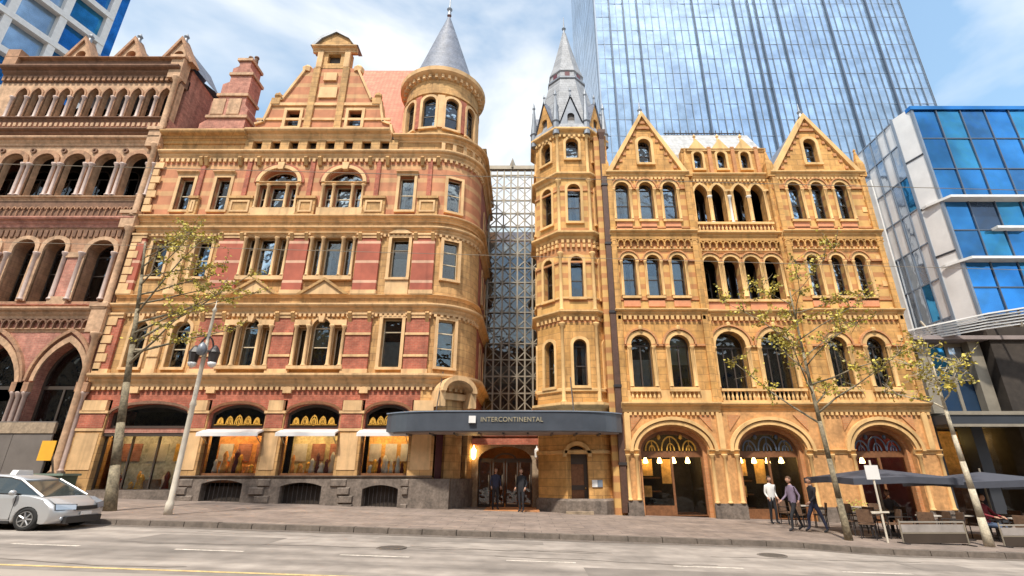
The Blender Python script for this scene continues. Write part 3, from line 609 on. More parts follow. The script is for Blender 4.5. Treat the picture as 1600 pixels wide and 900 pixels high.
for z0, z1, p in ((4.34, 4.79, 0.3), (9.05, 9.36, 0.26), (13.42, 13.79, 0.3), (17.13, 17.5, 0.24), (20.1, 20.5, 0.3)):
    octring('cornice', [(-0.3, z0), (0.02, z0), (p*0.25, z0 + (z1 - z0)*0.4), (p*0.85, z0 + (z1 - z0)*0.62), (p, z0 + (z1 - z0)*0.75), (p, z1), (-0.3, z1)], 'trim_c')
octring('frieze', [(0, 8.75), (0, 9.06)], 'brick_c'); octring('frieze', [(0, 12.65), (0, 13.43)], 'brick_c')
octring('string_course', [(0, 10.0), (0.06, 10.02), (0.06, 10.12), (0, 10.14)], 'trim_c'); octring('string_course', [(0, 16.35), (0.06, 16.37), (0.06, 16.47), (0, 16.49)], 'brick_c')
octring('string_course', [(0, 5.3), (0.08, 5.34), (0.08, 5.46), (0, 5.5)], 'trim_c'); octring('string_course', [(0, 12.0), (0.06, 12.02), (0.06, 12.12), (0, 12.14)], 'brick_c')
octring('string_course', [(0, 2.48), (0.1, 2.52), (0.1, 2.64), (0, 2.68)], 'trim_c'); octring('plinth', [(0.0, gb), (0.12, gb), (0.12, gz(2, 24) + 0.5), (0, gz(2, 24) + 0.6)], 'granite')
for k in (-1, 0, 1):                                              # corner shafts of the tower and small corbels
    mtx, rot = tower_face(k); m = MB(); n = 6
    for zc in (8.86, 12.9, 13.15, 19.95):
        for i in range(n):
            xx = -hs + 2*hs*(i + 0.5)/n; q = MB().box(xx - 0.07, xx + 0.07, -0.13, 0.02, zc, zc + 0.18); m.add([mtx @ Vector(p) for p in q.v], q.f)
    part('corbel_table', m, 'trim_c', C, kind='stuff')
for k in (-1, 0):
    a = -PI/2 + (k + 0.5)*PI/4; R = oct_r(TA)
    shafts('corner_shaft', C, [(TX + R*math.cos(a), TY + R*math.sin(a), z0, z1, 0.1) for z0, z1 in ((4.8, 8.75), (9.4, 12.62), (13.8, 17.1), (17.5, 20.1))], 'trim_c', 8)
octring('tower_floor', [(-2.0, 17.2), (-0.3, 17.2)], 'interior')
part('tower_core', MB().ring(TX, TY, [(1.1, gb), (1.1, 20.2)], 8, PI/8, 2*PI + PI/8), 'interior', C)
DX, dz_ = TX - 0.32, gz(2, 24)
dd = part('door', MB().plate(shift(outline('round', 0.95, 2.8), DX, dz_), [shift(outline('rect', 0.62, 0.75), DX, dz_ + 0.2), shift(outline('rect', 0.62, 0.9), DX, dz_ + 1.15)], TY - TA + 0.26, TY - TA + 0.33), 'frame_dark', C)
for z_, h_ in ((0.2, 0.75), (1.15, 0.9)): sub('door_panel', MB().box(DX - 0.3, DX + 0.3, TY - TA + 0.29, TY - TA + 0.31, dz_ + z_, dz_ + z_ + h_), 'timber', dd)
sub('handle', MB().ring(DX + 0.36, TY - TA + 0.23, [(0.001, dz_ + 1.0), (0.035, dz_ + 1.03), (0.001, dz_ + 1.07)], 8), 'gilt', dd)
part('door_step', MB().box(DX - 0.6, DX + 0.6, TY - TA - 0.4, TY - TA + 0.2, gb, dz_ + 0.1), 'granite_light', C)
part('arch_moulding', MB().arch(DX, dz_ + 2.37, 1.0, 0.5, 0.17, TY - TA - 0.1, TY - TA + 0.03, 14), 'trim_c', C)
# tower roof: slate bell, gablets, banded lantern, spire
octring('tower_roof', [(0.28, 20.48), (0.02, 21.1), (-0.42, 23.0), (-0.94, 25.25)], 'slate_mid')
octring('lantern_band', [(-0.95, 25.2), (-0.86, 25.26), (-0.86, 25.38), (-0.97, 25.44)], 'lead')
octring('spire', [(-0.97, 25.4), (-1.02, 25.85), (-0.95, 25.95), (-1.2, 26.8), (-1.6, 28.6), (-1.93, 30.2), (-2.03, 30.35)], 'slate_mid')
for k in range(-2, 3):
    mtx, rot = tower_face(k); q = MB().box(-0.15, 0.15, 0.96, 1.05, 25.48, 25.82); part('lantern_louvre', MB().add([mtx @ Vector(p) for p in q.v], q.f), 'maroon', C)
part('spire_finial', MB().ring(TX, TY, [(0.12, 30.0), (0.07, 30.5), (0.15, 30.65), (0.05, 30.8), (0.02, 31.7), (0.001, 31.8)], 8), 'lead', C)
for k in (-2, -1, 0, 1, 2):
    mtx, rot = tower_face(k)
    if k % 2 == 0 or True:
        g = MB().plate([(-0.78, 20.45), (0.78, 20.45), (0, 22.75)], [shift(outline('round', 0.42, 0.9), 0, 20.75)], -0.12, 0.12, mtx); part('gablet', g, 'stone_c' if k % 2 else 'lead', C)
        q = [(-0.86, -0.2, 20.42), (0, -0.2, 22.95), (0.86, -0.2, 20.42), (0, 1.15, 22.95)]; s = MB().add([mtx @ Vector(p) for p in q], [(0, 1, 3), (1, 2, 3)]); part('gablet_roof', s, 'slate', C)
        q = mtx @ Vector((0, -0.1, 0)); part('gablet_finial', MB().ring(q.x, q.y, [(0.08, 22.8), (0.05, 23.2), (0.09, 23.3), (0.001, 23.6)], 6), 'lead', C)
        part('gablet_louvre', MB().plate(shift(outline('round', 0.42, 0.9), 0, 20.75), [], 0.0, 0.03, mtx), 'frame_dark', C)
for k in (-1.5, -0.5, 0.5, 1.5):
    a = -PI/2 + k*PI/4; R = oct_r(TA + 0.1); px, py = TX + R*math.cos(a), TY + R*math.sin(a)
    part('corner_pinnacle', MB().ring(px, py, [(0.2, 20.1), (0.2, 20.9), (0.26, 21.0), (0.2, 21.1), (0.06, 22.9), (0.1, 23.0), (0.001, 23.5)], 8), 'lead', C)
# downpipe between tower and bay
dp = part('downpipe', MB().box(4.28, 4.56, BY - 0.12, BY + 0.12, gz(4, 24) + 0.1, 20.2), 'pipe', C)
for z in (2.0, 5.5, 9.2, 13.0, 16.6): sub('bracket', MB().box(4.24, 4.60, BY - 0.16, BY + 0.05, z, z + 0.12), 'iron', dp)
part('rainwater_head', MB().ring(4.42, BY - 0.02, [(0.15, 19.7), (0.3, 20.1), (0.3, 20.3)], 4, PI/4, 2*PI + PI/4), 'pipe', C)
part('return_wall', MB().box(4.0, 4.7, BY + 0.12, BY + 3.0, gb, 20.1), 'band_c', C)

for q, x0, x1, y in BAYS:                                         # colonnettes, hood moulds and carved bosses that enrich the bays
    for w_ in W1[q]:
        part('hood_mould', MB().arch(w_['x'], w_['z'] + w_['h'] - w_['w']/2, w_['w'] + 0.5, w_['w']/2 + 0.25, 0.09, y - 0.15, y + 0.02, 14), 'brick_c', C)
        part('boss', MB().ring(w_['x'], y - 0.1, [(0.001, w_['z'] + w_['h'] + 0.18), (0.12, w_['z'] + w_['h'] + 0.26), (0.12, w_['z'] + w_['h'] + 0.4), (0.001, w_['z'] + w_['h'] + 0.48)], 8), 'trim_c', C)
    for w_ in W2[q] + W3[q]:
        if w_.get('kind') != 'point': part('hood_mould', MB().arch(w_['x'], w_['z'] + w_['h'] - w_['w']/2, w_['w'] + 0.34, w_['w']/2 + 0.17, 0.07, y - 0.13, y + 0.02, 12), 'brick_c', C)
    part('string_course', MB().box(x0, x1, y - 0.05, y + 0.02, 9.9, 9.98), 'brick_c', C); part('string_course', MB().box(x0, x1, y - 0.05, y + 0.02, 14.0, 14.08), 'brick_c', C)
    m = dentils(MB(), x0, x1, y, 17.0, 17.14, 0.22, 0.12); part('dentil_course', m, 'trim_c', C, kind='stuff')
    m = dentils(MB(), x0, x1, y, 12.76, 12.86, 0.17, 0.07, 0.5); part('dentil_course', m, 'trim_c', C, kind='stuff')
for x in (4.72, 9.0, 13.92, 18.8): part('buttress_strip', MB().box(x - 0.14, x + 0.14, BY - 0.14, BY + 0.02, 4.82, 17.1), 'stone_c', C)
mat('redband_b', (0.37, 0.10, 0.06), 0.85, 0.22, 1.2, 0.2, 25, streak=0.3, bands=((0.60, 0.36, 0.24), 1.12, 0.13, 0.32))
# ================================================================== red brick building with round turret (left of the lane)
B = root('turreted_brick_building', (-12, 24, 0.35), 'red brick and cream stone building with stepped gable and round conical-roofed turret', 'building')
FY = 24.0; RX, RY, RR = -5.0, 26.35, 2.35                         # the rounded corner
BX0 = -20.95
bb0 = gz(-12, 24) - 0.7
def course(name, z0, h, p, material, x0=BX0, x1=RX, arc=True):
    part(name, MB().sweep_x(corn_prof(FY, z0, h, p), x0, x1), material, B)
    if arc:
        pr = [(RR - 0.1, z0)] + [(RR + a*p/0.62, z0 + b*h) for a, b in CP[1:-1]] + [(RR - 0.1, z0 + h)]
        part(name, MB().loop_ring(RX, RY, pr[::-1], 14, -PI/2, 0), material, B)
        q = [(y, z) for y, z in corn_prof(0, z0, h, p)]
        m = MB(); v = [(RX + RR - y, RY, z) for y, z in q] + [(RX + RR - y, 32, z) for y, z in q]; k = len(q)
        m.add(v, [(j, (j+1) % k, (j+1) % k + k, j + k) for j in range(k)] + [tuple(range(k)), tuple(reversed(range(k, 2*k)))]); part(name, m, material, B)
def curved(z0, z1, material, win=None, ang=-64, thick=0.4, stripes=None):
    """the rounded corner of one storey with one window in it"""
    def arc(a0, a1, za, zb):
        n = max(2, int(abs(a1 - a0)/6)); part('curved_wall', MB().loop_ring(RX, RY, [(RR - thick, za), (RR - thick, zb), (RR, zb), (RR, za)], n, math.radians(a0), math.radians(a1)), material, B)
    if not win: arc(-90, 0, z0, z1); return
    z, w, h = win['z'], win['w'], win['h']; d = math.degrees(math.asin(w/2/RR))
    arc(-90, 0, z0, z); arc(-90, 0, z + h, z1); arc(-90, ang - d, z, z + h); arc(ang + d, 0, z, z + h)
    a = math.radians(ang); r2 = RR*math.cos(math.radians(d)) + 0.01
    window(B, 'rect', RX + r2*math.cos(a), z, w, h, RY + r2*math.sin(a), rot=a + PI/2, trim='trim_b', tw=0.15, tp=0.09, curt=random.choice([0, 1, 2]), rail=0.55, transom=win.get('transom'), frame='frame_cream', reveal=0.16)
# ---- plinth of rusticated blocks with basement arches
bas = [(-13.62, 1.85), (-10.05, 1.85), (-6.48, 1.6)]
hl = [shift(outline('seg', w, 0.86 + 0.5, 0.16), x, gz(x, 24) - 0.45) for x, w in bas]
pl = part('plinth', MB().plate([(-15.6, bb0), (-3.4, bb0), (-3.4, 1.42), (-15.6, 1.42)], hl, FY - 0.08, FY + 0.5), 'granite', B)
part('plinth', MB().box(BX0, -15.6, FY - 0.08, FY + 0.4, bb0, 0.95), 'granite', B)
part('plinth', MB().loop_ring(RX, RY, [(RR - 0.3, bb0), (RR - 0.3, 1.42), (RR + 0.08, 1.42), (RR + 0.08, bb0)], 10, math.radians(-50), 0), 'granite', B)
for x, w in bas:
    g = part('basement_window', MB().box(x - w/2 - 0.1, x + w/2 + 0.1, FY + 0.36, FY + 0.4, bb0, 1.1), 'interior', B); m = MB()
    for i in range(9): m.tube((x - w/2 + w*(i + 0.5)/9, FY + 0.12, gz(x, 24)), (x - w/2 + w*(i + 0.5)/9, FY + 0.12, gz(x, 24) + 0.9), 0.014, seg=5)
    sub('bars', m, 'iron', g, kind='stuff')
rb = random.Random(3)
for r in range(4):                                                # facing blocks
    z0 = 0.05 + r*0.345; x = -15.55 + (0.0 if r % 2 else -0.25)
    while x < -5.2:
        wd = rb.uniform(0.55, 0.85); xa, xb = max(x, -15.58), min(x + wd, -5.2); x += wd
        if xb - xa < 0.15 or z0 + 0.3 < gz(xa, 24): continue
        if any(xa < cx + w/2 + 0.06 and xb > cx - w/2 - 0.06 and z0 < gz(cx, 24) + 0.95 for cx, w in bas): continue
        dp_ = rb.uniform(0.05, 0.11); k = MB(); e = 0.05
        zl = max(z0, gz(xa, 24) - 0.05)
        k.add([(xa+.01, FY-.085, zl+.01), (xb-.01, FY-.085, zl+.01), (xb-.01, FY-.085, z0+.335), (xa+.01, FY-.085, z0+.335), (xa+e, FY-.085-dp_, zl+e), (xb-e, FY-.085-dp_, zl+e), (xb-e, FY-.085-dp_, z0+.335-e), (xa+e, FY-.085-dp_, z0+.335-e)],
              [(4,5,6,7), (0,1,5,4), (1,2,6,5), (2,3,7,6), (3,0,4,7)])
        part('stone_block', k, 'granite_light' if rb.random() < 0.25 else 'granite', pl)
course('plinth_course', 1.40, 0.16, 0.14, 'granite', -15.6, -4.2, False)
# ---- ground storey: piers, segmental fanlights, shop windows under awnings
piers = [(-20.95, -19.65), (-15.80, -14.90), (-12.20, -11.30), (-8.68, -7.60), (-5.35, -4.2)]
for a, b in piers:
    part('pier', MB().box(a, b, FY - 0.10, FY + 0.6, bb0 if b < -15 else 1.5, 4.30), 'stone_b', B)
    part('pier_capital', MB().box(a - 0.05, b + 0.05, FY - 0.18, FY + 0.5, 4.30, 4.42).box(a - 0.02, b + 0.02, FY - 0.14, FY + 0.5, 3.5, 3.62).box(a + 0.1, b - 0.1, FY - 0.2, FY, 4.42, 4.9), 'trim_b', B)
    part('pier_panel', MB().box(a + 0.12, b - 0.12, FY - 0.125, FY - 0.09, 1.8, 3.4), 'trim_b', B)
    part('pier_block', MB().box(a + 0.05, b - 0.05, FY - 0.14, FY, 3.64, 4.28), 'brick_b', B)
spans = list(zip([p[1] for p in piers[:-1]], [p[0] for p in piers[1:]]))
for i, (a, b) in enumerate(spans):
    cx, w = (a + b)/2, b - a; zs = 3.62
    part('wall', MB().plate([(a, zs), (b, zs), (b, 4.94), (a, 4.94)], [shift(outline('seg', w - 0.12, 1.12, 0.42, 14), cx, zs + 0.01)], FY, FY + 0.5), 'brick_b', B)
    part('arch_moulding', MB().arch(cx, 4.28, w - 0.14, 0.48, 0.13, FY - 0.07, FY + 0.02, 16), 'timber' if i else 'dark_a', B)
    fr = part('fanlight', MB().plate(shift(outline('seg', w - 0.12, 1.12, 0.42, 14), cx, zs + 0.01), [shift(outline('seg', w - 0.34, 0.86, 0.36, 14), cx, zs + 0.14)], FY + 0.2, FY + 0.3), 'frame_dark', B)
    sub('pane', MB().plate(shift(outline('seg', w - 0.36, 0.84, 0.36, 14), cx, zs + 0.14), [], FY + 0.25, FY + 0.265), 'glass_shop', fr)
    if i:
        gr = MB(); n = 5                                           # gilded scrollwork in the fanlight
        for k in range(n):
            x = cx + (k - 2)*w*0.16; r = 0.19 - 0.025*abs(k - 2)
            gr.arch(x, zs + 0.2, r*1.6, r*2.0, 0.045, FY + 0.14, FY + 0.18, 10); gr.arch(x, zs + 0.32, r*0.7, r*0.7, 0.05, FY + 0.14, FY + 0.18, 12, 0, 2*PI)
            gr.tube((x, FY + 0.16, zs + 0.2), (x, FY + 0.16, zs + 0.2 + r*2.4), 0.02, seg=5)
        for s in (-1, 1): gr.box(cx - w*0.42, cx + w*0.42, FY + 0.14, FY + 0.18, zs + 0.17 if s < 0 else zs + 0.19, zs + 0.2 if s < 0 else zs + 0.21)
        sub('scrollwork', gr, 'gilt', fr)
    # shop window below the fanlight
    z0 = 1.56 if i else gz(cx, 24) + 0.05
    f = MB().plate([(a, z0), (b, z0), (b, zs), (a, zs)], [[(a + 0.08, z0 + (0.1 if i else 0.35)), (b - 0.08, z0 + (0.1 if i else 0.35)), (b - 0.08, 3.3), (a + 0.08, 3.3)]], FY + 0.18, FY + 0.28)
    sf = part('shop_window', f, 'frame_dark' if not i else 'timber', B); zb = z0 + (0.1 if i else 0.35)
    npn = 3 if not i else 1
    for k in range(npn):
        xa = a + 0.08 + (w - 0.16)*k/npn; xb = a + 0.08 + (w - 0.16)*(k + 1)/npn
        sub('pane', MB().box(xa + 0.02*(k > 0), xb - 0.02*(k < npn - 1), FY + 0.22, FY + 0.235, zb, 3.3), 'glass_shop', sf)
        if k: sub('mullion', MB().box(xa - 0.03, xa + 0.03, FY + 0.17, FY + 0.29, zb, 3.3), 'frame_dark', sf)
    if i:
        aw = part('awning', MB().sweep_x([(FY + 0.1, 3.62), (FY - 0.62, 3.40), (FY - 0.62, 3.24), (FY - 0.58, 3.24), (FY - 0.57, 3.34), (FY + 0.1, 3.55)], a - 0.05, b + 0.05), 'white_panel', B)
        sub('awning_arm', MB().tube((a + 0.1, FY - 0.55, 3.34), (a + 0.1, FY + 0.1, 2.95), 0.018, seg=6).tube((b - 0.1, FY - 0.55, 3.34), (b - 0.1, FY + 0.1, 2.95), 0.018, seg=6), 'steel', aw)
    else:
        part('shop_fascia', MB().box(a, b, FY - 0.02, FY + 0.18, 3.28, 3.6), 'frame_dark', B); part('shop_sign_band', MB().box(a + 0.05, b - 0.05, FY - 0.05, FY - 0.021, 3.42, 3.58), 'pink_a', B)
    # goods and back wall of the display
    mt = [('wall_pale', (0.48, 0.47, 0.38)), ('display_orange', (0.80, 0.38, 0.12)), ('display_cream', (0.62, 0.55, 0.32)), ('display_amber', (0.78, 0.45, 0.14))][i]
    mat(mt[0], mt[1], 0.8, 0.35, 2.2)
    part('display_wall', MB().box(a + 0.02, b - 0.02, FY + 1.2, FY + 1.25, z0 - 0.3, 3.6), mt[0], B)
    part('display_floor', MB().box(a + 0.02, b - 0.02, FY + 0.3, FY + 1.2, z0 - 0.3, z0 + (0.08 if i else 0.02)), 'timber', B)
    part('display_ceiling', MB().box(a + 0.02, b - 0.02, FY + 0.3, FY + 1.2, 3.45, 3.5), 'wall_warm', B)
    r = random.Random(40 + i); gl = []
    for k in range(9):
        x = a + 0.3 + (w - 0.6)*(k + 0.5)/9; hgt = r.uniform(0.35, 1.1); ww = r.uniform(0.1, 0.17); yy = FY + r.uniform(0.5, 1.0); zz = z0 + 0.08
        g = MB().ring(x, yy, [(ww*0.9, zz), (ww, zz + hgt*0.25), (ww*0.55, zz + hgt*0.6), (ww*0.8, zz + hgt*0.8), (ww*0.3, zz + hgt), (0.001, zz + hgt + 0.02)], 10)
        mn = ['curtain', 'display_orange' if 'display_orange' in M else 'timber', 'maroon', 'white_cloth', 'gilt'][r.randrange(5)]
        part('display_piece', g, mn, B, True)
    for k in range(3):
        x = a + w*(k + 0.5)/3
        part('display_print', MB().box(x - w*0.12, x + w*0.12, FY + 1.15, FY + 1.198, 2.2, 3.0), ['curtain', 'gilt', 'display_amber' if 'display_amber' in M else 'pink_a', 'blind'][r.randrange(4)], B)
        part('display_lamp', MB().ring(x, FY + 0.6, [(0.05, 3.45), (0.09, 3.36), (0.001, 3.35)], 8), 'spot_glow', B)
    if not i: part('shop_counter', MB().box(a + 1.8, a + 2.6, FY + 0.6, FY + 1.1, z0, z0 + 0.75), 'timber', B)
# entrance at the rounded corner, with a maroon door and bowed pediment
part('wall', MB().box(-4.2, RX + 0.01, FY, FY + 0.4, 1.5, 4.94) if RX > -4.2 else MB().box(RX, -4.2, FY + 0.02, FY + 0.42, 1.5, 4.94), 'stone_b', B)
for (a0, a1) in ((-90, -82), (-58, -34), (-22, 0)):
    part('curved_wall', MB().loop_ring(RX, RY, [(RR - 0.4, bb0), (RR - 0.4, 4.94), (RR, 4.94), (RR, bb0)], 5, math.radians(a0), math.radians(a1)), 'stone_b', B)
part('curved_wall', MB().loop_ring(RX, RY, [(RR - 0.4, 4.0), (RR - 0.4, 4.94), (RR - 0.02, 4.94), (RR - 0.02, 4.0)], 12, -PI/2, 0), 'stone_b', B)
a = math.radians(-70); r2 = RR - 0.35
dm = Matrix.Translation((RX + r2*math.cos(a), RY + r2*math.sin(a), 0)) @ Matrix.Rotation(a + PI/2, 4, 'Z')
d = part('door', MB().plate([(-0.55, gz(-4, 24)), (0.55, gz(-4, 24)), (0.55, 4.0), (-0.55, 4.0)], [], 0, 0.08, dm), 'maroon', B)
for s in (-1, 1):
    q = MB().plate([(s*0.29 - 0.2, 1.7), (s*0.29 + 0.2, 1.7), (s*0.29 + 0.2, 3.6), (s*0.29 - 0.2, 3.6)], [], -0.03, 0.0, dm); sub('door_panel', q, 'maroon', d)
sub('handle', MB().add([dm @ Vector(p) for p in MB().tube((0.05, -0.08, 1.2), (0.05, -0.08, 1.7), 0.02).v], MB().tube((0, 0, 0), (0, 0, 1), 0.02).f), 'gilt', d)
for k, an in enumerate((-28,)):
    a = math.radians(an); r2 = RR - 0.3; dm2 = Matrix.Translation((RX + r2*math.cos(a), RY + r2*math.sin(a), 0)) @ Matrix.Rotation(a + PI/2, 4, 'Z')
    part('shop_window', MB().plate([(-0.4, 1.5), (0.4, 1.5), (0.4, 4.0), (-0.4, 4.0)], [], 0, 0.05, dm2), 'glass_dark', B)
a = math.radians(-52); pm = Matrix.Translation((RX + (RR + 0.02)*math.cos(a), RY + (RR + 0.02)*math.sin(a), 0)) @ Matrix.Rotation(a + PI/2, 4, 'Z')
ar = MB().arch(0, 5.3, 1.5, 0.55, 0.22, -0.75, 0.3, 14); m = MB().add([pm @ Vector(p) for p in ar.v], ar.f); part('porch_pediment', m, 'trim_b', B)
ar = MB().box(-1.0, -0.7, -0.6, 0.3, 4.6, 5.35).box(0.7, 1.0, -0.6, 0.3, 4.6, 5.35).box(-0.7, 0.7, -0.1, 0.3, 5.0, 5.3); m = MB().add([pm @ Vector(p) for p in ar.v], ar.f); part('porch_bracket', m, 'trim_b', B)
# ---- first cornice
part('frieze', MB().box(BX0, RX, FY + 0.01, FY + 0.5, 4.94, 5.56), 'brick_b', B); curved(4.94, 5.56, 'stone_b')
for i in range(4): part('frieze_block', MB().box(-18.9 + i*3.66, -18.5 + i*3.66, FY - 0.14, FY + 0.02, 5.25, 5.54), 'trim_b', B)
course('cornice', 5.54, 0.62, 0.42, 'trim_b')
# ---- upper storeys
PB = [(-20.95, -20.2), (-18.55, -17.95), (-16.35, -14.95), (-12.60, -11.50), (-8.95, -7.65), (-5.98, -4.75)]     # pilaster strips
def serliana(x, z, w, h, arched, wf):
    """three-light window: centre light, two narrow side lights, colonnettes between"""
    cw, sw = w*0.40, w*0.19; g = (w - cw - 2*sw)/4
    L_ = [dict(x=x, z=z, w=cw, h=h, kind='round' if arched else 'rect', mull=0, rail=0.5, curt=random.choice([0, 1, 2]), sill=False, trim='trim_b', tw=0.1, tp=0.05)]
    for s in (-1, 1): L_.append(dict(x=x + s*(cw/2 + 2*g + sw/2 - 0.02), z=z, w=sw, h=h*0.8, kind='rect', rail=0, sill=False, trim='trim_b', tw=0.05, tp=0.04))
    shafts('colonnette', B, [(x + s*o_, FY - 0.14, z, z + h*0.84, 0.085) for s in (-1, 1) for o_ in (cw/2 + g, w/2 + 0.04)], 'trim_b')
    for xa, xb in ((x - w/2 - 0.15, x - cw/2 - 0.05), (x + cw/2 + 0.05, x + w/2 + 0.15)): part('entablature', MB().box(xa, xb, FY - 0.22, FY + 0.02, z + h*0.84, z + h*0.95), 'trim_b', B)
    part('sill', MB().box(x - w/2 - 0.2, x + w/2 + 0.2, FY - 0.26, FY + 0.02, z - 0.16, z - 0.002), 'trim_b', B)
    return L_
def pil(x0, x1, z0, z1, material, p=0.14):
    part('pilaster', MB().box(x0, x1, FY - p, FY + 0.02, z0 + 0.22, z1 - 0.26), material, B)
    part('pilaster_base', MB().box(x0 - 0.05, x1 + 0.05, FY - p - 0.06, FY + 0.02, z0, z0 + 0.22), 'trim_b', B)
    part('capital', MB().box(x0 - 0.04, x1 + 0.04, FY - p - 0.05, FY + 0.02, z1 - 0.26, z1 - 0.1).box(x0 - 0.08, x1 + 0.08, FY - p - 0.1, FY + 0.02, z1 - 0.1, z1), 'trim_b', B)
nb = dict(frame='frame_cream')
w1 = [dict(x=-19.3, z=6.5, w=0.8, h=2.35, kind='round', trim='trim_b', tw=0.13, curt=1), dict(x=-17.2, z=6.5, w=0.9, h=2.35, kind='round', trim='trim_b', tw=0.13, curt=0)]
w1 += serliana(-13.78, 6.55, 2.15, 2.45, True, 0) + serliana(-10.22, 6.55, 2.3, 2.45, True, 0)
w1 += [dict(x=-6.66, z=6.5, w=0.98, h=2.5, kind='rect', trim='trim_b', tw=0.16, tp=0.1, curt=3, transom=1.85, rail=0)]
storey(B, BX0, RX, 6.16, 9.26, FY, w1, 'stone_b', **nb)
for a, b in PB: pil(a + 0.04, b - 0.04, 6.18, 9.24, 'brick_b' if b - a > 0.7 else 'trim_b')
curved(6.16, 9.26, 'stone_b', dict(z=6.55, w=0.88, h=2.4, transom=1.75))
course('cornice', 9.22, 0.5, 0.36, 'trim_b')
part('frieze', MB().box(BX0, RX, FY - 0.02, FY + 0.45, 9.7, 10.2), 'stone_b', B); curved(9.7, 10.2, 'stone_b')
course('string_course', 10.08, 0.16, 0.2, 'trim_b')
for x in (-13.85, -10.3):                                          # triangular pediments over the first-floor bays
    part('pediment', MB().plate([(x - 1.2, 10.22), (x + 1.2, 10.22), (x, 11.02)], [], FY - 0.28, FY + 0.02), 'trim_b', B)
    for s in (-1, 1): part('pediment_rake', MB().plate([(x + s*1.34, 10.2), (x, 11.12), (x, 10.96), (x + s*1.1, 10.2)], [], FY - 0.38, FY - 0.27), 'stone_b', B)
w2 = [dict(x=-19.45, z=11.25, w=0.85, h=2.1, kind='rect', trim='trim_b', tw=0.14, curt=2), dict(x=-17.15, z=11.25, w=0.85, h=2.1, kind='rect', trim='trim_b', tw=0.14, curt=1)]
w2 += [dict(x=x + o_, z=11.3, w=ww, h=2.25, kind='rect', trim='trim_b', tw=0.08, tp=0.06, transom=1.65, rail=0, sill=False, curt=c) for x in (-13.8, -10.25) for o_, ww, c in ((0, 0.92, 1), (-0.84, 0.46, 0), (0.84, 0.46, 0))]
w2 += [dict(x=-6.66, z=11.2, w=0.92, h=2.3, kind='rect', trim='trim_b', tw=0.16, tp=0.1, transom=1.7, rail=0, curt=3)]
storey(B, BX0, RX, 10.2, 13.7, FY, w2, 'stone_b', **nb)
for x in (-13.8, -10.25):
    shafts('colonnette', B, [(x + o_, FY - 0.12, 11.3, 13.5, 0.075) for o_ in (-1.14, -0.535, 0.535, 1.14)], 'trim_b')
    part('entablature', MB().sweep_x(corn_prof(FY - 0.05, 13.52, 0.26, 0.2), x - 1.3, x + 1.3), 'trim_b', B)
    part('balcony_apron', MB().box(x - 1.25, x + 1.25, FY - 0.2, FY + 0.02, 11.06, 11.28), 'trim_b', B)
for a, b in PB: pil(a + 0.04, b - 0.04, 10.26, 13.7, 'redband_b' if b - a > 0.7 else 'trim_b', 0.16)
part('carved_panel', MB().box(-7.25, -6.05, FY - 0.08, FY + 0.02, 10.3, 11.05), 'trim_b', B)
part('window_pediment', MB().plate([(-7.3, 13.72), (-6.0, 13.72), (-6.65, 14.1)], [], FY - 0.2, FY + 0.02), 'trim_b', B)
curved(10.2, 13.7, 'stone_b', dict(z=11.2, w=0.84, h=2.2, transom=1.6))
course('cornice', 13.7, 0.42, 0.3, 'trim_b'); part('frieze', MB().box(BX0, RX, FY - 0.03, FY + 0.45, 14.1, 14.5), 'stone_b', B); curved(14.1, 14.5, 'stone_b'); course('string_course', 14.46, 0.32, 0.34, 'trim_b')
w3 = [dict(x=-19.0, z=15.2, w=0.8, h=2.1, kind='rect', trim='trim_b', tw=0.16, curt=2), dict(x=-16.95, z=15.2, w=0.8, h=2.1, kind='rect', trim='trim_b', tw=0.16, curt=1)]
w3 += [dict(x=x + o_, z=15.3, w=ww, h=1.5, kind='rect', trim='trim_b', tw=0.07, tp=0.06, rail=0.5, sill=False, curt=c) for x in (-13.8, -10.15) for o_, ww, c in ((0, 0.92, 3), (-0.82, 0.44, 0), (0.82, 0.44, 0))]
w3 += [dict(x=x, z=16.98, w=2.0, h=0.82, kind='round', rise=0.80, rail=0, sill=False, transom=0.03, mull=2) for x in (-13.8, -10.15)]
w3 += [dict(x=-6.62, z=15.2, w=0.82, h=2.2, kind='rect', trim='trim_b', tw=0.16, curt=1)]
storey(B, BX0, RX, 14.75, 18.55, FY, w3, 'band_b', **nb)
for x in (-13.8, -10.15):
    part('arch_moulding', MB().arch(x, 16.95, 2.15, 0.92, 0.2, FY - 0.16, FY + 0.02, 18), 'trim_b', B)
    part('arch_moulding', MB().arch(x, 16.95, 2.6, 1.14, 0.1, FY - 0.1, FY + 0.02, 18), 'brick_b', B)
    part('entablature', MB().sweep_x(corn_prof(FY - 0.02, 16.8, 0.18, 0.14), x - 1.25, x + 1.25), 'trim_b', B)
    shafts('colonnette', B, [(x + o_, FY - 0.1, 15.3, 16.8, 0.07) for o_ in (-1.12, -0.53, 0.53, 1.12)], 'trim_b'); part('balcony_apron', MB().box(x - 1.25, x + 1.25, FY - 0.22, FY + 0.02, 14.85, 15.28), 'trim_b', B)
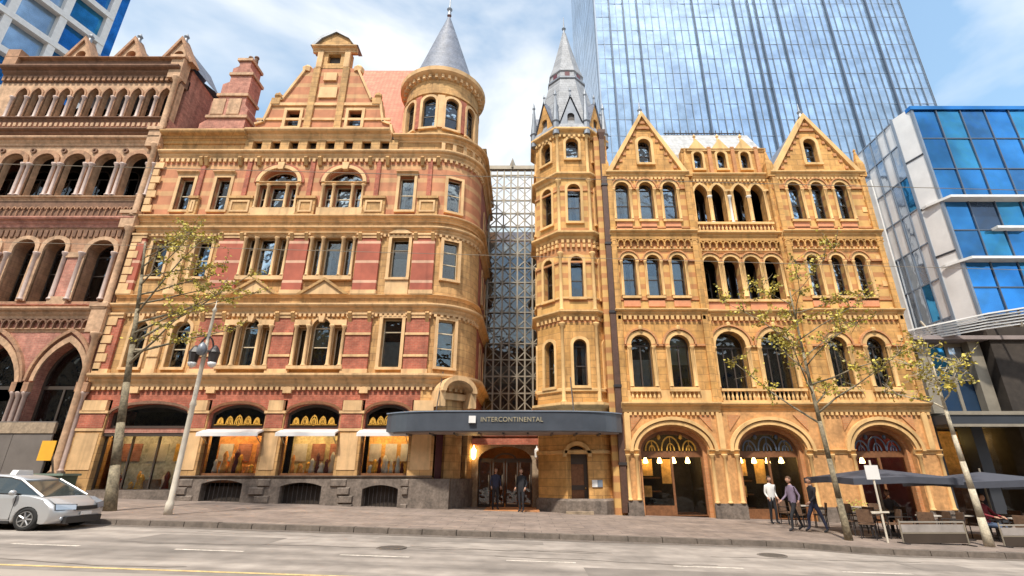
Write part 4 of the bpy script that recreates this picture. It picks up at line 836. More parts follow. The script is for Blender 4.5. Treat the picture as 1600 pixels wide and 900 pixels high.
for a, b in PB[1:]:
    part('pier_cap', MB().box(a + 0.05, b - 0.05, FY - 0.16, FY + 0.02, 14.8, 15.85).box(a + 0.02, b - 0.02, FY - 0.26, FY + 0.02, 15.85, 16.0).box(a + 0.02, b - 0.02, FY - 0.24, FY + 0.02, 14.78, 14.92), 'stone_b', B)
    part('pier_cap_panel', MB().plate([(a + 0.18, 15.02), (b - 0.18, 15.02), (b - 0.18, 15.74), (a + 0.18, 15.74)], [[(a + 0.28, 15.12), (b - 0.28, 15.12), (b - 0.28, 15.64), (a + 0.28, 15.64)]], FY - 0.22, FY - 0.155), 'trim_b', B)
    part('pier_cap_shaft', MB().box((a + b)/2 - 0.12, (a + b)/2 + 0.12, FY - 0.1, FY + 0.02, 16.0, 18.4), 'brick_b', B)
curved(14.75, 18.55, 'band_b', dict(z=15.2, w=0.8, h=2.1))
# ---- main cornice and attic gallery
course('cornice', 18.5, 0.5, 0.34, 'trim_b'); course('cornice', 19.55, 0.62, 0.62, 'stone_b', -20.95, -16.1, False)
part('frieze', MB().box(BX0, -16.1, FY - 0.02, FY + 0.5, 19.0, 19.56), 'stone_b', B); part('parapet', MB().box(BX0, -16.1, FY - 0.25, FY + 0.3, 20.15, 20.5), 'trim_b', B)
for i in range(8):                                                # square openings of the gallery between stub piers
    x = -15.45 + i*1.05; part('gallery_opening', MB().box(x - 0.27, x + 0.27, FY + 0.3, FY + 0.34, 19.02, 19.75), 'frame_dark', B)
    part('gallery_pier', MB().box(x + 0.27, x + 0.78, FY - 0.16, FY + 0.45, 18.98, 19.75), 'stone_b', B)
part('gallery_pier', MB().box(-16.15, -15.72, FY - 0.16, FY + 0.45, 18.98, 19.75), 'stone_b', B)
course('cornice', 19.72, 0.62, 0.55, 'trim_b', -16.15, -7.8, False)
part('frieze', MB().box(-7.75, RX, FY - 0.02, FY + 0.4, 18.95, 19.7), 'stone_b', B); curved(18.95, 19.7, 'stone_b')
m = MB()
for i in range(6):
    an = math.radians(-90 + 15*i + 7); q = Matrix.Translation((RX + RR*math.cos(an), RY + RR*math.sin(an), 0)) @ Matrix.Rotation(an + PI/2, 4, 'Z'); e = MB().box(-0.1, 0.1, -0.16, 0.05, 19.1, 19.6); m.add([q @ Vector(p) for p in e.v], e.f)
part('modillions', m, 'trim_b', B, kind='stuff')
# ---- stepped gable
GX = -12.0; gy = FY + 0.12
gp = [(-16.1, 20.33), (-7.9, 20.33), (-8.0, 21.0), (-8.5, 21.2), (-8.65, 21.9), (-8.8, 22.75), (-9.35, 22.85), (-10.5, 25.35), (-13.5, 25.35), (-14.65, 22.85), (-15.2, 22.75), (-15.35, 21.9), (-15.5, 21.2), (-16.0, 21.0)]
part('gable_wall', MB().plate(gp, [shift(outline('rect', 0.8, 1.2), x, 20.85) for x in (-13.85, -10.15)], gy, gy + 0.5), 'band_b', B)
for x in (-13.85, -10.15): window(B, 'rect', x, 20.85, 0.8, 1.2, gy, trim='trim_b', tw=0.17, tp=0.1, frame='frame_dark', rail=0.5)
for i in range(1, len(gp) - 1):
    (xa, za), (xb, zb) = gp[i], gp[(i + 1)]
    if i == 7: continue
    dx, dz = xb - xa, zb - za; ln = math.hypot(dx, dz); nx, nz_ = -dz/ln*0.14, dx/ln*0.14
    part('coping', MB().plate([(xa, za), (xb, zb), (xb - nx, zb - nz_), (xa - nx, za - nz_)], [], gy - 0.12, gy + 0.6), 'trim_b', B)
part('gable_band', MB().box(-15.2, -8.8, gy - 0.1, gy + 0.01, 22.42, 22.62), 'trim_b', B); part('gable_band', MB().box(-16.0, -8.0, gy - 0.08, gy + 0.01, 21.35, 21.5), 'trim_b', B)
for x in (-12.9, -11.1): part('gable_pilaster', MB().box(x - 0.2, x + 0.2, gy - 0.14, gy + 0.01, 20.4, 25.3), 'stone_b', B)
part('niche', MB().box(-12.55, -11.45, gy - 0.1, gy + 0.01, 23.0, 23.8).box(-12.4, -11.6, gy - 0.14, gy + 0.01, 24.3, 24.9), 'trim_b', B)
for x in (-15.05, -8.95):
    part('urn', MB().box(x - 0.26, x + 0.26, gy - 0.14, gy + 0.4, 22.5, 22.95).ring(x, gy + 0.12, [(0.1, 22.95), (0.24, 23.2), (0.22, 23.35), (0.1, 23.4), (0.05, 23.55), (0.001, 23.6)], 10), 'stone_b', B)
for x in (-13.6, -10.4): part('scroll', MB().ring(x, gy + 0.15, [(0.3, 25.1), (0.34, 25.4), (0.2, 25.6), (0.001, 25.7)], 8), 'trim_b', B)
part('gable_top', MB().plate([(-13.0, 25.3), (-11.0, 25.3), (-11.0, 26.7), (-13.0, 26.7)], [shift(outline('rect', 0.8, 0.75), -12.0, 25.75)], gy, gy + 0.5), 'stone_b', B)
part('gable_top_recess', MB().box(-12.5, -11.5, gy + 0.3, gy + 0.36, 25.6, 26.6), 'frame_dark', B)
for x in (-12.85, -11.15): part('gable_top_pilaster', MB().box(x - 0.17, x + 0.17, gy - 0.14, gy + 0.01, 25.35, 26.65), 'trim_b', B)
part('gable_cornice', MB().sweep_x(corn_prof(gy, 26.6, 0.35, 0.35), -13.4, -10.6), 'trim_b', B)
part('gable_pediment', MB().plate([(-13.3, 26.95), (-10.7, 26.95), (-11.1, 27.5), (-12.0, 28.05), (-12.9, 27.5)], [], gy - 0.2, gy + 0.55), 'stone_b', B)
part('gable_pediment_coping', MB().plate([(-13.5, 26.93), (-12.95, 27.68), (-12.0, 28.25), (-11.05, 27.68), (-10.5, 26.93), (-10.75, 26.93), (-11.15, 27.5), (-12.0, 28.02), (-12.85, 27.5), (-13.25, 26.93)], [], gy - 0.34, gy + 0.6), 'lead', B)
# ---- roofs, chimney, body
part('tile_roof', MB().add([(-16.0, 24.6, 20.3), (-6.2, 24.6, 20.3), (-6.2, 30.5, 31.4), (-14.5, 30.5, 31.4), (-16.0, 36, 20.3), (-6.2, 36, 20.3), (-6.2, 31.2, 31.4), (-14.5, 31.2, 31.4)], [(0, 1, 2, 3), (3, 2, 6, 7), (7, 6, 5, 4), (1, 5, 6, 2), (4, 0, 3, 7)]), 'terracotta', B)
ch = part('chimney_stack', MB().plate([(-20.3, 20.2), (-17.5, 20.2), (-17.5, 23.2), (-17.75, 23.6), (-17.75, 26.2), (-18.0, 26.6), (-18.0, 27.4), (-18.75, 27.4), (-18.75, 26.7), (-19.1, 26.5), (-19.1, 25.4), (-19.5, 25.2), (-19.5, 24.0), (-19.9, 23.8), (-19.9, 22.4), (-20.3, 22.1)], [], 25.3, 26.5), 'pink_a', B)
for z, xa, xb in ((27.1, -18.9, -17.9), (25.9, -19.2, -17.65), (24.2, -19.65, -17.65), (22.5, -20.0, -17.4)): sub('chimney_band', MB().box(xa, xb, 25.2, 26.6, z, z + 0.2), 'trim_a', ch)
for x in (-18.6, -18.2): sub('chimney_pot', MB().ring(x, 26.0, [(0.15, 27.3), (0.12, 28.0), (0.16, 28.05), (0.14, 28.15)], 10), 'dark_a', ch)
for x0_, x1_ in ((-19.8, -19.0), (-18.8, -18.0)): sub('chimney_panel', MB().box(x0_, x1_, 25.24, 25.32, 22.8, 24.0), 'trim_a', ch)
for x in (-19.8, -18.9, -18.0):
    sub('chimney_arch', MB().arch(x, 20.55, 0.66, 0.42, 0.16, 25.16, 25.32, 10), 'dark_a', ch); sub('chimney_niche', MB().plate(shift(outline('round', 0.64, 0.7), x, 20.25), [], 25.27, 25.31), 'interior', ch)
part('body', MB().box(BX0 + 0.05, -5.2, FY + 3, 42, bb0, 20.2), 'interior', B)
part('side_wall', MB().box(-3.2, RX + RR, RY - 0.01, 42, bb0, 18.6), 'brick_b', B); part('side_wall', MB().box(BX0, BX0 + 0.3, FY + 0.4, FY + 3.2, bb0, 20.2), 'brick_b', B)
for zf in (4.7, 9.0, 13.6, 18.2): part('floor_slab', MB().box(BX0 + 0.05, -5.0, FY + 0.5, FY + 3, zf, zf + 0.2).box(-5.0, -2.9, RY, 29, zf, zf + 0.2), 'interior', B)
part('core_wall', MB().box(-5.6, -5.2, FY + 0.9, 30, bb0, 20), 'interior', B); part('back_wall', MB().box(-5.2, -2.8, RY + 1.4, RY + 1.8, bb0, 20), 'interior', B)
part('roof_deck', MB().box(BX0, -5.3, FY + 0.3, 42, 20.2, 20.3).box(-5.3, RX + RR - 0.1, RY, 42, 18.6, 18.7), 'lead', B)
part('side_chimney', MB().box(-3.4, -2.6, 27.2, 28.4, 18.6, 21.6).box(-3.5, -2.5, 27.1, 28.5, 21.3, 21.55).box(-3.45, -2.55, 27.15, 28.45, 20.2, 20.4), 'stone_b', B)
# side-lane pilasters and windows catch the light in the gap
for i, z in enumerate((6.6, 11.2, 15.2)): 
    for y in (28.5, 31.0): window(B, 'rect', RX + RR, z, 0.8, 2.0, y, rot=PI/2, trim='trim_b', tw=0.12, reveal=-0.02, sill=True)
# ---- round turret
UX, UY, UR = -5.4, 26.3, 2.32
def uring(name, prof, material, seg=40, smooth=False): return part(name, MB().ring(UX, UY, [(UR + a, z) for a, z in prof], seg, caps=False), material, B, smooth)
course('turret_course', 19.66, 0.4, 0.4, 'trim_b', -7.6, RX)
uring('turret_base', [(-0.1, 19.0), (0.0, 19.0), (0.0, 20.05), (0.12, 20.1), (0.12, 20.35), (0.0, 20.4), (0, 20.75)], 'stone_b')
wz, wh, ww = 20.75, 2.25, 0.82; angs = [-90 + d_ for d_ in (-78, -42, -8, 26, 60, 96)]
hd = math.degrees(math.asin(ww/2/UR))
for i, an in enumerate(angs):
    a = math.radians(an); rr = UR*math.cos(math.radians(hd))
    nxt = angs[(i + 1) % len(angs)] if i < len(angs) - 1 else angs[0] + 360
    part('turret_wall', MB().loop_ring(UX, UY, [(UR - 0.35, wz), (UR - 0.35, wz + wh + 0.12), (UR, wz + wh + 0.12), (UR, wz)], max(3, int((nxt - an)/6)), math.radians(an + hd), math.radians(nxt - hd)), 'stone_b', B)
    fm = Matrix.Translation((UX + (rr + 0.01)*math.cos(a), UY + (rr + 0.01)*math.sin(a), 0)) @ Matrix.Rotation(a + PI/2, 4, 'Z'); hw = ww/2 + 0.01
    p = fm @ Vector((0, 0, wz)); window(B, 'round', p.x, wz, ww, wh, p.y, rot=a + PI/2, trim='trim_b', tw=0.15, tp=0.1, frame='frame_dark', rail=0.5, reveal=0.14, curt=1 if i == 2 else 0)
    k = MB().plate([(-hw, wz + wh - 0.42), (-hw, wz + wh + 0.13), (hw, wz + wh + 0.13), (hw, wz + wh - 0.42)] + [(q_[0], q_[1]) for q_ in shift(outline('round', ww, wh, None, 12), 0, wz)[2:]], [], 0.02, 0.2, fm); part('arch_spandrel', k, 'stone_b', B)
    if i < len(angs) - 1:
        am = math.radians((an + nxt)/2); part('turret_pilaster', MB().loop_ring(UX, UY, [(UR - 0.02, wz), (UR - 0.02, 23.1), (UR + 0.1, 23.1), (UR + 0.1, wz)], 2, am - 0.09, am + 0.09), 'brick_b' if i % 2 else 'trim_b', B)
uring('turret_core', [(-0.95, 19.0), (-0.95, 24.5)], 'interior', 20); uring('turret_floor', [(-2.3, 20.4), (-0.3, 20.4)], 'interior', 20)
uring('turret_frieze', [(-0.3, 23.1), (0, 23.1), (0.0, 23.2), (0.1, 23.25), (0.1, 23.4), (0.0, 23.45), (0.0, 24.3), (0.05, 24.35)], 'stone_b', 40)
m = MB()
for i in range(40):
    an = 2*PI*i/40; q = Matrix.Translation((UX + UR*math.cos(an), UY + UR*math.sin(an), 0)) @ Matrix.Rotation(an + PI/2, 4, 'Z'); e = MB().box(-0.08, 0.08, -0.22, 0.05, 24.35, 24.6); m.add([q @ Vector(p) for p in e.v], e.f)
part('modillions', m, 'trim_b', B, kind='stuff')
uring('turret_cornice', [(0.0, 24.3), (0.08, 24.55), (0.3, 24.66), (0.42, 24.75), (0.46, 25.0), (0.38, 25.05), (-0.2, 25.12)], 'trim_b')
uring('conical_roof', [(0.02, 25.08), (-0.14, 25.5), (-0.58, 26.7), (-1.66, 30.3), (-2.22, 32.1)], 'slate', 40, True)
part('roof_finial', MB().ring(UX, UY, [(0.16, 32.3), (0.1, 32.7), (0.2, 32.9), (0.06, 33.1), (0.035, 34.2), (0.1, 34.3), (0.02, 34.5), (0.001, 35.4)], 10), 'lead', B)

for z0, z1, st, pj in ((5.40, 5.56, 0.26, 0.12), (9.08, 9.24, 0.24, 0.12), (13.56, 13.72, 0.24, 0.12), (18.30, 18.52, 0.3, 0.14)):
    part('dentil_course', dentils(MB(), BX0 + 0.1, RX, FY, z0, z1, st, pj), 'trim_b', B, kind='stuff')
    m = MB(); n = 12
    for i in range(n):
        an = math.radians(-90 + 90*(i + 0.5)/n); q = Matrix.Translation((RX + RR*math.cos(an), RY + RR*math.sin(an), 0)) @ Matrix.Rotation(an + PI/2, 4, 'Z'); e = MB().box(-0.07, 0.07, -pj, 0.05, z0, z1); m.add([q @ Vector(p) for p in e.v], e.f)
    part('dentil_course', m, 'trim_b', B, kind='stuff')
for a, b in PB[1:]:                                                # scrolled brackets under the storey cornices, blocks on pilasters
    for z in (9.28, 13.74, 18.55):
        for x in (a + 0.16, b - 0.16): part('bracket', MB().sweep_x([(FY + 0.02, z + 0.02), (FY - 0.28, z + 0.02), (FY - 0.34, z - 0.08), (FY - 0.14, z - 0.5), (FY + 0.02, z - 0.55)], x - 0.09, x + 0.09), 'stone_b', B)
    for z in (7.0, 8.1): part('pilaster_block', MB().box(a + 0.02, b - 0.02, FY - 0.19, FY - 0.1, z, z + 0.12), 'trim_b', B)
for x in (-19.3, -17.2, -13.78, -10.22): part('keystone', MB().plate([(x - 0.1, 8.78), (x + 0.1, 8.78), (x + 0.17, 9.1), (x - 0.17, 9.1)], [], FY - 0.2, FY + 0.02), 'trim_b', B)
for x in (-13.8, -10.15): part('keystone', MB().plate([(x - 0.13, 17.75), (x + 0.13, 17.75), (x + 0.2, 18.2), (x - 0.2, 18.2)], [], FY - 0.24, FY + 0.02), 'trim_b', B)
for x in (-19.45, -17.15): part('window_hood', MB().sweep_x(corn_prof(FY, 13.42, 0.16, 0.2), x - 0.65, x + 0.65), 'trim_b', B)
for x in (-19.0, -16.95, -6.62): part('window_hood', MB().sweep_x(corn_prof(FY, 17.45, 0.2, 0.22), x - 0.62, x + 0.62), 'trim_b', B)
for i in range(26):                                                # corner quoins on the left edge
    z = 6.3 + i*0.46
    if not (9.0 < z < 10.2 or 13.3 < z < 14.8 or z > 18.1): part('quoin', MB().box(BX0, BX0 + (0.5 if i % 2 else 0.32), FY - 0.2, FY - 0.1, z, z + 0.4), 'trim_b', B)
# ================================================================== venetian gothic building at the far left
A = root('venetian_gothic_building', (-26, 24, 0.8), 'brown and cream venetian gothic building with long rows of arcaded windows', 'building')
AX0, AX1, AY = -32.0, -21.05, 23.95; ab = gz(-26, 24) - 0.8
def acourse(name, z0, h, p, material): part(name, MB().sweep_x(corn_prof(AY, z0, h, p), AX0, AX1 - 0.02), material, A)
# ground storey: tall pointed portals
ga = [(-22.55, 2.3), (-26.1, 3.2), (-30.0, 3.2)]
part('wall', MB().plate([(AX0, ab), (AX1, ab), (AX1, 8.3), (AX0, 8.3)], [shift(outline('point', w, 7.75 - ab - 0.02, None, 16), x, ab + 0.02) for x, w in ga], AY, AY + 0.8), 'pink_a', A)
for x, w in ga:
    ol = outline('point', w, 7.75 - ab, None, 16); up = [p for p in ol if p[1] > 7.75 - ab - w*0.84]
    for t0, t1, pj, mt in ((0.0, 0.2, 0.08, 'trim_a'), (0.3, 0.42, 0.16, 'stone_a')):
        zc = 7.75 - w*0.83; o1 = [(p[0]*(w + 2*t1)/w, (p[1] + ab - zc)*(w + 2*t1)/w + zc) for p in up]; o0 = [(p[0]*(w + 2*t0 + 0.001)/w, (p[1] + ab - zc)*(w + 2*t0)/w + zc) for p in up]
        part('arch_moulding', MB().plate(shift(o1 + o0[::-1], x, 0), [], AY - pj, AY + 0.03), mt, A)
    shafts('portal_shaft', A, [(x + s*(w/2 + 0.12 + 0.26*k), AY - 0.08, gz(x, 24) + 1.0, 5.3, 0.1) for s in (-1, 1) for k in (0, 1)], 'shaft_a')
    part('portal_capital', MB().box(x - w/2 - 0.55, x - w/2 + 0.02, AY - 0.24, AY + 0.02, 5.3, 5.75).box(x + w/2 - 0.02, x + w/2 + 0.55, AY - 0.24, AY + 0.02, 5.3, 5.75), 'stone_a', A)
    part('pier_base', MB().box(x - w/2 - 0.6, x - w/2 + 0.02, AY - 0.26, AY + 0.02, ab, gz(x, 24) + 1.0).box(x + w/2 - 0.02, x + w/2 + 0.6, AY - 0.26, AY + 0.02, ab, gz(x, 24) + 1.0), 'granite', A)
    wf = part('shop_front', MB().plate(shift(ol, x, ab), [shift(inset(ol, 0.12), x, ab)], AY + 0.5, AY + 0.6).box(x - w/2, x + w/2, AY + 0.49, AY + 0.61, 5.5, 5.66).box(x - 0.05, x + 0.05, AY + 0.49, AY + 0.61, ab, 5.5), 'frame_dark', A)
    for s in (-1, 1): sub('pane', MB().box(min(x + s*0.05, x + s*(w/2 - 0.1)), max(x + s*0.05, x + s*(w/2 - 0.1)), AY + 0.54, AY + 0.555, ab, 5.5), 'glass', wf)
    sub('pane', MB().plate([(x + (p[0])*0.93, p[1] + ab - 0.12) for p in up], [], AY + 0.54, AY + 0.555), 'glass', wf)
acourse('string_course', 8.25, 0.2, 0.12, 'trim_a')
m = MB(); n = 30
for i in range(n):
    x = AX0 + (AX1 - AX0)*(i + 0.5)/n; st = (AX1 - AX0)/n; m.arch(x, 8.72, st*0.6, st*0.35, st*0.2, AY - 0.16, AY + 0.02, 6); m.box(x - st/2 - 0.02, x - st/2 + 0.05, AY - 0.16, AY + 0.02, 8.46, 8.74)
part('corbel_table', m, 'dark_a', A, kind='stuff'); part('frieze', MB().box(AX0, AX1, AY, AY + 0.6, 8.3, 9.0), 'pink_a', A)
acourse('cornice', 8.95, 0.55, 0.38, 'trim_a'); acourse('string_course', 9.5, 0.2, 0.2, 'pink_a')
# second storey: paired round arches, wide single at the corner
w2 = [dict(x=-22.5, z=9.9, w=1.45, h=3.45, kind='round', mull=1), dict(x=-24.98, z=9.9, w=1.15, h=3.5, kind='round'), dict(x=-26.6, z=9.9, w=1.15, h=3.5, kind='round'), dict(x=-28.6, z=9.9, w=1.15, h=3.5), dict(x=-30.3, z=9.9, w=1.15, h=3.5)]
storey(A, AX0, AX1, 9.5, 14.2, AY, w2, 'stone_a', trim='trim_a', tw=0.2, tp=0.1, rail=0.6, sill=False, reveal=0.65, depth=0.7)
shafts('window_shaft', A, [(x, AY - 0.1, 9.95, 12.6, 0.11) for x in (-25.78, -24.25, -27.35, -23.4, -21.68, -27.85, -29.45, -31.05)], 'shaft_a')
part('pier_panel', MB().box(-24.1, -23.55, AY - 0.09, AY + 0.02, 9.95, 12.3), 'pink_a', A); part('impost', MB().box(-24.35, -23.3, AY - 0.16, AY + 0.02, 12.3, 12.6), 'trim_a', A); part('pier_base', MB().box(-24.3, -23.35, AY - 0.2, AY + 0.02, 9.7, 10.1), 'trim_a', A)
part('carved_spandrel', dentils(MB(), AX0, AX1, AY, 13.55, 13.95, 0.3, 0.07, 0.6), 'dark_a', A, kind='stuff')
acourse('cornice', 14.1, 0.55, 0.36, 'pink_a')
part('balcony_wall', MB().box(AX0, AX1, AY - 0.02, AY + 0.5, 14.6, 16.0), 'dark_a', A)
m = MB()
for i in range(34):
    x = AX0 + (AX1 - AX0)*(i + 0.5)/34; m.arch(x, 15.2, 0.15, 0.12, 0.05, AY - 0.12, AY, 6); m.tube((x - 0.14, AY - 0.08, 14.7), (x - 0.14, AY - 0.08, 15.2), 0.03, seg=5)
part('balcony_arcading', m, 'stone_a', A, kind='stuff'); acourse('balcony_rail', 15.75, 0.25, 0.2, 'trim_a')
# third storey: great arcade
cx5 = [-22.1 - 1.77*i for i in range(6)]
storey(A, AX0, AX1, 15.9, 19.5, AY, [dict(x=x, z=16.1, w=1.22, h=2.75, kind='round', mull=1) for x in cx5], 'trim_a', trim='stone_a', tw=0.22, tp=0.1, rail=0, sill=False, reveal=1.7, depth=0.4)
shafts('arcade_column', A, [(x + s*0.16, AY - 0.1, 16.05, 18.15, 0.1) for x in [-21.22 - 1.77*i for i in range(7)] for s in (-1, 1) if AX0 < x + s*0.16 < AX1], 'shaft_a')
for x in [-22.98 - 1.77*i for i in range(5)]: part('roundel', MB().add([Matrix.Translation((x, AY - 0.05, 19.05)) @ Matrix.Rotation(PI/2, 4, 'X') @ Vector(p) for p in MB().ring(0, 0, [(0.16, -0.03), (0.16, 0.05), (0.08, 0.05), (0.08, -0.03)], 12, caps=False).v], MB().ring(0, 0, [(0.16, -0.03), (0.16, 0.05), (0.08, 0.05), (0.08, -0.03)], 12, caps=False).f), 'dark_a', A)
acourse('cornice', 19.4, 0.5, 0.34, 'trim_a'); part('frieze', MB().box(AX0, AX1, AY, AY + 0.6, 19.5, 20.5), 'dark_a', A)
acourse('cornice', 20.0, 0.45, 0.4, 'dark_a'); part('frieze', MB().box(AX0, AX1, AY, AY + 0.6, 20.45, 21.3), 'pink_a', A)
part('dentil_course', dentils(MB(), AX0, AX1, AY, 20.75, 21.0, 0.3, 0.1), 'trim_a', A, kind='stuff'); acourse('string_course', 21.1, 0.25, 0.22, 'dark_a')
# top gallery: eleven pointed openings on colonnettes
cx11 = [-21.75 - 0.865*i for i in range(11)]
storey(A, AX0, AX1, 21.3, 24.0, AY, [dict(x=x, z=21.4, w=0.62, h=2.2, kind='point') for x in cx11], 'trim_a', trim='stone_a', tw=0.1, tp=0.07, rail=0, sill=False, reveal=1.7, depth=0.35)
shafts('gallery_column', A, [(-21.32 - 0.865*i, AY - 0.08, 21.35, 22.9, 0.09) for i in range(12)], 'shaft_a')
part('frieze', MB().box(AX0, AX1, AY, AY + 0.7, 24.0, 24.7), 'dark_a', A); part('dentil_course', dentils(MB(), AX0, AX1, AY, 24.1, 24.4, 0.32, 0.16), 'stone_a', A, kind='stuff')
acourse('cornice', 24.4, 0.6, 0.55, 'dark_a'); part('parapet', MB().box(AX0, AX1, AY - 0.25, AY + 0.2, 25.0, 25.5), 'dark_a', A); acourse('parapet_coping', 25.45, 0.2, 0.5, 'stone_a')
for x in (-21.75, -24.75, -27.9):                                   # gablets above the parapet
    part('gablet', MB().plate([(x - 1.0, 25.6), (x + 1.0, 25.6), (x, 27.5)], [shift(outline('round', 0.6, 0.8), x, 25.8)], AY + 0.0, AY + 0.5), 'trim_a', A)
    part('gablet_recess', MB().box(x - 0.35, x + 0.35, AY + 0.3, AY + 0.34, 25.7, 26.7), 'pink_a', A)
    for s in (-1, 1): part('gablet_coping', MB().plate([(x + s*1.12, 25.58), (x, 27.72), (x, 27.4), (x + s*0.92, 25.58)], [], AY - 0.14, AY + 0.6), 'stone_a', A)
    part('finial', MB().ring(x, AY + 0.2, [(0.14, 27.4), (0.1, 27.8), (0.17, 27.95), (0.001, 28.25)], 8), 'lead', A)
    part('gablet_roof', MB().add([(x - 1, AY + 0.5, 25.6), (x, AY + 0.5, 27.4), (x + 1, AY + 0.5, 25.6), (x, AY + 3, 27.4), (x - 1, AY + 3, 25.6), (x + 1, AY + 3, 25.6)], [(0, 1, 3, 4), (1, 2, 5, 3)]), 'slate', A)
part('corner_block', MB().box(-31.9, -31.1, AY - 0.5, AY + 0.4, 25.0, 26.2), 'stone_a', A)
# right corner pier with stacked carved shafts, side wall above the neighbour
shafts('corner_shaft', A, [(-21.22, AY - 0.18, z0, z1, 0.16) for z0, z1 in ((gz(-21, 24) + 0.9, 8.2), (9.6, 14.1), (14.7, 19.4), (20.4, 24.3))], 'trim_a', 12)
for z, h in ((8.2, 1.5), (14.0, 1.0), (19.2, 1.3), (24.2, 1.7)):
    part('corner_block', MB().box(-21.75, -20.98, AY - 0.34, AY + 0.3, z, z + h).box(-21.85, -20.93, AY - 0.42, AY + 0.3, z + h - 0.2, z + h), 'trim_a', A)
part('side_wall', MB().add([(AX1 - 0.4, AY + 0.6, ab), (AX1, AY + 0.6, ab), (AX1, 38, ab), (AX1 - 0.4, 38, ab), (AX1 - 0.4, AY + 0.6, 25.6), (AX1, AY + 0.6, 25.6), (AX1, 38, 24.4), (AX1 - 0.4, 38, 24.4)], [(0,3,2,1),(4,5,6,7),(0,1,5,4),(1,2,6,5),(2,3,7,6),(3,0,4,7)]), 'pink_a', A)
part('body', MB().box(AX0, AX1 - 0.4, AY + 3, 38, ab, 24.0), 'interior', A); part('side_wall', MB().box(AX0, AX0 + 0.3, AY + 0.6, 38, ab, 25.4), 'pink_a', A)
for zf in (8.4, 14.4, 20.0): part('floor_slab', MB().box(AX0, AX1 - 0.4, AY + 0.6, AY + 3, zf, zf + 0.2), 'interior', A)
part('roof', MB().add([(AX0, AY + 0.5, 25.4), (AX1 - 0.1, AY + 0.5, 25.4), (AX1 - 0.1, 31, 27.2), (AX0, 31, 27.2), (AX1 - 0.1, 38, 24.4), (AX0, 38, 24.4)], [(0, 1, 2, 3), (3, 2, 4, 5)]), 'slate', A)

# ================================================================== glazed atrium in the lane
T = root('glazed_atrium', (-1.1, 31, 0), 'tall steel lattice and glass screen closing the lane between two buildings', 'atrium')
ay = 31.0; x0, x1, zt = -3.0, 1.0, 22.6
for x in (x0, -2.5, -2.0, -1.5, -1.0, -0.5, 0.0, 0.5, x1): part('post', MB().box(x - 0.05, x + 0.05, ay - 0.12, ay + 0.05, 0, zt), 'steel', T)
for i in range(21): part('rail', MB().box(x0, x1, ay - 0.1, ay + 0.03, 1.0 + i*1.05, 1.08 + i*1.05), 'steel', T)
for i in range(4, 20):                                            # diamond bracing, open to the sky at the top
    for k in range(4):
        xa = x0 + (x1 - x0)*k/4; xb = x0 + (x1 - x0)*(k + 1)/4; za = 1.05 + i*1.05; zb = za + 1.03; m = MB(); mx_, mz = (xa + xb)/2, (za + zb)/2
        for p, q in (((xa, mz), (mx_, zb)), ((mx_, zb), (xb, mz)), ((xb, mz), (mx_, za)), ((mx_, za), (xa, mz))): m.tube((p[0], ay - 0.06, p[1]), (q[0], ay - 0.06, q[1]), 0.045 if i > 15 else 0.03, seg=5)
        part('brace', m, 'white_metal' if i > 16 else 'steel', T)
for i in range(16):
    for k in range(4): part('pane', MB().box(x0 + k*1.0 + 0.06, x0 + k*1.0 + 0.94, ay - 0.03, ay - 0.01, 1.1 + i*1.05, 2.0 + i*1.05), 'glass', T)
part('back_wall', MB().box(x0, x1, 36, 36.3, -0.5, 20.0), 'dark_a', T)
for i in range(5): part('gallery', MB().box(x0, x1, 33.4, 35.9, 4.2 + i*3.1, 4.45 + i*3.1).box(x0, x1, 33.4, 33.5, 4.45 + i*3.1, 5.4 + i*3.1), 'steel', T)
part('spire', MB().ring(-0.9, ay, [(0.3, zt), (0.25, zt + 0.25), (0.001, zt + 1.0)], 4), 'steel', T)
part('roof_beam', MB().box(x0, x1, ay - 0.2, ay + 0.15, zt - 0.1, zt + 0.2), 'steel', T)
# lane entrance under the canopy
E_ = root('hotel_entrance', (-1.1, 26, 0.05), 'dark glazed hotel doorway with arched head under the canopy', 'doorway')
ey = 26.2; ez = gz(-1, 24)
part('portal', MB().plate([(-2.65, -0.3), (0.7, -0.3), (0.7, 4.6), (-2.65, 4.6)], [shift(outline('round', 2.7, 2.9, 0.7, 14), -0.98, ez - 0.05)], ey, ey + 0.4), 'granite_light', E_)
part('frieze', MB().box(-2.65, 0.7, ey - 0.3, ey, 3.0, 3.3).box(-2.65, 0.7, ey - 0.2, ey, 3.42, 3.55), 'brick_b', E_)
for x in (-2.0, -1.32, -0.64, 0.04): 
    d = part('door', MB().plate([(x - 0.31, ez), (x + 0.31, ez), (x + 0.31, 2.25), (x - 0.31, 2.25)], [[(x - 0.24, ez + 0.15), (x + 0.24, ez + 0.15), (x + 0.24, 2.17), (x - 0.24, 2.17)]], ey + 0.2, ey + 0.26), 'frame_dark', E_)
    sub('pane', MB().box(x - 0.25, x + 0.25, ey + 0.22, ey + 0.235, ez + 0.14, 2.18), 'glass', d); sub('handle', MB().tube((x + 0.2, ey + 0.14, ez + 0.8), (x + 0.2, ey + 0.14, ez + 1.5), 0.02), 'steel', d)
part('fanlight', MB().arch(-0.98, 2.3, 1.0, 0.25, 0.08, ey + 0.2, ey + 0.26, 12).box(-2.3, 0.35, ey + 0.2, ey + 0.26, 2.25, 2.36), 'frame_dark', E_)
part('lobby_floor', MB().box(-2.6, 0.65, ey + 0.4, 30.8, ez - 0.2, ez + 0.02), 'wall_warm', E_); part('lobby_wall', MB().box(-2.6, 0.65, 30.4, 30.7, ez, 4.4), 'timber', E_); part('lobby_ceiling', MB().box(-2.6, 0.65, ey + 0.4, 30.6, 4.3, 4.5), 'wall_warm', E_)
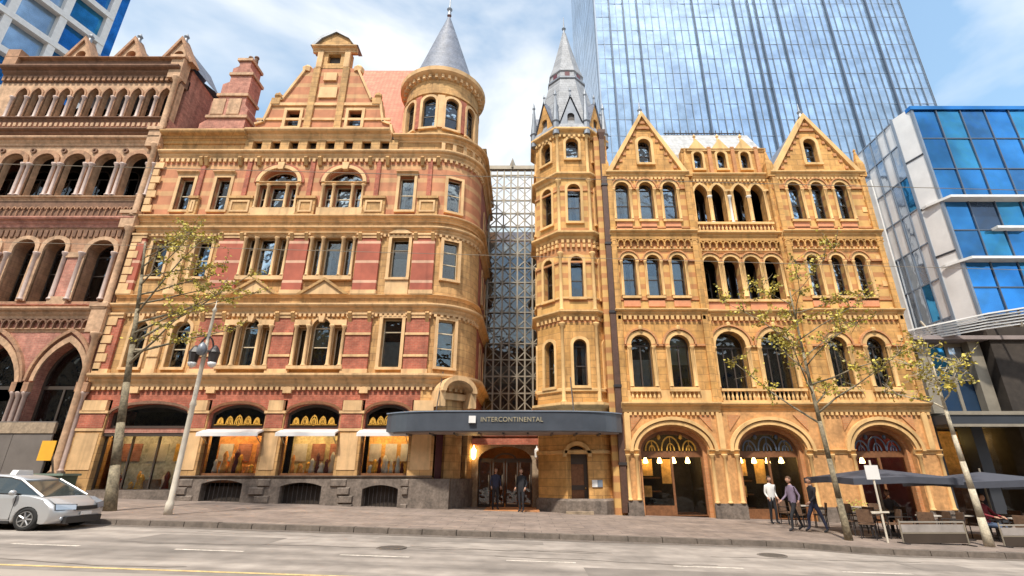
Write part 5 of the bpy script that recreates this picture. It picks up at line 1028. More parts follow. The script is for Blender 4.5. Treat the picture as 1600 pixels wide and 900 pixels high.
part('threshold', MB().box(-2.6, 0.65, 24.0, ey + 0.3, ez - 0.2, ez + 0.025), 'brick_c', E_)
for x in (-1.7, -0.9, -0.2): part('lobby_lamp', MB().ring(x, 28.5, [(0.05, 4.25), (0.14, 4.1), (0.001, 4.0)], 10), 'lamp_glow', E_)
for x in (-2.55, 0.6): part('wall_lantern', MB().ring(x, ey - 0.25, [(0.03, 2.3), (0.11, 2.4), (0.13, 2.75), (0.05, 2.85), (0.001, 3.0)], 8), 'lamp_glow' if x < 0 else 'white_metal', E_)
# curved canopy over the pavement
K = root('entrance_canopy', (-0.95, 23.2, 3.3), 'long dark slate-blue bowed canopy with small pale lettering over the lane', 'canopy')
kx0, kx1, kc = -6.35, 4.45, -0.95; half = (kx1 - kx0)/2
def kfront(t): return 23.5 - 1.1*(1 - abs(t)**5)
TS = [-1 + 2*i/40 for i in range(41)]
def kslab(ztop, zbot, ins):
    m = MB(); v = []; f = []
    for t in TS:
        x = kc + t*(half - ins); y = kfront(t) + ins
        v += [(x, y, zbot), (x, y, ztop), (x, 24.6 if abs(t) < 0.42 else 23.95, zbot), (x, 24.6 if abs(t) < 0.42 else 23.95, ztop)]
    for i in range(len(TS) - 1): a = 4*i; b = a + 4; f += [(a, b, b+1, a+1), (a+1, b+1, b+3, a+3), (a, a+2, b+2, b), (a+2, a+3, b+3, b+2)]
    f += [(0, 1, 3, 2), (160, 162, 163, 161)]
    return m.add(v, f)
part('fascia', kslab(4.22, 3.40, 0.0), 'canopy', K); part('soffit', kslab(3.41, 3.34, 0.12), 'soffit', K); part('edge_trim', kslab(4.26, 4.215, -0.04), 'mullion', K)
for i in range(9):
    t = -0.8 + 0.2*i; x = kc + t*half; part('soffit_rib', MB().box(x - 0.04, x + 0.04, kfront(t) + 0.2, 23.9, 3.27, 3.345), 'canopy', K)
for x in (-4.0, 2.2): part('stay', MB().tube((x, kfront((x - kc)/half) + 0.3, 4.2), (x, 24.1, 6.3), 0.025), 'iron', K)
lt = (-2.65 - kc)/half
part('logo_plate', MB().box(-2.45, -2.15, kfront(lt) - 0.14, kfront(lt) + 0.1, 3.72, 4.02), 'white_metal', K)
tcu = bpy.data.curves.new('lettering', 'FONT'); tcu.body = 'INTERCONTINENTAL'; tcu.size = 0.36; tcu.extrude = 0.015; tcu.space_character = 1.08; tcu.materials.append(M['letter'])
tob = bpy.data.objects.new('tmp', tcu); COL.objects.link(tob); dg = bpy.context.evaluated_depsgraph_get(); tme = bpy.data.meshes.new_from_object(tob.evaluated_get(dg)); bpy.data.objects.remove(tob)
wx = max(v.co.x for v in tme.vertices)
for v in tme.vertices:                                             # bend the line of letters to the fascia
    X = -1.95 + v.co.x*2.75/wx; v.co = (X, kfront((X - kc)/half) - 0.03 - v.co.z, 3.78 + v.co.y*0.8)
tme.materials.clear(); tme.materials.append(M['letter']); lo = link('lettering', tme, K, -WP[K])
curtainwall('glass_deep', (0.04, 0.19, 0.45), 0.8, 0.06, 0.5)
# ================================================================== glass skyscraper behind
S = root('glass_skyscraper', (45, 80, -0.5), 'huge pale blue mirrored glass skyscraper rising behind the gothic gables', 'skyscraper')
sy = 80.0; sx0, sx1 = 15.3, 82.4; ncol = 44; cw = (sx1 - sx0)/ncol; rh = 3.9; nrow = 52
part('core', MB().add([(sx0 + 0.2, sy + 0.6, -1), (sx1, sy + 0.6, -1), (sx1 + 5.4, sy + 6.2, -1), (sx1 + 5.4, sy + 40, -1), (sx0 + 0.2, sy + 40, -1)] + [(sx0 + 0.2, sy + 0.6, 203), (sx1, sy + 0.6, 203), (sx1 + 5.4, sy + 6.2, 203), (sx1 + 5.4, sy + 40, 203), (sx0 + 0.2, sy + 40, 203)],
     [(0, 1, 6, 5), (1, 2, 7, 6), (2, 3, 8, 7), (3, 4, 9, 8), (4, 0, 5, 9), (5, 6, 7, 8, 9)]), 'mullion', S)
rs = random.Random(11); rest = MB(); rest2 = MB(); pane_m = []
for t in range(10):                                                # ten slightly out-of-true panes shared by all
    a, b, c = (rs.uniform(-0.02, 0.02) for _ in range(3)); w, h = cw*0.965, rh*0.975
    pane_m.append(([(0, a, 0), (w, b, 0), (w, c + b - a, h), (0, c, h)], None))
meshes = [MB().add(v + [(x, y + 0.06, z) for x, y, z in v], [(0,1,2,3), (7,6,5,4), (0,4,5,1), (1,5,6,2), (2,6,7,3), (3,7,4,0)]).mesh('glass_pane', 'glass_tower') for v, _ in pane_m]
for r in range(nrow):
    z = 1.0 + r*rh
    for c in range(ncol):
        x = sx0 + c*cw + cw*0.0175; t = rs.randrange(10)
        if 13 <= r < 20 and c < 43:
            o = link('glass_pane', meshes[t], S, Vector((x, sy, z)) - WP[S])
        else: rest.add([(p[0] + x, p[1] + sy, p[2] + z) for p in pane_m[t][0]], [(0, 1, 2, 3)])
part('glazing', rest, 'glass_tower', S, kind='stuff')
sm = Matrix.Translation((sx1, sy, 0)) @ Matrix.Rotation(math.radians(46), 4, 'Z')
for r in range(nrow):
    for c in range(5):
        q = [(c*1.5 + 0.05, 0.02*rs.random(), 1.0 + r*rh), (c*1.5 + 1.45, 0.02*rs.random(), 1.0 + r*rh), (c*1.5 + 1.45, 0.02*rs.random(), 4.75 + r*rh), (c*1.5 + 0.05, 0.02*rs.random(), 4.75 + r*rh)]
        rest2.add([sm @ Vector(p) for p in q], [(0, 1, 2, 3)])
side = MB(); dm_ = Matrix.Translation((sx0, sy + 40, 0)) @ Matrix.Rotation(-PI/2, 4, 'Z')       # left flank with close-set panes
for r in range(nrow):
    for c in range(20):
        q = [(c*2.0 + 0.06, 0.03*rs.random(), 1.0 + r*rh), (c*2.0 + 1.94, 0.03*rs.random(), 1.0 + r*rh), (c*2.0 + 1.94, 0.03*rs.random(), 4.75 + r*rh), (c*2.0 + 0.06, 0.03*rs.random(), 4.75 + r*rh)]
        side.add([dm_ @ Vector(p) for p in q], [(0, 1, 2, 3)])
part('flank_glazing', side, 'glass_tower', S, kind='stuff')
part('chamfer_glazing', rest2, 'glass_tower_dark_reflection', S, kind='stuff')
for c in range(ncol + 1):
    x = sx0 + c*cw; big = c in (2, 4, 6, 14, 20, 22, 23, 26, 33, 39); w = 0.15 if big else 0.05
    part('mullion', MB().box(x - w, x + w, sy - (0.45 if big else 0.2), sy + 0.5, 0, 203), 'mullion_slate' if big else 'mullion', S)
for r in range(nrow + 1): part('transom', MB().box(sx0, sx1, sy - 0.04, sy + 0.4, 0.92 + r*rh, 1.0 + r*rh), 'mullion', S)
for c in range(6):
    q = sm @ Vector((c*1.5, 0, 0)); part('mullion', MB().box(q.x - 0.12, q.x + 0.12, q.y - 0.2, q.y + 0.3, 0, 203), 'glass_pale' if c == 5 else 'mullion', S)
part('corner_fin', MB().box(sx0 - 0.15, sx0 + 0.12, sy - 0.3, sy + 1, 0, 203), 'mullion', S)

# ================================================================== faceted blue glass building at the right
F = root('blue_glass_building', (27, 25, -0.7), 'faceted bright blue glass building with white horizontal fins beside the gothic building', 'building')
fy, fx0, fx1 = 24.3, 23.4, 38.0
def grid(parent, mtx, w, z_rows, ncol, mats, rnd, frame='mullion_dark', t=0.05):
    for (za, zb) in zip(z_rows[:-1], z_rows[1:]):
        for c in range(ncol):
            a, b = w*c/ncol + t, w*(c + 1)/ncol - t; d = [rnd.uniform(-0.015, 0.015) for _ in range(4)]
            v = [(a, d[0], za + t), (b, d[1], za + t), (b, d[2], zb - t), (a, d[3], zb - t)]; v += [(x, y + 0.05, z) for x, y, z in v]
            part('glass_pane', MB().add([mtx @ Vector(p) for p in v], [(0,1,2,3), (7,6,5,4), (0,4,5,1), (1,5,6,2), (2,6,7,3), (3,7,4,0)]), rnd.choice(mats), parent)
    for c in range(ncol + 1): q = MB().box(w*c/ncol - t, w*c/ncol + t, -0.06, 0.1, z_rows[0], z_rows[-1]); part('mullion', MB().add([mtx @ Vector(p) for p in q.v], q.f), frame, parent)
    for z in z_rows: q = MB().box(-t, w + t, -0.045, 0.09, z - t, z + t); part('transom', MB().add([mtx @ Vector(p) for p in q.v], q.f), frame, parent)
rf = random.Random(5)
grid(F, Matrix.Translation((fx0, fy, 0)), fx1 - fx0, [9.3, 10.8, 12.3, 14.15, 16.0, 18.1, 20.2, 22.3], 10, ['glass_blue']*4 + ['glass_teal']*3 + ['glass_dark'] + ['glass_deep']*2, rf, 'mullion_slate', 0.032)
part('core', MB().box(fx0 + 0.15, fx1, fy + 0.12, fy + 20, -1, 22.2), 'interior', F)
part('roof_edge', MB().box(fx0 - 0.1, fx1, fy - 0.12, fy + 0.3, 22.25, 22.5), 'glass_blue', F)
cm_ = Matrix.Translation((23.05, 25.45, 0)) @ Matrix.Rotation(math.atan2(-1.15, 0.35), 4, 'Z')    # pale chamfer face
part('chamfer_wall', MB().plate([(0, 9.0), (1.2, 9.0), (1.2, 22.45), (0, 22.45)], [], 0, 0.3, cm_), 'white_panel', F)
for z in (16.0, 13.0, 19.2): q = MB().box(-0.02, 1.22, -0.03, 0.05, z - 0.05, z + 0.05); part('panel_joint', MB().add([cm_ @ Vector(p) for p in q.v], q.f), 'mullion_dark', F)
for x in (0.0, 1.2): q = MB().box(x - 0.07, x + 0.07, -0.06, 0.1, 9, 22.5); part('edge_fin', MB().add([cm_ @ Vector(p) for p in q.v], q.f), 'mullion', F)
for z in (16.0, 12.3): 
    part('white_fin', MB().add([(23.0, 24.9, z - 0.07), (23.5, 23.75, z - 0.07), (fx1, 23.75, z - 0.07), (fx1, 24.4, z - 0.07), (23.5, 24.4, z - 0.07), (23.0, 25.2, z - 0.07)] + [(23.0, 24.9, z + 0.07), (23.5, 23.75, z + 0.07), (fx1, 23.75, z + 0.07), (fx1, 24.4, z + 0.07), (23.5, 24.4, z + 0.07), (23.0, 25.2, z + 0.07)],
         [(5,4,3,2,1,0), (6,7,8,9,10,11), (0,1,7,6), (1,2,8,7), (2,3,9,8), (3,4,10,9), (4,5,11,10), (5,0,6,11)]), 'white_metal', F)
part('white_fin', MB().box(25.6, 27.4, 23.9, 24.4, 14.1, 14.24), 'white_metal', F)
# recessed white panelled wing between the gothic building and the blue block
grid(F, Matrix.Translation((19.6, 29.0, 0)), 7.2, [7.5, 9.6, 11.8, 14.0, 16.2, 18.4, 20.6], 8, ['white_panel']*7 + ['glass_pale']*3 + ['glass_blue'], rf, 'mullion_slate', 0.06)
part('wing_core', MB().box(19.1, 26.9, 29.15, 40, -1, 20.5), 'white_panel', F)
m = MB()
for i in range(5): part('wing_fin', MB().box(22.0 + i*0.9, 22.1 + i*0.9, 28.2, 29.0, 7.5, 20.6 - abs(i - 2)*0.7), 'white_metal', F)
grid(F, Matrix.Translation((23.06, 29.0, 0)) @ Matrix.Rotation(-PI/2, 4, 'Z'), 3.5, [7.5, 9.6, 11.8, 14.0, 16.2, 18.4, 20.6, 22.3], 5, ['white_panel']*5 + ['glass_pale']*4 + ['glass_teal'], rf, 'mullion', 0.035)
# swept louvred canopy
for i in range(6):
    t = i/5; q = [(19.2, 25.6 - 0.5*t, 7.95 + 0.10*i), (22.5, 23.3 - 0.35*t, 8.25 + 0.13*i), (27.5, 22.2 - 0.3*t, 8.75 + 0.15*i), (38, 21.6, 9.1 + 0.16*i)]
    m = MB(); v = []; f = []
    for x, y, z in q: v += [(x, y, z), (x, y + 0.45, z + 0.03), (x, y + 0.45, z + 0.1), (x, y, z + 0.07)]
    for k in range(3):
        a = 4*k; b = a + 4; f += [(a, b, b+3, a+3), (a+3, b+3, b+2, a+2), (a+2, b+2, b+1, a+1), (a+1, b+1, b, a)]
    f += [(0, 3, 2, 1), (12, 13, 14, 15)]
    part('louvre', m.add(v, f), 'white_metal', F)
for x, y, z in ((21.0, 24.3, 8.0), (24.0, 22.8, 8.3), (27.5, 22.1, 8.7), (31, 21.9, 8.9)): part('canopy_bracket', MB().tube((x, y + 0.2, z), (x, 25.2, 9.2), 0.06).tube((x, y + 0.2, z), (x, y + 0.1, z + 0.85), 0.05), 'steel', F)
# lower storeys: glass between pale columns, dark shop level
grid(F, Matrix.Translation((19.15, 25.2, 0)), 19, [4.4, 6.2, 7.9], 14, ['glass_pale', 'glass_dark', 'glass_teal', 'glass_dark'], rf, 'steel', 0.08)
for i in range(7): part('column', MB().box(20.0 + i*2.7, 20.6 + i*2.7, 24.75, 25.15, 4.4, 8.2), 'steel', F)
part('lower_core', MB().box(19.1, 38, 25.4, 29.1, 3.9, 8.0), 'interior', F)
part('soffit', MB().box(19.1, 38, 24.3, 29.0, 8.0, 8.2), 'soffit', F)
part('shop_fascia', MB().box(19.08, 38, 23.0, 25.4, 3.75, 4.15), 'mullion_dark', F); part('fascia_edge', MB().box(19.08, 38, 22.96, 23.0, 3.62, 3.74).box(19.08, 38, 22.95, 23.0, 4.14, 4.3), 'steel', F)
for i in range(8): part('shop_pier', MB().box(19.2 + i*2.2, 19.75 + i*2.2, 24.6, 25.4, -1.0, 3.8), 'mullion_dark', F)
for i in range(8): part('shop_pane', MB().box(19.75 + i*2.2, 21.4 + i*2.2, 25.2, 25.22, -0.8, 3.7), 'glass_shop', F)
part('shop_wall', MB().box(19.2, 38, 28.0, 28.2, -1, 3.8), 'wall_warm', F); part('shop_floor', MB().box(19.2, 38, 25.3, 28, -1.2, -0.5), 'timber', F)
for i in range(6): part('shop_lamp', MB().ring(20.5 + i*2.6, 26.5, [(0.03, 3.5), (0.2, 3.2), (0.22, 3.1), (0.001, 3.08)], 12), 'lamp_glow', F)
for i in range(5): part('shop_shelf', MB().box(19.9 + i*2.5, 21.5 + i*2.5, 27.4, 27.9, -0.5, 1.6), 'timber', F)

# ================================================================== office tower with deep white grid at the far left
G = root('white_grid_office_tower', (-75, 60, 1), 'modern office tower with deep white window grid behind the venetian roofline', 'office tower')
ga_ = math.radians(74); g0 = Vector((-101.0, 40, 0)); gm = Matrix.Translation(g0) @ Matrix.Rotation(ga_, 4, 'Z')
gl, gn, gr0 = 41.0, 6, 7.2
cel = gl/gn
for r in range(4, 16):
    for c in range(gn):
        v = [(c*cel + 0.5, 0.4, r*gr0 + 0.5), ((c+1)*cel - 0.5, 0.4, r*gr0 + 0.5), ((c+1)*cel - 0.5, 0.4, (r+1)*gr0 - 0.5), (c*cel + 0.5, 0.4, (r+1)*gr0 - 0.5)]; v += [(x, y + 0.1, z) for x, y, z in v]
        part('glass_pane', MB().add([gm @ Vector(p) for p in v], [(0,1,2,3), (7,6,5,4), (0,4,5,1), (1,5,6,2), (2,6,7,3), (3,7,4,0)]), rf.choice(['glass_blue', 'glass_teal', 'glass_tower', 'glass_blue']), G)
for c in range(gn + 1): q = MB().box(c*cel - 0.6, c*cel + 0.6, -0.8, 1.3, -1, 16*gr0 + 0.55); part('pier', MB().add([gm @ Vector(p) for p in q.v], q.f), 'white_metal', G)
for r in range(4, 17): q = MB().box(-0.5, gl + 0.5, -0.95, 1.25, r*gr0 - 0.6, r*gr0 + 0.6); part('beam', MB().add([gm @ Vector(p) for p in q.v], q.f), 'white_metal', G)
q = MB().box(0, gl, 1.2, 30, -1, 16*gr0); part('body', MB().add([gm @ Vector(p) for p in q.v], q.f), 'mullion_dark', G)
q = MB().box(gl + 0.82, gl + 2.6, 0.3, 30, -1, 16*gr0 + 0.4); part('end_glazing', MB().add([gm @ Vector(p) for p in q.v], q.f), 'glass_blue', G)

# ================================================================== unseen buildings opposite, added for window reflections and to block low sky light
mat('opposite_brick', (0.30, 0.17, 0.11), 0.85, 0.25, 0.8, streak=0.3); mat('opposite_stone', (0.38, 0.31, 0.23), 0.85, 0.25, 0.8, streak=0.3)
for i, (x0, x1, h, mt, lb) in enumerate(((-62, -24, 17, 'opposite_stone', 'unseen plain stone block added for reflections across from the venetian building'), (-23.8, 12, 19, 'opposite_brick', 'unseen long brown block added for reflections across from the canopy'), (12.2, 60, 16, 'opposite_stone', 'unseen low stone block added for reflections across from the gothic building'))):
    o = root('unseen_block', ((x0 + x1)/2, -8, rz_((x0 + x1)/2)), lb, 'building'); n = int((x1 - x0)/3.2); st = (x1 - x0)/n; hl = []
    for f_ in range(4):
        for k in range(n): hl.append(shift(outline('rect', 1.5, 2.3), x0 + st*(k + 0.5), 1.6 + f_*3.9))
    mx_ = Matrix.Scale(-1, 4, (0, 1, 0)) @ Matrix.Translation((0, 7.5, 0)); part('wall', MB().plate([(x0, -2.2), (x1, -2.2), (x1, h), (x0, h)], [q for q in hl if max(p[1] for p in q) < h - 0.5], 0, 0.5, mx_), mt, o)
    part('glazing', MB().box(x0 + 0.1, x1 - 0.1, -8.1, -7.9, -2, h - 0.3), 'glass_dark', o); part('body', MB().box(x0, x1, -20, -8.1, -2.2, h), 'interior', o); part('cornice', MB().box(x0 - 0.01, x1 + 0.01, -8.0, -7.0, h - 0.5, h + 0.1), mt, o)
# ================================================================== street trees
mat('bark', (0.21, 0.175, 0.115), 0.9, 0.45, 4, 0.8, 14)
mat('bark_pale', (0.50, 0.44, 0.33), 0.9, 0.25, 6, 0.3, 20)
for i, c in enumerate([(0.46, 0.37, 0.05), (0.33, 0.29, 0.045), (0.55, 0.44, 0.075)]):
    m = mat('leaf_%d' % i, c, 0.6, 0.35, 3.0); b = m.node_tree.nodes['Principled BSDF']; b.inputs['Subsurface Weight'].default_value = 0.0
    b.inputs['Transmission Weight'].default_value = 0.0
def tree(loc, h, lean, seed, label, bark='bark', r0=0.13, first=0.45, spread=2.2, nleaf=900, nlimb=8, crown_h=None, leaf=0.075, bias=(0, 0)):
    """slender street tree: tapering trunk, ascending limbs, twigs and scattered leaves"""
    r = random.Random(seed); t = root('street_tree', loc, label, 'tree', 'slender street trees along the kerb')
    b = Vector(loc); tip = b + Vector((lean[0], lean[1], h)); m = MB(); pts = []; n = 7
    for i in range(n + 1):
        s = i/n; p = b.lerp(tip, s) + Vector((math.sin(s*5 + seed)*0.06*s, math.cos(s*4 + seed)*0.05*s, 0)); pts.append(p)
    pts[0].z -= 0.06; rad = [r0*(1.25 if i == 0 else 1)*(1 - 0.78*i/n) for i in range(n + 1)]
    m.path(pts, rad, 9); ends = []
    for k in range(nlimb):
        s = first + (0.97 - first)*k/(nlimb - 1); i = min(n - 1, int(s*n)); p = pts[i].lerp(pts[i + 1], s*n - i); an = k*2.4 + seed; L_ = spread*(1.15 - 0.6*(s - first)/(1 - first))*r.uniform(0.75, 1.15)
        d = Vector((math.cos(an) + bias[0], math.sin(an)*0.8 + bias[1], r.uniform(0.35, 0.9))).normalized(); q = p; rr = r0*(1 - 0.78*s)*0.55; last = [p]
        for j in range(4):
            q2 = q + d*L_/4 + Vector((r.uniform(-.1, .1), r.uniform(-.1, .1), r.uniform(-.05, .1))); m.tube(q, q2, rr*(1 - 0.2*j), rr*(0.8 - 0.2*j) + 0.004, 6); q = q2; last.append(q)
            if j:
                for e in range(5):
                    dd = Vector((r.uniform(-1, 1), r.uniform(-1, 1), r.uniform(-0.3, 0.9))).normalized(); e1 = q + dd*r.uniform(0.35, 0.8); m.tube(q, e1, 0.012, 0.005, 4); ends.append((q, e1))
    part('trunk', m, bark, t, True)
    cl = [MB() for _ in range(3)]; wts = [r.random()**1.5 + 0.05 for _ in ends]
    for k in range(nleaf):
        a, e = r.choices(ends, wts)[0]; c = a.lerp(e, r.uniform(0.15, 1.1)) + Vector((r.gauss(0, .05), r.gauss(0, .05), r.gauss(0, .045))); sz = leaf*r.uniform(0.6, 1.3)
        u = Vector((r.uniform(-1, 1), r.uniform(-1, 1), r.uniform(-1, 0.4))).normalized(); w = u.orthogonal().normalized(); w = (Matrix.Rotation(r.uniform(0, 6.28), 3, u) @ w)*sz*0.65; u = u*sz
        cl[r.randrange(3)].add([c, c + u*0.6 + w, c + u*1.5, c + u*0.6 - w], [(0, 1, 2, 3)])
    for i in range(3): part('crown', cl[i], 'leaf_%d' % i, t)
    return t
tree((-14.15, 18.45, gz(-14.15, 18.45)), 10.2, (-1.7, 0.2), 4, 'leaning tan-barked street tree with sparse yellow-green leaves before the brick building', 'bark', 0.17, 0.5, 4.0, 3000, 13, bias=(1.7, -0.1), leaf=0.066)
tree((9.96, 16.95, gz(9.96, 16.95)), 8.3, (-0.15, 0.3), 9, 'thin tan-barked street tree with airy yellow-green crown before the gothic building', 'bark', 0.10, 0.42, 3.3, 3000, 15, bias=(0.5, 0), leaf=0.066)
tree((13.85, 16.5, gz(13.85, 16.5)), 5.6, (-0.05, 0.1), 15, 'pale straight-trunked young street tree with few leaves beside the umbrellas', 'bark_pale', 0.115, 0.72, 1.15, 700, 7, bias=(-0.2, 0))
# ================================================================== lamp post
mat('post_paint', (0.62, 0.56, 0.46), 0.55, 0.15, 3)
lx, ly = -11.75, 17.85; lz = gz(lx, ly); LP = root('street_lamp', (lx, ly, lz), 'pale painted lamp post with mid-height lantern and bracket beside shop windows', 'street lamp')
part('post', MB().ring(lx, ly, [(0.125, lz - 0.05), (0.125, lz + 0.35), (0.09, lz + 0.45), (0.085, lz + 3.5), (0.11, lz + 3.55), (0.075, lz + 3.7), (0.075, lz + 5.4), (0.11, lz + 5.45), (0.06, lz + 5.6), (0.05, lz + 7.0), (0.09, lz + 7.05), (0.02, lz + 7.2), (0.001, lz + 7.5)], 12), 'post_paint', LP, True)
part('bracket', MB().tube((lx - 0.45, ly, lz + 5.5), (lx + 0.45, ly, lz + 5.5), 0.03).arch(lx, lz + 5.5, 0.5, 0.5, 0.04, ly - 0.03, ly + 0.03, 12), 'iron', LP)
for s in (-1, 1):
    q = part('lantern', MB().ring(lx + s*0.36, ly - 0.02, [(0.03, lz + 5.0), (0.14, lz + 5.05), (0.19, lz + 5.4), (0.21, lz + 5.42), (0.1, lz + 5.62), (0.02, lz + 5.7)], 8), 'iron', LP)
    sub('globe', MB().ring(lx + s*0.36, ly - 0.02, [(0.001, lz + 4.86), (0.12, lz + 4.93), (0.155, lz + 5.05), (0.13, lz + 5.06)], 12), 'white_panel', q, True)
part('lantern_head', MB().ring(lx + 0.02, ly - 0.25, [(0.001, lz + 5.25), (0.13, lz + 5.32), (0.17, lz + 5.48), (0.13, lz + 5.64), (0.04, lz + 5.74), (0.001, lz + 5.78)], 14), 'lead', LP, True)
# ================================================================== parking sign pole, plaque, small street fittings
def sign_pole(x, y, h, sw, sh, label, col='white_metal', cross=False):
    z = gz(x, y); r_ = root('sign_post', (x, y, z), label, 'sign post'); part('pole', MB().tube((x, y, z - 0.05), (x, y, z + h), 0.03, seg=10), 'post_paint', r_)
    p = part('sign_plate', MB().box(x - sw/2 - 0.02, x + sw/2 - 0.02, y - 0.05, y - 0.03, z + h - sh - 0.15, z + h - 0.15), col, r_); sub('clamp', MB().box(x - 0.05, x + 0.05, y - 0.032, y + 0.04, z + h - sh*0.6 - 0.17, z + h - sh*0.6 - 0.1), 'steel', p)
    if cross: part('cross_bar', MB().box(x - 0.33, x + 0.22, y - 0.045, y - 0.01, z + 0.82, z + 0.87), 'post_paint', r_)
sign_pole(10.95, 16.65, 2.35, 0.42, 0.42, 'thin pale post carrying a square white sign beside the cafe umbrellas', cross=True)
pq = root('wall_plaque', (3.25, 23.9, 1.08), 'small half white half dark plaque beside the arched side door', 'plaque')
mtx, rot = tower_face(0); q = MB().box(0.30, 0.54, -0.05, 0.01, 1.08, 1.38); part('white_half', MB().add([mtx @ Vector(p) for p in q.v], q.f), 'white_metal', pq); q = MB().box(0.55, 0.77, -0.05, 0.01, 1.08, 1.38); part('dark_half', MB().add([mtx @ Vector(p) for p in q.v], q.f), 'mullion', pq)
# grey hoarding and yellow sign at the venetian portal
mat('hoarding', (0.145, 0.125, 0.11), 0.7, 0.15, 1.5); mat('amber', (0.80, 0.40, 0.03), 0.6, 0.1)
hz = gz(-24.5, 22); H_ = root('site_hoarding', (-22.9, 22.3, hz), 'plain dark grey hoarding panels before the venetian portal', 'hoarding')
for i in range(3): part('panel', MB().box(-25.6 + i*1.72, -23.9 + i*1.72, 22.3, 22.36, hz - 0.05, hz + 3.0), 'hoarding', H_)
part('top_band', MB().box(-25.6, -20.45, 22.26, 22.4, hz + 2.5, hz + 2.95), 'granite_light', H_)
for i in range(4): part('brace', MB().tube((-25.5 + i*1.65, 22.4, hz + 2.3), (-25.5 + i*1.65, 23.4, gz(-23, 23.4) - 0.02), 0.04), 'steel', H_)
yz = gz(-20.2, 22.0); Y_ = root('amber_sign', (-20.2, 22.0, yz), 'square amber sign on a short post beside the grey hoarding', 'sign')
part('post', MB().tube((-20.2, 22.05, yz - 0.05), (-20.2, 22.05, yz + 2.2), 0.04), 'iron', Y_); part('plate', MB().box(-20.5, -19.9, 21.97, 22.0, yz + 1.5, yz + 2.3), 'amber', Y_)
mat('cabinet_green', (0.055, 0.085, 0.06), 0.5, 0.2, 3); mat('cabinet_top', (0.16, 0.21, 0.17), 0.5, 0.15, 3)
gx, gy_ = -18.3, 20.2; cz = gz(gx, gy_); Q = root('street_cabinet', (gx, gy_, cz), 'dark green street cabinet with pale green lid behind the silver taxi', 'street cabinet')
part('body', MB().box(gx - 0.95, gx + 0.95, gy_ - 0.35, gy_ + 0.35, cz - 0.03, cz + 0.98), 'cabinet_green', Q); part('lid', MB().box(gx - 1.02, gx + 1.02, gy_ - 0.42, gy_ + 0.42, cz + 0.98, cz + 1.06), 'cabinet_top', Q)
for s in (-0.5, 0.5): d = part('door', MB().box(gx + s - 0.42, gx + s + 0.42, gy_ - 0.37, gy_ - 0.35, cz + 0.1, cz + 0.9), 'cabinet_green', Q); sub('handle', MB().box(gx + s + 0.3, gx + s + 0.34, gy_ - 0.40, gy_ - 0.37, cz + 0.5, cz + 0.7), 'steel', d)
# tram wires
def wire(y, z, label): tag(link('tram_wire', MB().tube((-70, y, z + 2.1), (70, y, z - 2.1), 0.005, seg=6).mesh('tram_wire', 'steel')), label, 'wire', 'overhead tram wires')
wire(9.0, 5.7, 'thin overhead tram wire strung along the street'); wire(6.2, 5.7, 'thin overhead tram wire strung along the street')

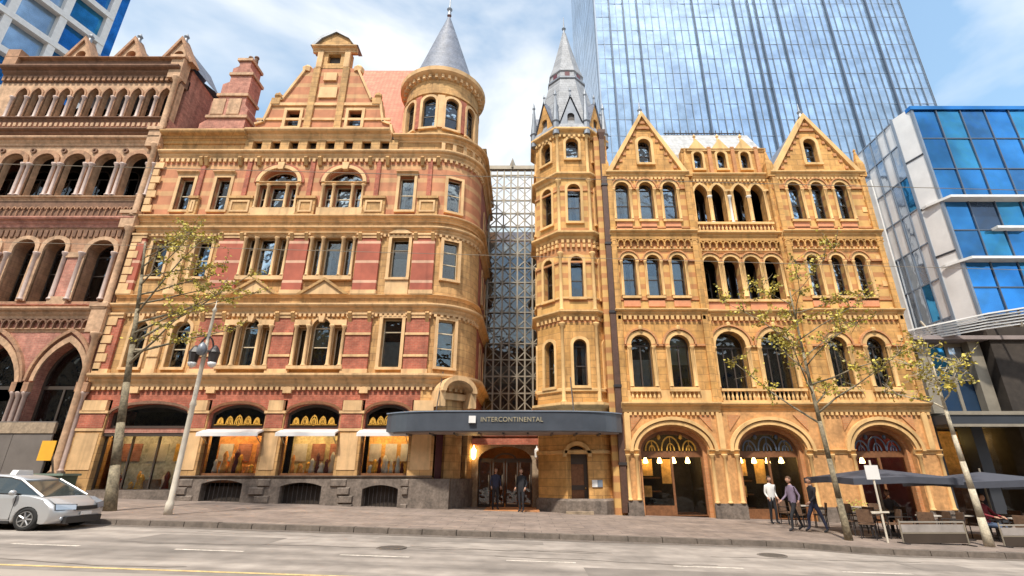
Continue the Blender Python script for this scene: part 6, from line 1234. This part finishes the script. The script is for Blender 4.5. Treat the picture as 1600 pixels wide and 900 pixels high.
# ================================================================== silver taxi
mat('car_silver', (0.55, 0.56, 0.57), 0.36, 0.04, 1, metal=0.5, coat=0.4); mat('car_glass', (0.035, 0.045, 0.045), 0.05, 0.1, 1, spec=0.8)
mat('rubber', (0.02, 0.02, 0.02), 0.85, 0.1); mat('alloy', (0.42, 0.42, 0.42), 0.35, 0.1, metal=0.8); mat('lens', (0.55, 0.6, 0.66), 0.08, 0.05, metal=0.4); mat('black_plastic', (0.025, 0.025, 0.025), 0.5, 0.1)
def taxi(loc, rz):
    t = root('silver_taxi', loc, 'silver sedan taxi with white roof light driving past the kerb', 'car', None, rz); WP[t] = Vector((0, 0, 0))
    # side outline, front at +x; wheel arches cut out
    top = [(-2.38, 0.35), (-2.42, 0.62), (-2.40, 0.86), (-2.30, 0.98), (-1.75, 1.02), (-1.2, 1.00), (0.0, 0.97), (0.72, 0.97), (1.30, 0.95), (1.75, 0.87), (2.05, 0.78), (2.20, 0.68), (2.27, 0.52), (2.25, 0.32), (2.15, 0.20)]
    def archp(cx): return [(cx + 0.37*math.cos(a), 0.30 + 0.37*math.sin(a)) for a in [PI*i/10 - 0.25 for i in range(0, 12)] if 0.30 + 0.37*math.sin(a) > 0.195]
    bot = [(1.86, 0.19)] + archp(1.42) + [(0.98, 0.19), (-0.95, 0.19)] + archp(-1.40) + [(-1.86, 0.19), (-2.25, 0.22)]
    prof = top + bot; bm = MB(); W_ = 0.90
    def half(z): return W_ - 0.05*max(0, (z - 0.55)/0.45)**2 - 0.05*max(0, (0.45 - z)/0.3)**2
    rings = []
    def lay(s, k, ins):
        c = [((px*(1 - ins*0.02)) - 0, s*k(pz), 0.19 + (pz - 0.19)*(1 - ins*0.03)) for px, pz in prof]; return c
    L0 = lay(-1, lambda z: half(z), 1.0); L1 = lay(-1, lambda z: half(z) - 0.06, 0.0); L2 = lay(-1, lambda z: 0.45, -0.6); L3 = lay(1, lambda z: 0.45, -0.6); L4 = lay(1, lambda z: half(z) - 0.06, 0.0); L5 = lay(1, lambda z: half(z), 1.0)
    # bow the front in plan: corners pulled back
    lay_all = [L0, L1, L2, L3, L4, L5]; n = len(prof); v = []
    for i, Lr in enumerate(lay_all):
        for (x, y, z) in Lr:
            pull = (abs(y)/0.9)**3*0.22 if x > 1.9 else ((abs(y)/0.9)**3*0.14 if x < -2.0 else 0); v.append((x - pull if x > 0 else x + pull, y, z))
    f = []
    for r in range(5):
        for j in range(n): a, b = r*n + j, r*n + (j + 1) % n; f.append((a, b, b + n, a + n))
    tr = tessellate_polygon([[Vector((p[0], p[1], 0)) for p in prof]])
    for a, b, c in tr:
        A_, B_, C_ = prof[a], prof[b], prof[c]
        if (B_[0]-A_[0])*(C_[1]-A_[1]) - (B_[1]-A_[1])*(C_[0]-A_[0]) < 0: b, c = c, b
        f += [(a, b, c), (a + 5*n, c + 5*n, b + 5*n)]
    bm.add(v, f); body = part('body', bm, 'car_silver', t); 
    for p in body.data.polygons: p.use_smooth = len(p.vertices) == 4
    # cabin: glass house with roof and pillars
    def sect(x, zb, zt, wb, wt): return [(x, -wb, zb), (x, -wt, zt), (x, wt, zt), (x, wb, zb)]
    st = [(-1.95, 1.0, 1.02, .70, .66), (-1.25, 1.0, 1.36, .78, .58), (-0.45, 0.98, 1.45, .80, .60), (0.30, 0.97, 1.44, .80, .60), (0.68, 0.96, 1.36, .80, .60), (1.56, 0.90, 0.925, .74, .70)]
    g = MB(); v = []; f = []
    for s in st: v += [(s[0], -s[3], s[1]), (s[0], -s[4], s[2]), (s[0], s[4], s[2]), (s[0], s[3], s[1])]
    for i in range(len(st) - 1): a = 4*i; b = a + 4; f += [(a, b, b+1, a+1), (a+1, b+1, b+2, a+2), (a+2, b+2, b+3, a+3)]
    f += [(0, 1, 2, 3), (20, 23, 22, 21)]
    cab = part('windscreen', g.add(v, f), 'car_glass', t)
    rf_ = MB(); v = []; f = []
    for x, z, w in ((-1.28, 1.352, .60), (-0.85, 1.43, .62), (-0.15, 1.475, .63), (0.35, 1.455, .62), (0.70, 1.372, .62)): v += [(x, -w, z), (x, -w*0.6, z + 0.03), (x, w*0.6, z + 0.03), (x, w, z), (x, w, z - 0.04), (x, -w, z - 0.04)]
    for i in range(4):
        for j in range(6): a, b = 6*i + j, 6*i + (j + 1) % 6; f.append((a, a + 6, b + 6, b))
    f += [tuple(range(6)), tuple(reversed(range(24, 30)))]
    part('roof', rf_.add(v, f), 'car_silver', t, True)
    for s in (-1, 1):
        part('pillar', MB().path([(1.56, s*.745, .92), (0.69, s*.615, 1.375)], [.036, .03], 6), 'car_silver', t); part('pillar', MB().path([(-1.9, s*.70, 1.02), (-1.26, s*.60, 1.36)], [.09, .06], 6), 'car_silver', t)
        part('pillar', MB().path([(-0.35, s*.815, .98), (-0.38, s*.61, 1.45)], [.04, .035], 6), 'black_plastic', t)
        part('belt_trim', MB().box(-1.7, 1.0, s*.825 - .02, s*.825 + .02, .965, .99), 'black_plastic', t)
        mi = part('mirror', MB().ring(0, 0, [(.001, -.09), (.08, -.06), (.1, 0), (.08, .06), (.001, .09)], 10), 'car_silver', t, True); mi.location = (0.92, s*1.0, 1.02); mi.scale = (0.8, 1.0, 0.9)
        sub('mirror_arm', MB().tube((0, 0, -0.02), (0.02, -s*0.2, -0.05), 0.025, seg=6), 'black_plastic', mi)
        part('headlight', MB().add([(2.25, s*.36, .70), (2.06, s*.83, .73), (2.10, s*.82, .58), (2.29, s*.38, .57), (1.74, s*.80, .885), (1.82, s*.54, .88)], [(0, 1, 2, 3), (5, 4, 1, 0)] if s > 0 else [(3, 2, 1, 0), (0, 1, 4, 5)]), 'lens', t)
        part('fog_light', MB().add([Matrix.Translation((2.15, s*.62, .33)) @ Matrix.Rotation(PI/2, 4, 'Y') @ Vector(p) for p in MB().ring(0, 0, [(.06, 0), (.05, .03), (.001, .04)], 10).v], MB().ring(0, 0, [(.06, 0), (.05, .03), (.001, .04)], 10).f), 'lens', t)
        for xa, xb in ((-1.02, -0.36), (-0.34, 0.95)):
            d = part('door', MB().box(xa, xb, s*.893 - .006, s*.893 + .006, .30, .86), 'car_silver', t); sub('handle', MB().box(xa + .06, xa + .22, s*.905 - .012, s*.905 + .012, .80, .83), 'black_plastic', d)
        for xs_ in (-1.03, -0.35, 0.96): part('panel_gap', MB().box(xs_ - .006, xs_ + .006, s*.897 - .006, s*.897 + .006, .28, .93), 'black_plastic', t)
        part('headlight_surround', MB().add([(2.245, s*.33, .72), (2.045, s*.85, .75), (2.09, s*.84, .56), (2.285, s*.35, .55)], [(0, 1, 2, 3)] if s > 0 else [(3, 2, 1, 0)]), 'black_plastic', t)
        part('sill_trim', MB().box(-.95, .98, s*.86 - .03, s*.86 + .03, .18, .25), 'black_plastic', t)
        for cx in (1.42, -1.40):
            def wring(pr, seg=24): q = MB().ring(0, 0, pr, seg, caps=False); return MB().add([Matrix.Translation((cx, s*.80, .315)) @ Matrix.Rotation(PI/2*s, 4, 'X') @ Vector(p) for p in q.v], q.f)
            wh = part('wheel', wring([(.20, .11), (.20, -.11), (.001, -.08)]), 'black_plastic', t)
            sub('tyre', wring([(.21, .10), (.30, .10), (.325, .06), (.325, -.06), (.30, -.115), (.21, -.115), (.21, .10)]), 'rubber', wh, True)
            rm = MB(); q = wring([(.215, -.10), (.215, -.125), (.195, -.125), (.19, -.06)]); rm.add(q.v, q.f); q = wring([(.05, -.08), (.05, -.12), (.001, -.125)], 12); rm.add(q.v, q.f)
            for k in range(7):
                a = 2*PI*k/7; rm.tube((cx + .04*math.cos(a), s*(.80 + .105), .315 + .04*math.sin(a)), (cx + .2*math.cos(a), s*(.80 + .11), .315 + .2*math.sin(a)), .026, .02, 6)
            sub('rim', rm, 'alloy', wh)
    part('wheel_well', MB().box(-1.80, 1.82, -.70, .70, .16, .66), 'black_plastic', t)
    part('grille', MB().box(2.235, 2.285, -.34, .34, .55, .66), 'black_plastic', t); part('lower_intake', MB().box(2.16, 2.29, -.60, .60, .20, .38), 'black_plastic', t)
    part('number_plate', MB().box(2.28, 2.30, -.19, .19, .41, .51), 'white_metal', t); part('roof_light', MB().sweep_x([(-.28, 1.49), (.28, 1.49), (.22, 1.63), (-.22, 1.63)], -.06, .12), 'white_metal', t)
    return t
# ================================================================== people
mat('skin', (0.50, 0.28, 0.19), 0.6, 0.08); mat('hair_dark', (0.03, 0.02, 0.015), 0.6, 0.2); mat('hair_brown', (0.10, 0.05, 0.025), 0.6, 0.2)
for n_, c in (('cloth_black', (.018, .018, .022)), ('cloth_navy', (.03, .035, .07)), ('cloth_grey', (.15, .14, .15)), ('cloth_white', (.65, .63, .6)), ('cloth_mauve', (.22, .17, .24)), ('cloth_brown', (.13, .07, .04)), ('cloth_red', (.24, .03, .04)), ('cloth_denim', (.06, .09, .16))): mat(n_, c, 0.85, 0.15, 6)
def person(loc, rz, label, shirt, trousers, hair='hair_dark', pose='stand', shoes='cloth_black', phase=0.2, armbend=0.25, group=None):
    t = root('person', loc, label, 'person', group, rz); WP[t] = Vector((0, 0, 0))
    J = {}; E = []
    def j(n, x, y, z, r): J[n] = (Vector((x, y, z)), r)
    lift = 0.0
    if pose == 'sit':
        j('pel', 0, 0.05, .56, (.165, .13)); j('spine', 0, .08, .80, (.15, .11)); j('chest', 0, .06, 1.02, (.18, .115)); j('nb', 0, .03, 1.17, (.07, .07)); j('neck', 0, .01, 1.24, (.055, .055))
        for s, n in ((-1, 'l'), (1, 'r')):
            j('hip' + n, s*.1, 0.0, .54, (.095, .095)); j('knee' + n, s*.13, -.42, .53, (.065, .065)); j('ank' + n, s*.13, -.40, .12, (.045, .045)); j('toe' + n, s*.14, -.58, .05, (.04, .03))
            j('sh' + n, s*.19, .05, 1.1, (.06, .06)); j('elb' + n, s*.25, -.12, .86, (.045, .045)); j('wri' + n, s*.17, -.36, .80, (.03, .03))
        hz_ = 1.38
    else:
        j('pel', 0, 0, .95, (.155, .115)); j('spine', 0, .0, 1.16, (.14, .1)); j('chest', 0, 0, 1.36, (.175, .115)); j('nb', 0, .0, 1.5, (.07, .07)); j('neck', 0, -.01, 1.57, (.055, .055))
        w = phase if pose == 'walk' else 0.03
        for s, n in ((-1, 'l'), (1, 'r')):
            k = s*w
            j('hip' + n, s*.09, 0, .88, (.09, .09)); j('knee' + n, s*.10, -k*0.9 - .02, .50, (.06, .06)); j('ank' + n, s*.10, -k*1.3 + .03, .09 + (0.06 if pose == 'walk' and s < 0 else 0), (.042, .042)); j('toe' + n, s*.12, -k*1.3 - .13, .035 + (0.0 if s > 0 or pose != 'walk' else 0.01), (.04, .03))
            j('sh' + n, s*.19, .0, 1.43, (.06, .06)); j('elb' + n, s*.235, k*.5 + .04, 1.15, (.043, .043)); j('wri' + n, s*.23, k*.9 - armbend*0.4, .92 + armbend*0.25, (.029, .029))
        hz_ = 1.69
    E = [('pel', 'spine'), ('spine', 'chest'), ('chest', 'nb'), ('nb', 'neck')]
    for n in 'lr': E += [('pel', 'hip' + n), ('hip' + n, 'knee' + n), ('knee' + n, 'ank' + n), ('ank' + n, 'toe' + n), ('chest', 'sh' + n), ('sh' + n, 'elb' + n), ('elb' + n, 'wri' + n)]
    names = list(J); me = bpy.data.meshes.new('tmp'); me.from_pydata([J[n][0] for n in names], [(names.index(a), names.index(b)) for a, b in E], [])
    o = bpy.data.objects.new('tmp', me); COL.objects.link(o); o.modifiers.new('k', 'SKIN'); sv_ = me.skin_vertices[0].data
    for i, n in enumerate(names): sv_[i].radius = J[n][1]; sv_[i].use_root = (n == 'pel')
    sd = o.modifiers.new('s', 'SUBSURF'); sd.levels = 1; sd.render_levels = 1
    dg = bpy.context.evaluated_depsgraph_get(); ev = bpy.data.meshes.new_from_object(o.evaluated_get(dg)); V_ = [tuple(v.co) for v in ev.vertices]; F_ = [tuple(p.vertices) for p in ev.polygons]
    bpy.data.objects.remove(o); bpy.data.meshes.remove(ev)
    b = MB().add(V_, F_); hx, hy = J['neck'][0].x, J['neck'][0].y - .02
    # head: skull, jaw, nose, ears ; hands: palm with five fingers
    hd = MB(); v = []; n1, n2 = 10, 12
    for i in range(n1 + 1):
        th = PI*i/n1
        for k in range(n2):
            ph = 2*PI*k/n2; x, y, z = math.sin(th)*math.cos(ph), math.sin(th)*math.sin(ph), math.cos(th)
            nar = 1 - 0.28*max(0, -z); yy = y*(.098 if y < 0 else .105)*nar; 
            if y < -.75 and abs(z + .1) < .3: yy -= .018*(1 - abs(x)*3 if abs(x) < .33 else 0)
            v.append((hx + x*.078*nar, hy + yy - (.012 if z < -.4 else 0), hz_ + z*.118))
    f = [(i*n2 + k, i*n2 + (k+1) % n2, (i+1)*n2 + (k+1) % n2, (i+1)*n2 + k)[::-1] for i in range(n1) for k in range(n2)]
    hd.add(v, f)
    for s in (-1, 1): hd.add([(hx + s*(.078 + .012*(i % 2)), hy + .005 + .02*math.cos(i*PI/3), hz_ - .01 + .03*math.sin(i*PI/3)) for i in range(6)], [tuple(range(6)) if s > 0 else tuple(reversed(range(6)))])
    b.add(hd.v, hd.f)
    for s, n in ((-1, 'l'), (1, 'r')):
        w_, e_ = J['wri' + n][0], J['elb' + n][0]; d = (w_ - e_).normalized(); p = w_ + d*.09; side = Vector((0, -1, 0)) if abs(d.z) > .6 else Vector((-s, 0, 0)); up = d.cross(side).normalized()
        b.tube(w_ - d*.02, p, .032, .038, 7)
        for k, ln in enumerate((.07, .08, .076, .06)):
            o_ = p + side*(k - 1.5)*.019; b.tube(o_ - d*.01, o_ + d*ln*.6, .0095, .009, 5); b.tube(o_ + d*ln*.6, o_ + d*ln + up*.02, .009, .007, 5)
        o_ = w_ + d*.03 + side*.03; b.tube(o_, o_ + side*.03 + d*.035, .011, .009, 5); b.tube(o_ + side*.03 + d*.035, o_ + side*.035 + d*.065, .009, .007, 5)
    body = part('body', b, shirt, t, True); me = body.data
    for mn in (trousers, 'skin', shoes): me.materials.append(M[mn])
    hipz = .62 if pose == 'sit' else .95; nb_ = len(F_)
    for p in me.polygons:
        c = p.center
        if p.index >= nb_ or (c.z > J['nb'][0].z + .03 and abs(c.x) < .13): p.material_index = 2
        elif c.z < .12: p.material_index = 3
        elif c.z < hipz and abs(c.x) < .2 and not (pose == 'sit' and c.z > .64) and min((c - J['wril'][0]).length, (c - J['wrir'][0]).length) > .1: p.material_index = 1
    h = MB(); v = []                                               # cap of hair over crown and nape
    for i in range(7):
        th = PI*i/10
        for k in range(14):
            ph = 2*PI*k/14; x, y, z = math.sin(th)*math.cos(ph), math.sin(th)*math.sin(ph), math.cos(th)
            lim = 0.55 if y < -.35 else 0; zz = max(z, lim) ; v.append((hx + x*.086, hy + .006 + y*.112, hz_ + .008 + (zz if y < -.35 else z)*.122))
    h.add(v, [(i*14 + k, (i+1)*14 + k, (i+1)*14 + (k+1) % 14, i*14 + (k+1) % 14) for i in range(6) for k in range(14)]); part('hair', h, hair, t, True)
    fc = MB()
    for s in (-1, 1): fc.ring(hx + s*.03, hy - .09, [(.001, hz_ + .0), (.010, hz_ + .008), (.001, hz_ + .016)], 6)
    fc.box(hx - .022, hx + .022, hy - .093, hy - .080, hz_ - .06, hz_ - .053); part('face_details', fc, 'hair_brown', t)
    return t
def at_pave(x, y): return (x, y, gz(x, y))
taxi((-14.25, 14.9, rz_(-14.25)), math.radians(0)).rotation_euler = (0, 0.03, 0); bpy.data.objects['silver_taxi'].scale = (0.95, 0.95, 0.88)
person(at_pave(-1.35, 24.6), 0.3, 'person in dark suit standing in the hotel doorway', 'cloth_navy', 'cloth_black')
person(at_pave(-0.15, 23.7), -0.5, 'person in black coat standing by the doorway pillar', 'cloth_black', 'cloth_black', 'hair_brown')
person(at_pave(10.05, 21.9), 0.2, 'person in white shirt and dark jacket standing at the middle arch', 'cloth_white', 'cloth_black')
person(at_pave(9.6, 19.3), -1.45, 'person in mauve top and dark trousers walking past the middle arch', 'cloth_mauve', 'cloth_black', 'hair_brown', 'walk')
person(at_pave(10.2, 19.05), -1.5, 'person in black jacket walking beside the mauve-topped walker', 'cloth_black', 'cloth_navy', 'hair_dark', 'walk', phase=-0.2)
# ================================================================== pavement cafe
mat('umbrella_cloth', (.06, .065, .085), 0.8, 0.12, 2); mat('wicker', (.15, .085, .05), 0.8, 0.3, 12); mat('table_top', (.42, .38, .33), 0.5, 0.1, 4); mat('rope', (.30, .27, .23), .7, .1)
def umbrella(x, y, w, label):
    z = gz(x, y); u = root('market_umbrella', (x, y, z), label, 'umbrella', 'dark cafe umbrellas'); h = w/2; m = MB(); ze, zt_ = z + 1.84, z + 2.16
    v = [(x, y, zt_)] + [(x + h*a, y + h*b*0.85, ze + (0.06 if a*b == 0 else 0)) for a, b in ((-1,-1), (0,-1), (1,-1), (1,0), (1,1), (0,1), (-1,1), (-1,0))]; m.add(v, [(0, i, i % 8 + 1) for i in range(1, 9)] + [(0, i % 8 + 1, i) for i in range(1, 9)][:0])
    v2 = [(a, b, c - (0.0 if i == 0 else 0.0)) for i, (a, b, c) in enumerate(v[1:])]; m.add(v2 + [(a, b, c - 0.2) for a, b, c in v2], [(i, i + 8, (i + 1) % 8 + 8, (i + 1) % 8) for i in range(8)])
    part('canopy', m, 'umbrella_cloth', u); part('pole', MB().tube((x, y, z), (x, y, zt_ + 0.12), 0.03), 'steel', u); part('base', MB().ring(x, y, [(0.34, z - 0.02), (0.34, z + 0.07), (0.06, z + 0.12), (0.05, z + 0.3)], 16), 'granite', u)
    for a, b in ((-1,-1), (1,-1), (1,1), (-1,1)): part('rib', MB().tube((x, y, zt_ - 0.05), (x + h*a*.97, y + h*b*.82, ze - 0.02), 0.012, seg=5), 'steel', u)
umbrella(12.55, 18.9, 3.6, 'dark blue-grey market umbrella behind the square white sign'); umbrella(16.3, 18.9, 3.6, 'dark blue-grey market umbrella between the pale trunk and the blue building')
umbrella(19.9, 18.9, 3.4, 'dark blue-grey market umbrella before the blue glass building')
tag(link('hanging_sign', MB().box(16.95, 17.35, 17.345, 17.38, gz(16.3, 18.9) + 1.6, gz(16.3, 18.9) + 1.86).mesh('hanging_sign', 'white_metal')), 'small white sign hung on the umbrella edge beside pale trunk', 'sign')
def chair():
    c = root('cafe_chair', (0, 0, 0), 'brown woven cafe chair', 'chair', 'woven cafe chairs'); m = MB()
    part('seat', MB().box(-.22, .22, -.22, .22, .43, .47), 'wicker', c)
    for x in (-.2, .2):
        for y in (-.2, .2): part('leg', MB().tube((x, y, 0), (x*.95, y*.95, .44), .018, seg=6), 'iron', c)
    part('backrest', MB().sweep_x([(.19, .50), (.23, .50), (.28, .88), (.24, .88)], -.21, .21), 'wicker', c)
    for s in (-1, 1): part('arm', MB().path([(s*.22, .22, .66), (s*.24, -.18, .66), (s*.21, -.2, .45)], [.016, .016, .016], 6), 'iron', c); part('back_post', MB().tube((s*.2, .2, .44), (s*.2, .26, .88), .018, seg=6), 'iron', c)
    return c
def table():
    t = root('cafe_table', (0, 0, 0), 'small round cafe table', 'table', 'small round cafe tables'); part('table_top', MB().ring(0, 0, [(.34, .72), (.35, .73), (.35, .75), (.33, .76)], 20), 'table_top', t); part('stem', MB().tube((0, 0, .03), (0, 0, .73), .03), 'iron', t); part('foot', MB().ring(0, 0, [(.24, 0), (.24, .02), (.05, .05)], 14), 'iron', t); return t
c0, t0 = chair(), table(); first = True
spots = [(11.4, 18.0), (12.9, 19.4), (13.0, 17.5), (14.6, 18.2), (15.9, 17.4), (16.9, 19.3), (17.4, 17.7), (18.9, 18.4), (10.9, 21.3), (13.4, 21.6)]
for i, (x, y) in enumerate(spots):
    tt = t0 if first else copy_tree(t0); tt.location = at_pave(x, y)
    near = ('beside the square white sign post', 'under the umbrella behind the white sign', 'between the sign post and pale trunk', 'just behind the pale tree trunk', 'where the person in red sits', 'under the umbrella past the pale trunk',
            'behind the farthest windbreak screen', 'before the blue glass building', 'by the pier left of the maroon arch', 'before the maroon arch')[i]
    tt['label'] = 'small round pedestal cafe table ' + near
    for k, an in enumerate((0.4, 0.4 + PI) if i % 2 else (-0.3, 2.1, 4.0)):
        c = c0 if first else copy_tree(c0); first = False; px, py = x + .62*math.cos(an), y + .62*math.sin(an)
        c.location = at_pave(px, py); c.rotation_euler = (0, 0, math.atan2(py - y, px - x) - PI/2 + random.uniform(-.2, .2)); c['label'] = 'brown woven cafe chair at the small table ' + near
    if i == 0: first = False
person((15.9 + .62*math.cos(0.4 + PI)*1.0, 18.05, gz(15.6, 18) - 0.045), 0.3, 'person in red top seated at a cafe table under the umbrella', 'cloth_red', 'cloth_denim', 'hair_brown', 'sit')
person((12.9 + .62, 20.0, gz(13.5, 20) - 0.045), -0.4, 'person in grey top seated at a cafe table by the umbrella pole', 'cloth_grey', 'cloth_black', 'hair_dark', 'sit')
# low cafe windbreak screens along the kerb side
mat('screen_cloth', (.30, .27, .25), .8, .2, 3)
def screen(x0, x1, y, label):
    z = gz((x0 + x1)/2, y); s = root('windbreak_screen', ((x0 + x1)/2, y, z), label, 'screen', 'cafe windbreak screens')
    for x in (x0, x1): part('post', MB().tube((x, y, gz(x, y) - 0.02), (x, y, gz(x, y) + .66), .022), 'steel', s); part('foot', MB().box(x - .05, x + .05, y - .22, y + .22, gz(x, y) - .01, gz(x, y) + .03), 'iron', s)
    part('panel', MB().box(x0 + .03, x1 - .03, y - .01, y + .01, z + .04, z + .3), 'frame_dark', s); part('upper_panel', MB().box(x0 + .03, x1 - .03, y - .01, y + .01, z + .34, z + .55), 'screen_cloth', s); part('rail', MB().box(x0, x1, y - .02, y + .02, z + .6, z + .64), 'rope', s); part('bottom_rail', MB().box(x0, x1, y - .015, y + .015, z + .30, z + .335), 'steel', s)
screen(11.35, 13.3, 16.55, 'brown cloth windbreak screen between the sign post and pale trunk'); screen(14.35, 16.2, 16.55, 'brown cloth windbreak screen just past the pale trunk'); screen(16.4, 18.4, 16.55, 'brown cloth windbreak screen at the far end of the cafe')
# bollard bins near the arches
def planter(x, y, label):
    z = gz(x, y); p = root('planter_box', (x, y, z), label, 'planter', 'planters by the arches'); part('box', MB().box(x - .4, x + .4, y - .2, y + .2, z - .02, z + .55), 'granite', p); m = MB(); r = random.Random(int(x*10))
    for k in range(160):
        c = Vector((x + r.uniform(-.36, .36), y + r.uniform(-.17, .17), z + .5 + r.random()**1.6*.45)); u = Vector((r.uniform(-1, 1), r.uniform(-1, 1), r.uniform(0, 1))).normalized()*.1; w = u.orthogonal().normalized()*.03; m.add([c, c + u*.5 + w, c + u, c + u*.5 - w], [(0, 1, 2, 3)])
    part('foliage', m, 'leaf_1', p)
planter(13.9, 22.6, 'low stone planter with green foliage beside the pier between arches')

# ================================================================== road fittings, repairs and wear
mat('tar', (0.15, 0.125, 0.105), 0.9, 0.25, 3, 0.2, 50); mat('iron_cover', (0.11, 0.10, 0.09), 0.6, 0.2, 8, metal=0.4)
for x0, x1, y0, y1 in ((-9.5, -6.2, 13.0, 14.4), (1.2, 6.8, 10.6, 11.5), (9.0, 10.4, 12.6, 13.6), (-4.0, 0.5, 14.75, 15.35)): strip('road_patch', x0, x1, y0, y1, 'asphalt_patch' if 'asphalt_patch' in M else (mat('asphalt_patch', (0.21, 0.183, 0.16), 0.9, 0.2, 1.2, 0.25, 60).name), 0.003)
rk = random.Random(8)
for k in range(7):                                                 # sealed cracks wandering along the lanes
    x, y = rk.uniform(-14, 8), rk.uniform(9.9, 15.3); v = []; f = []
    for i in range(14):
        v += [(x, y, rz_(x) + 0.005), (x, y + 0.035, rz_(x) + 0.005)]; x += rk.uniform(0.2, 0.6); y += rk.uniform(-0.12, 0.12)
    tag(link('crack_sealant', MB().add(v, [(2*i, 2*i + 2, 2*i + 3, 2*i + 1) for i in range(13)]).mesh('crack_sealant', 'tar')), kind='structure')
for x, y, lb in ((-3.2, 13.3, 'round iron manhole cover in the road before the canopy'), (6.3, 14.2, 'round iron manhole cover in the road near the gutter before the arches')):
    mh = root('manhole_cover', (x, y, rz_(x)), lb, 'manhole cover'); part('frame', MB().ring(x, y, [(0.36, rz_(x) - 0.02), (0.36, rz_(x) + 0.014), (0.31, rz_(x) + 0.014), (0.31, rz_(x))], 24, caps=False), 'tar', mh); part('lid', MB().ring(x, y, [(0.30, rz_(x) - 0.01), (0.30, rz_(x) + 0.011), (0.001, rz_(x) + 0.013)], 24), 'iron_cover', mh)
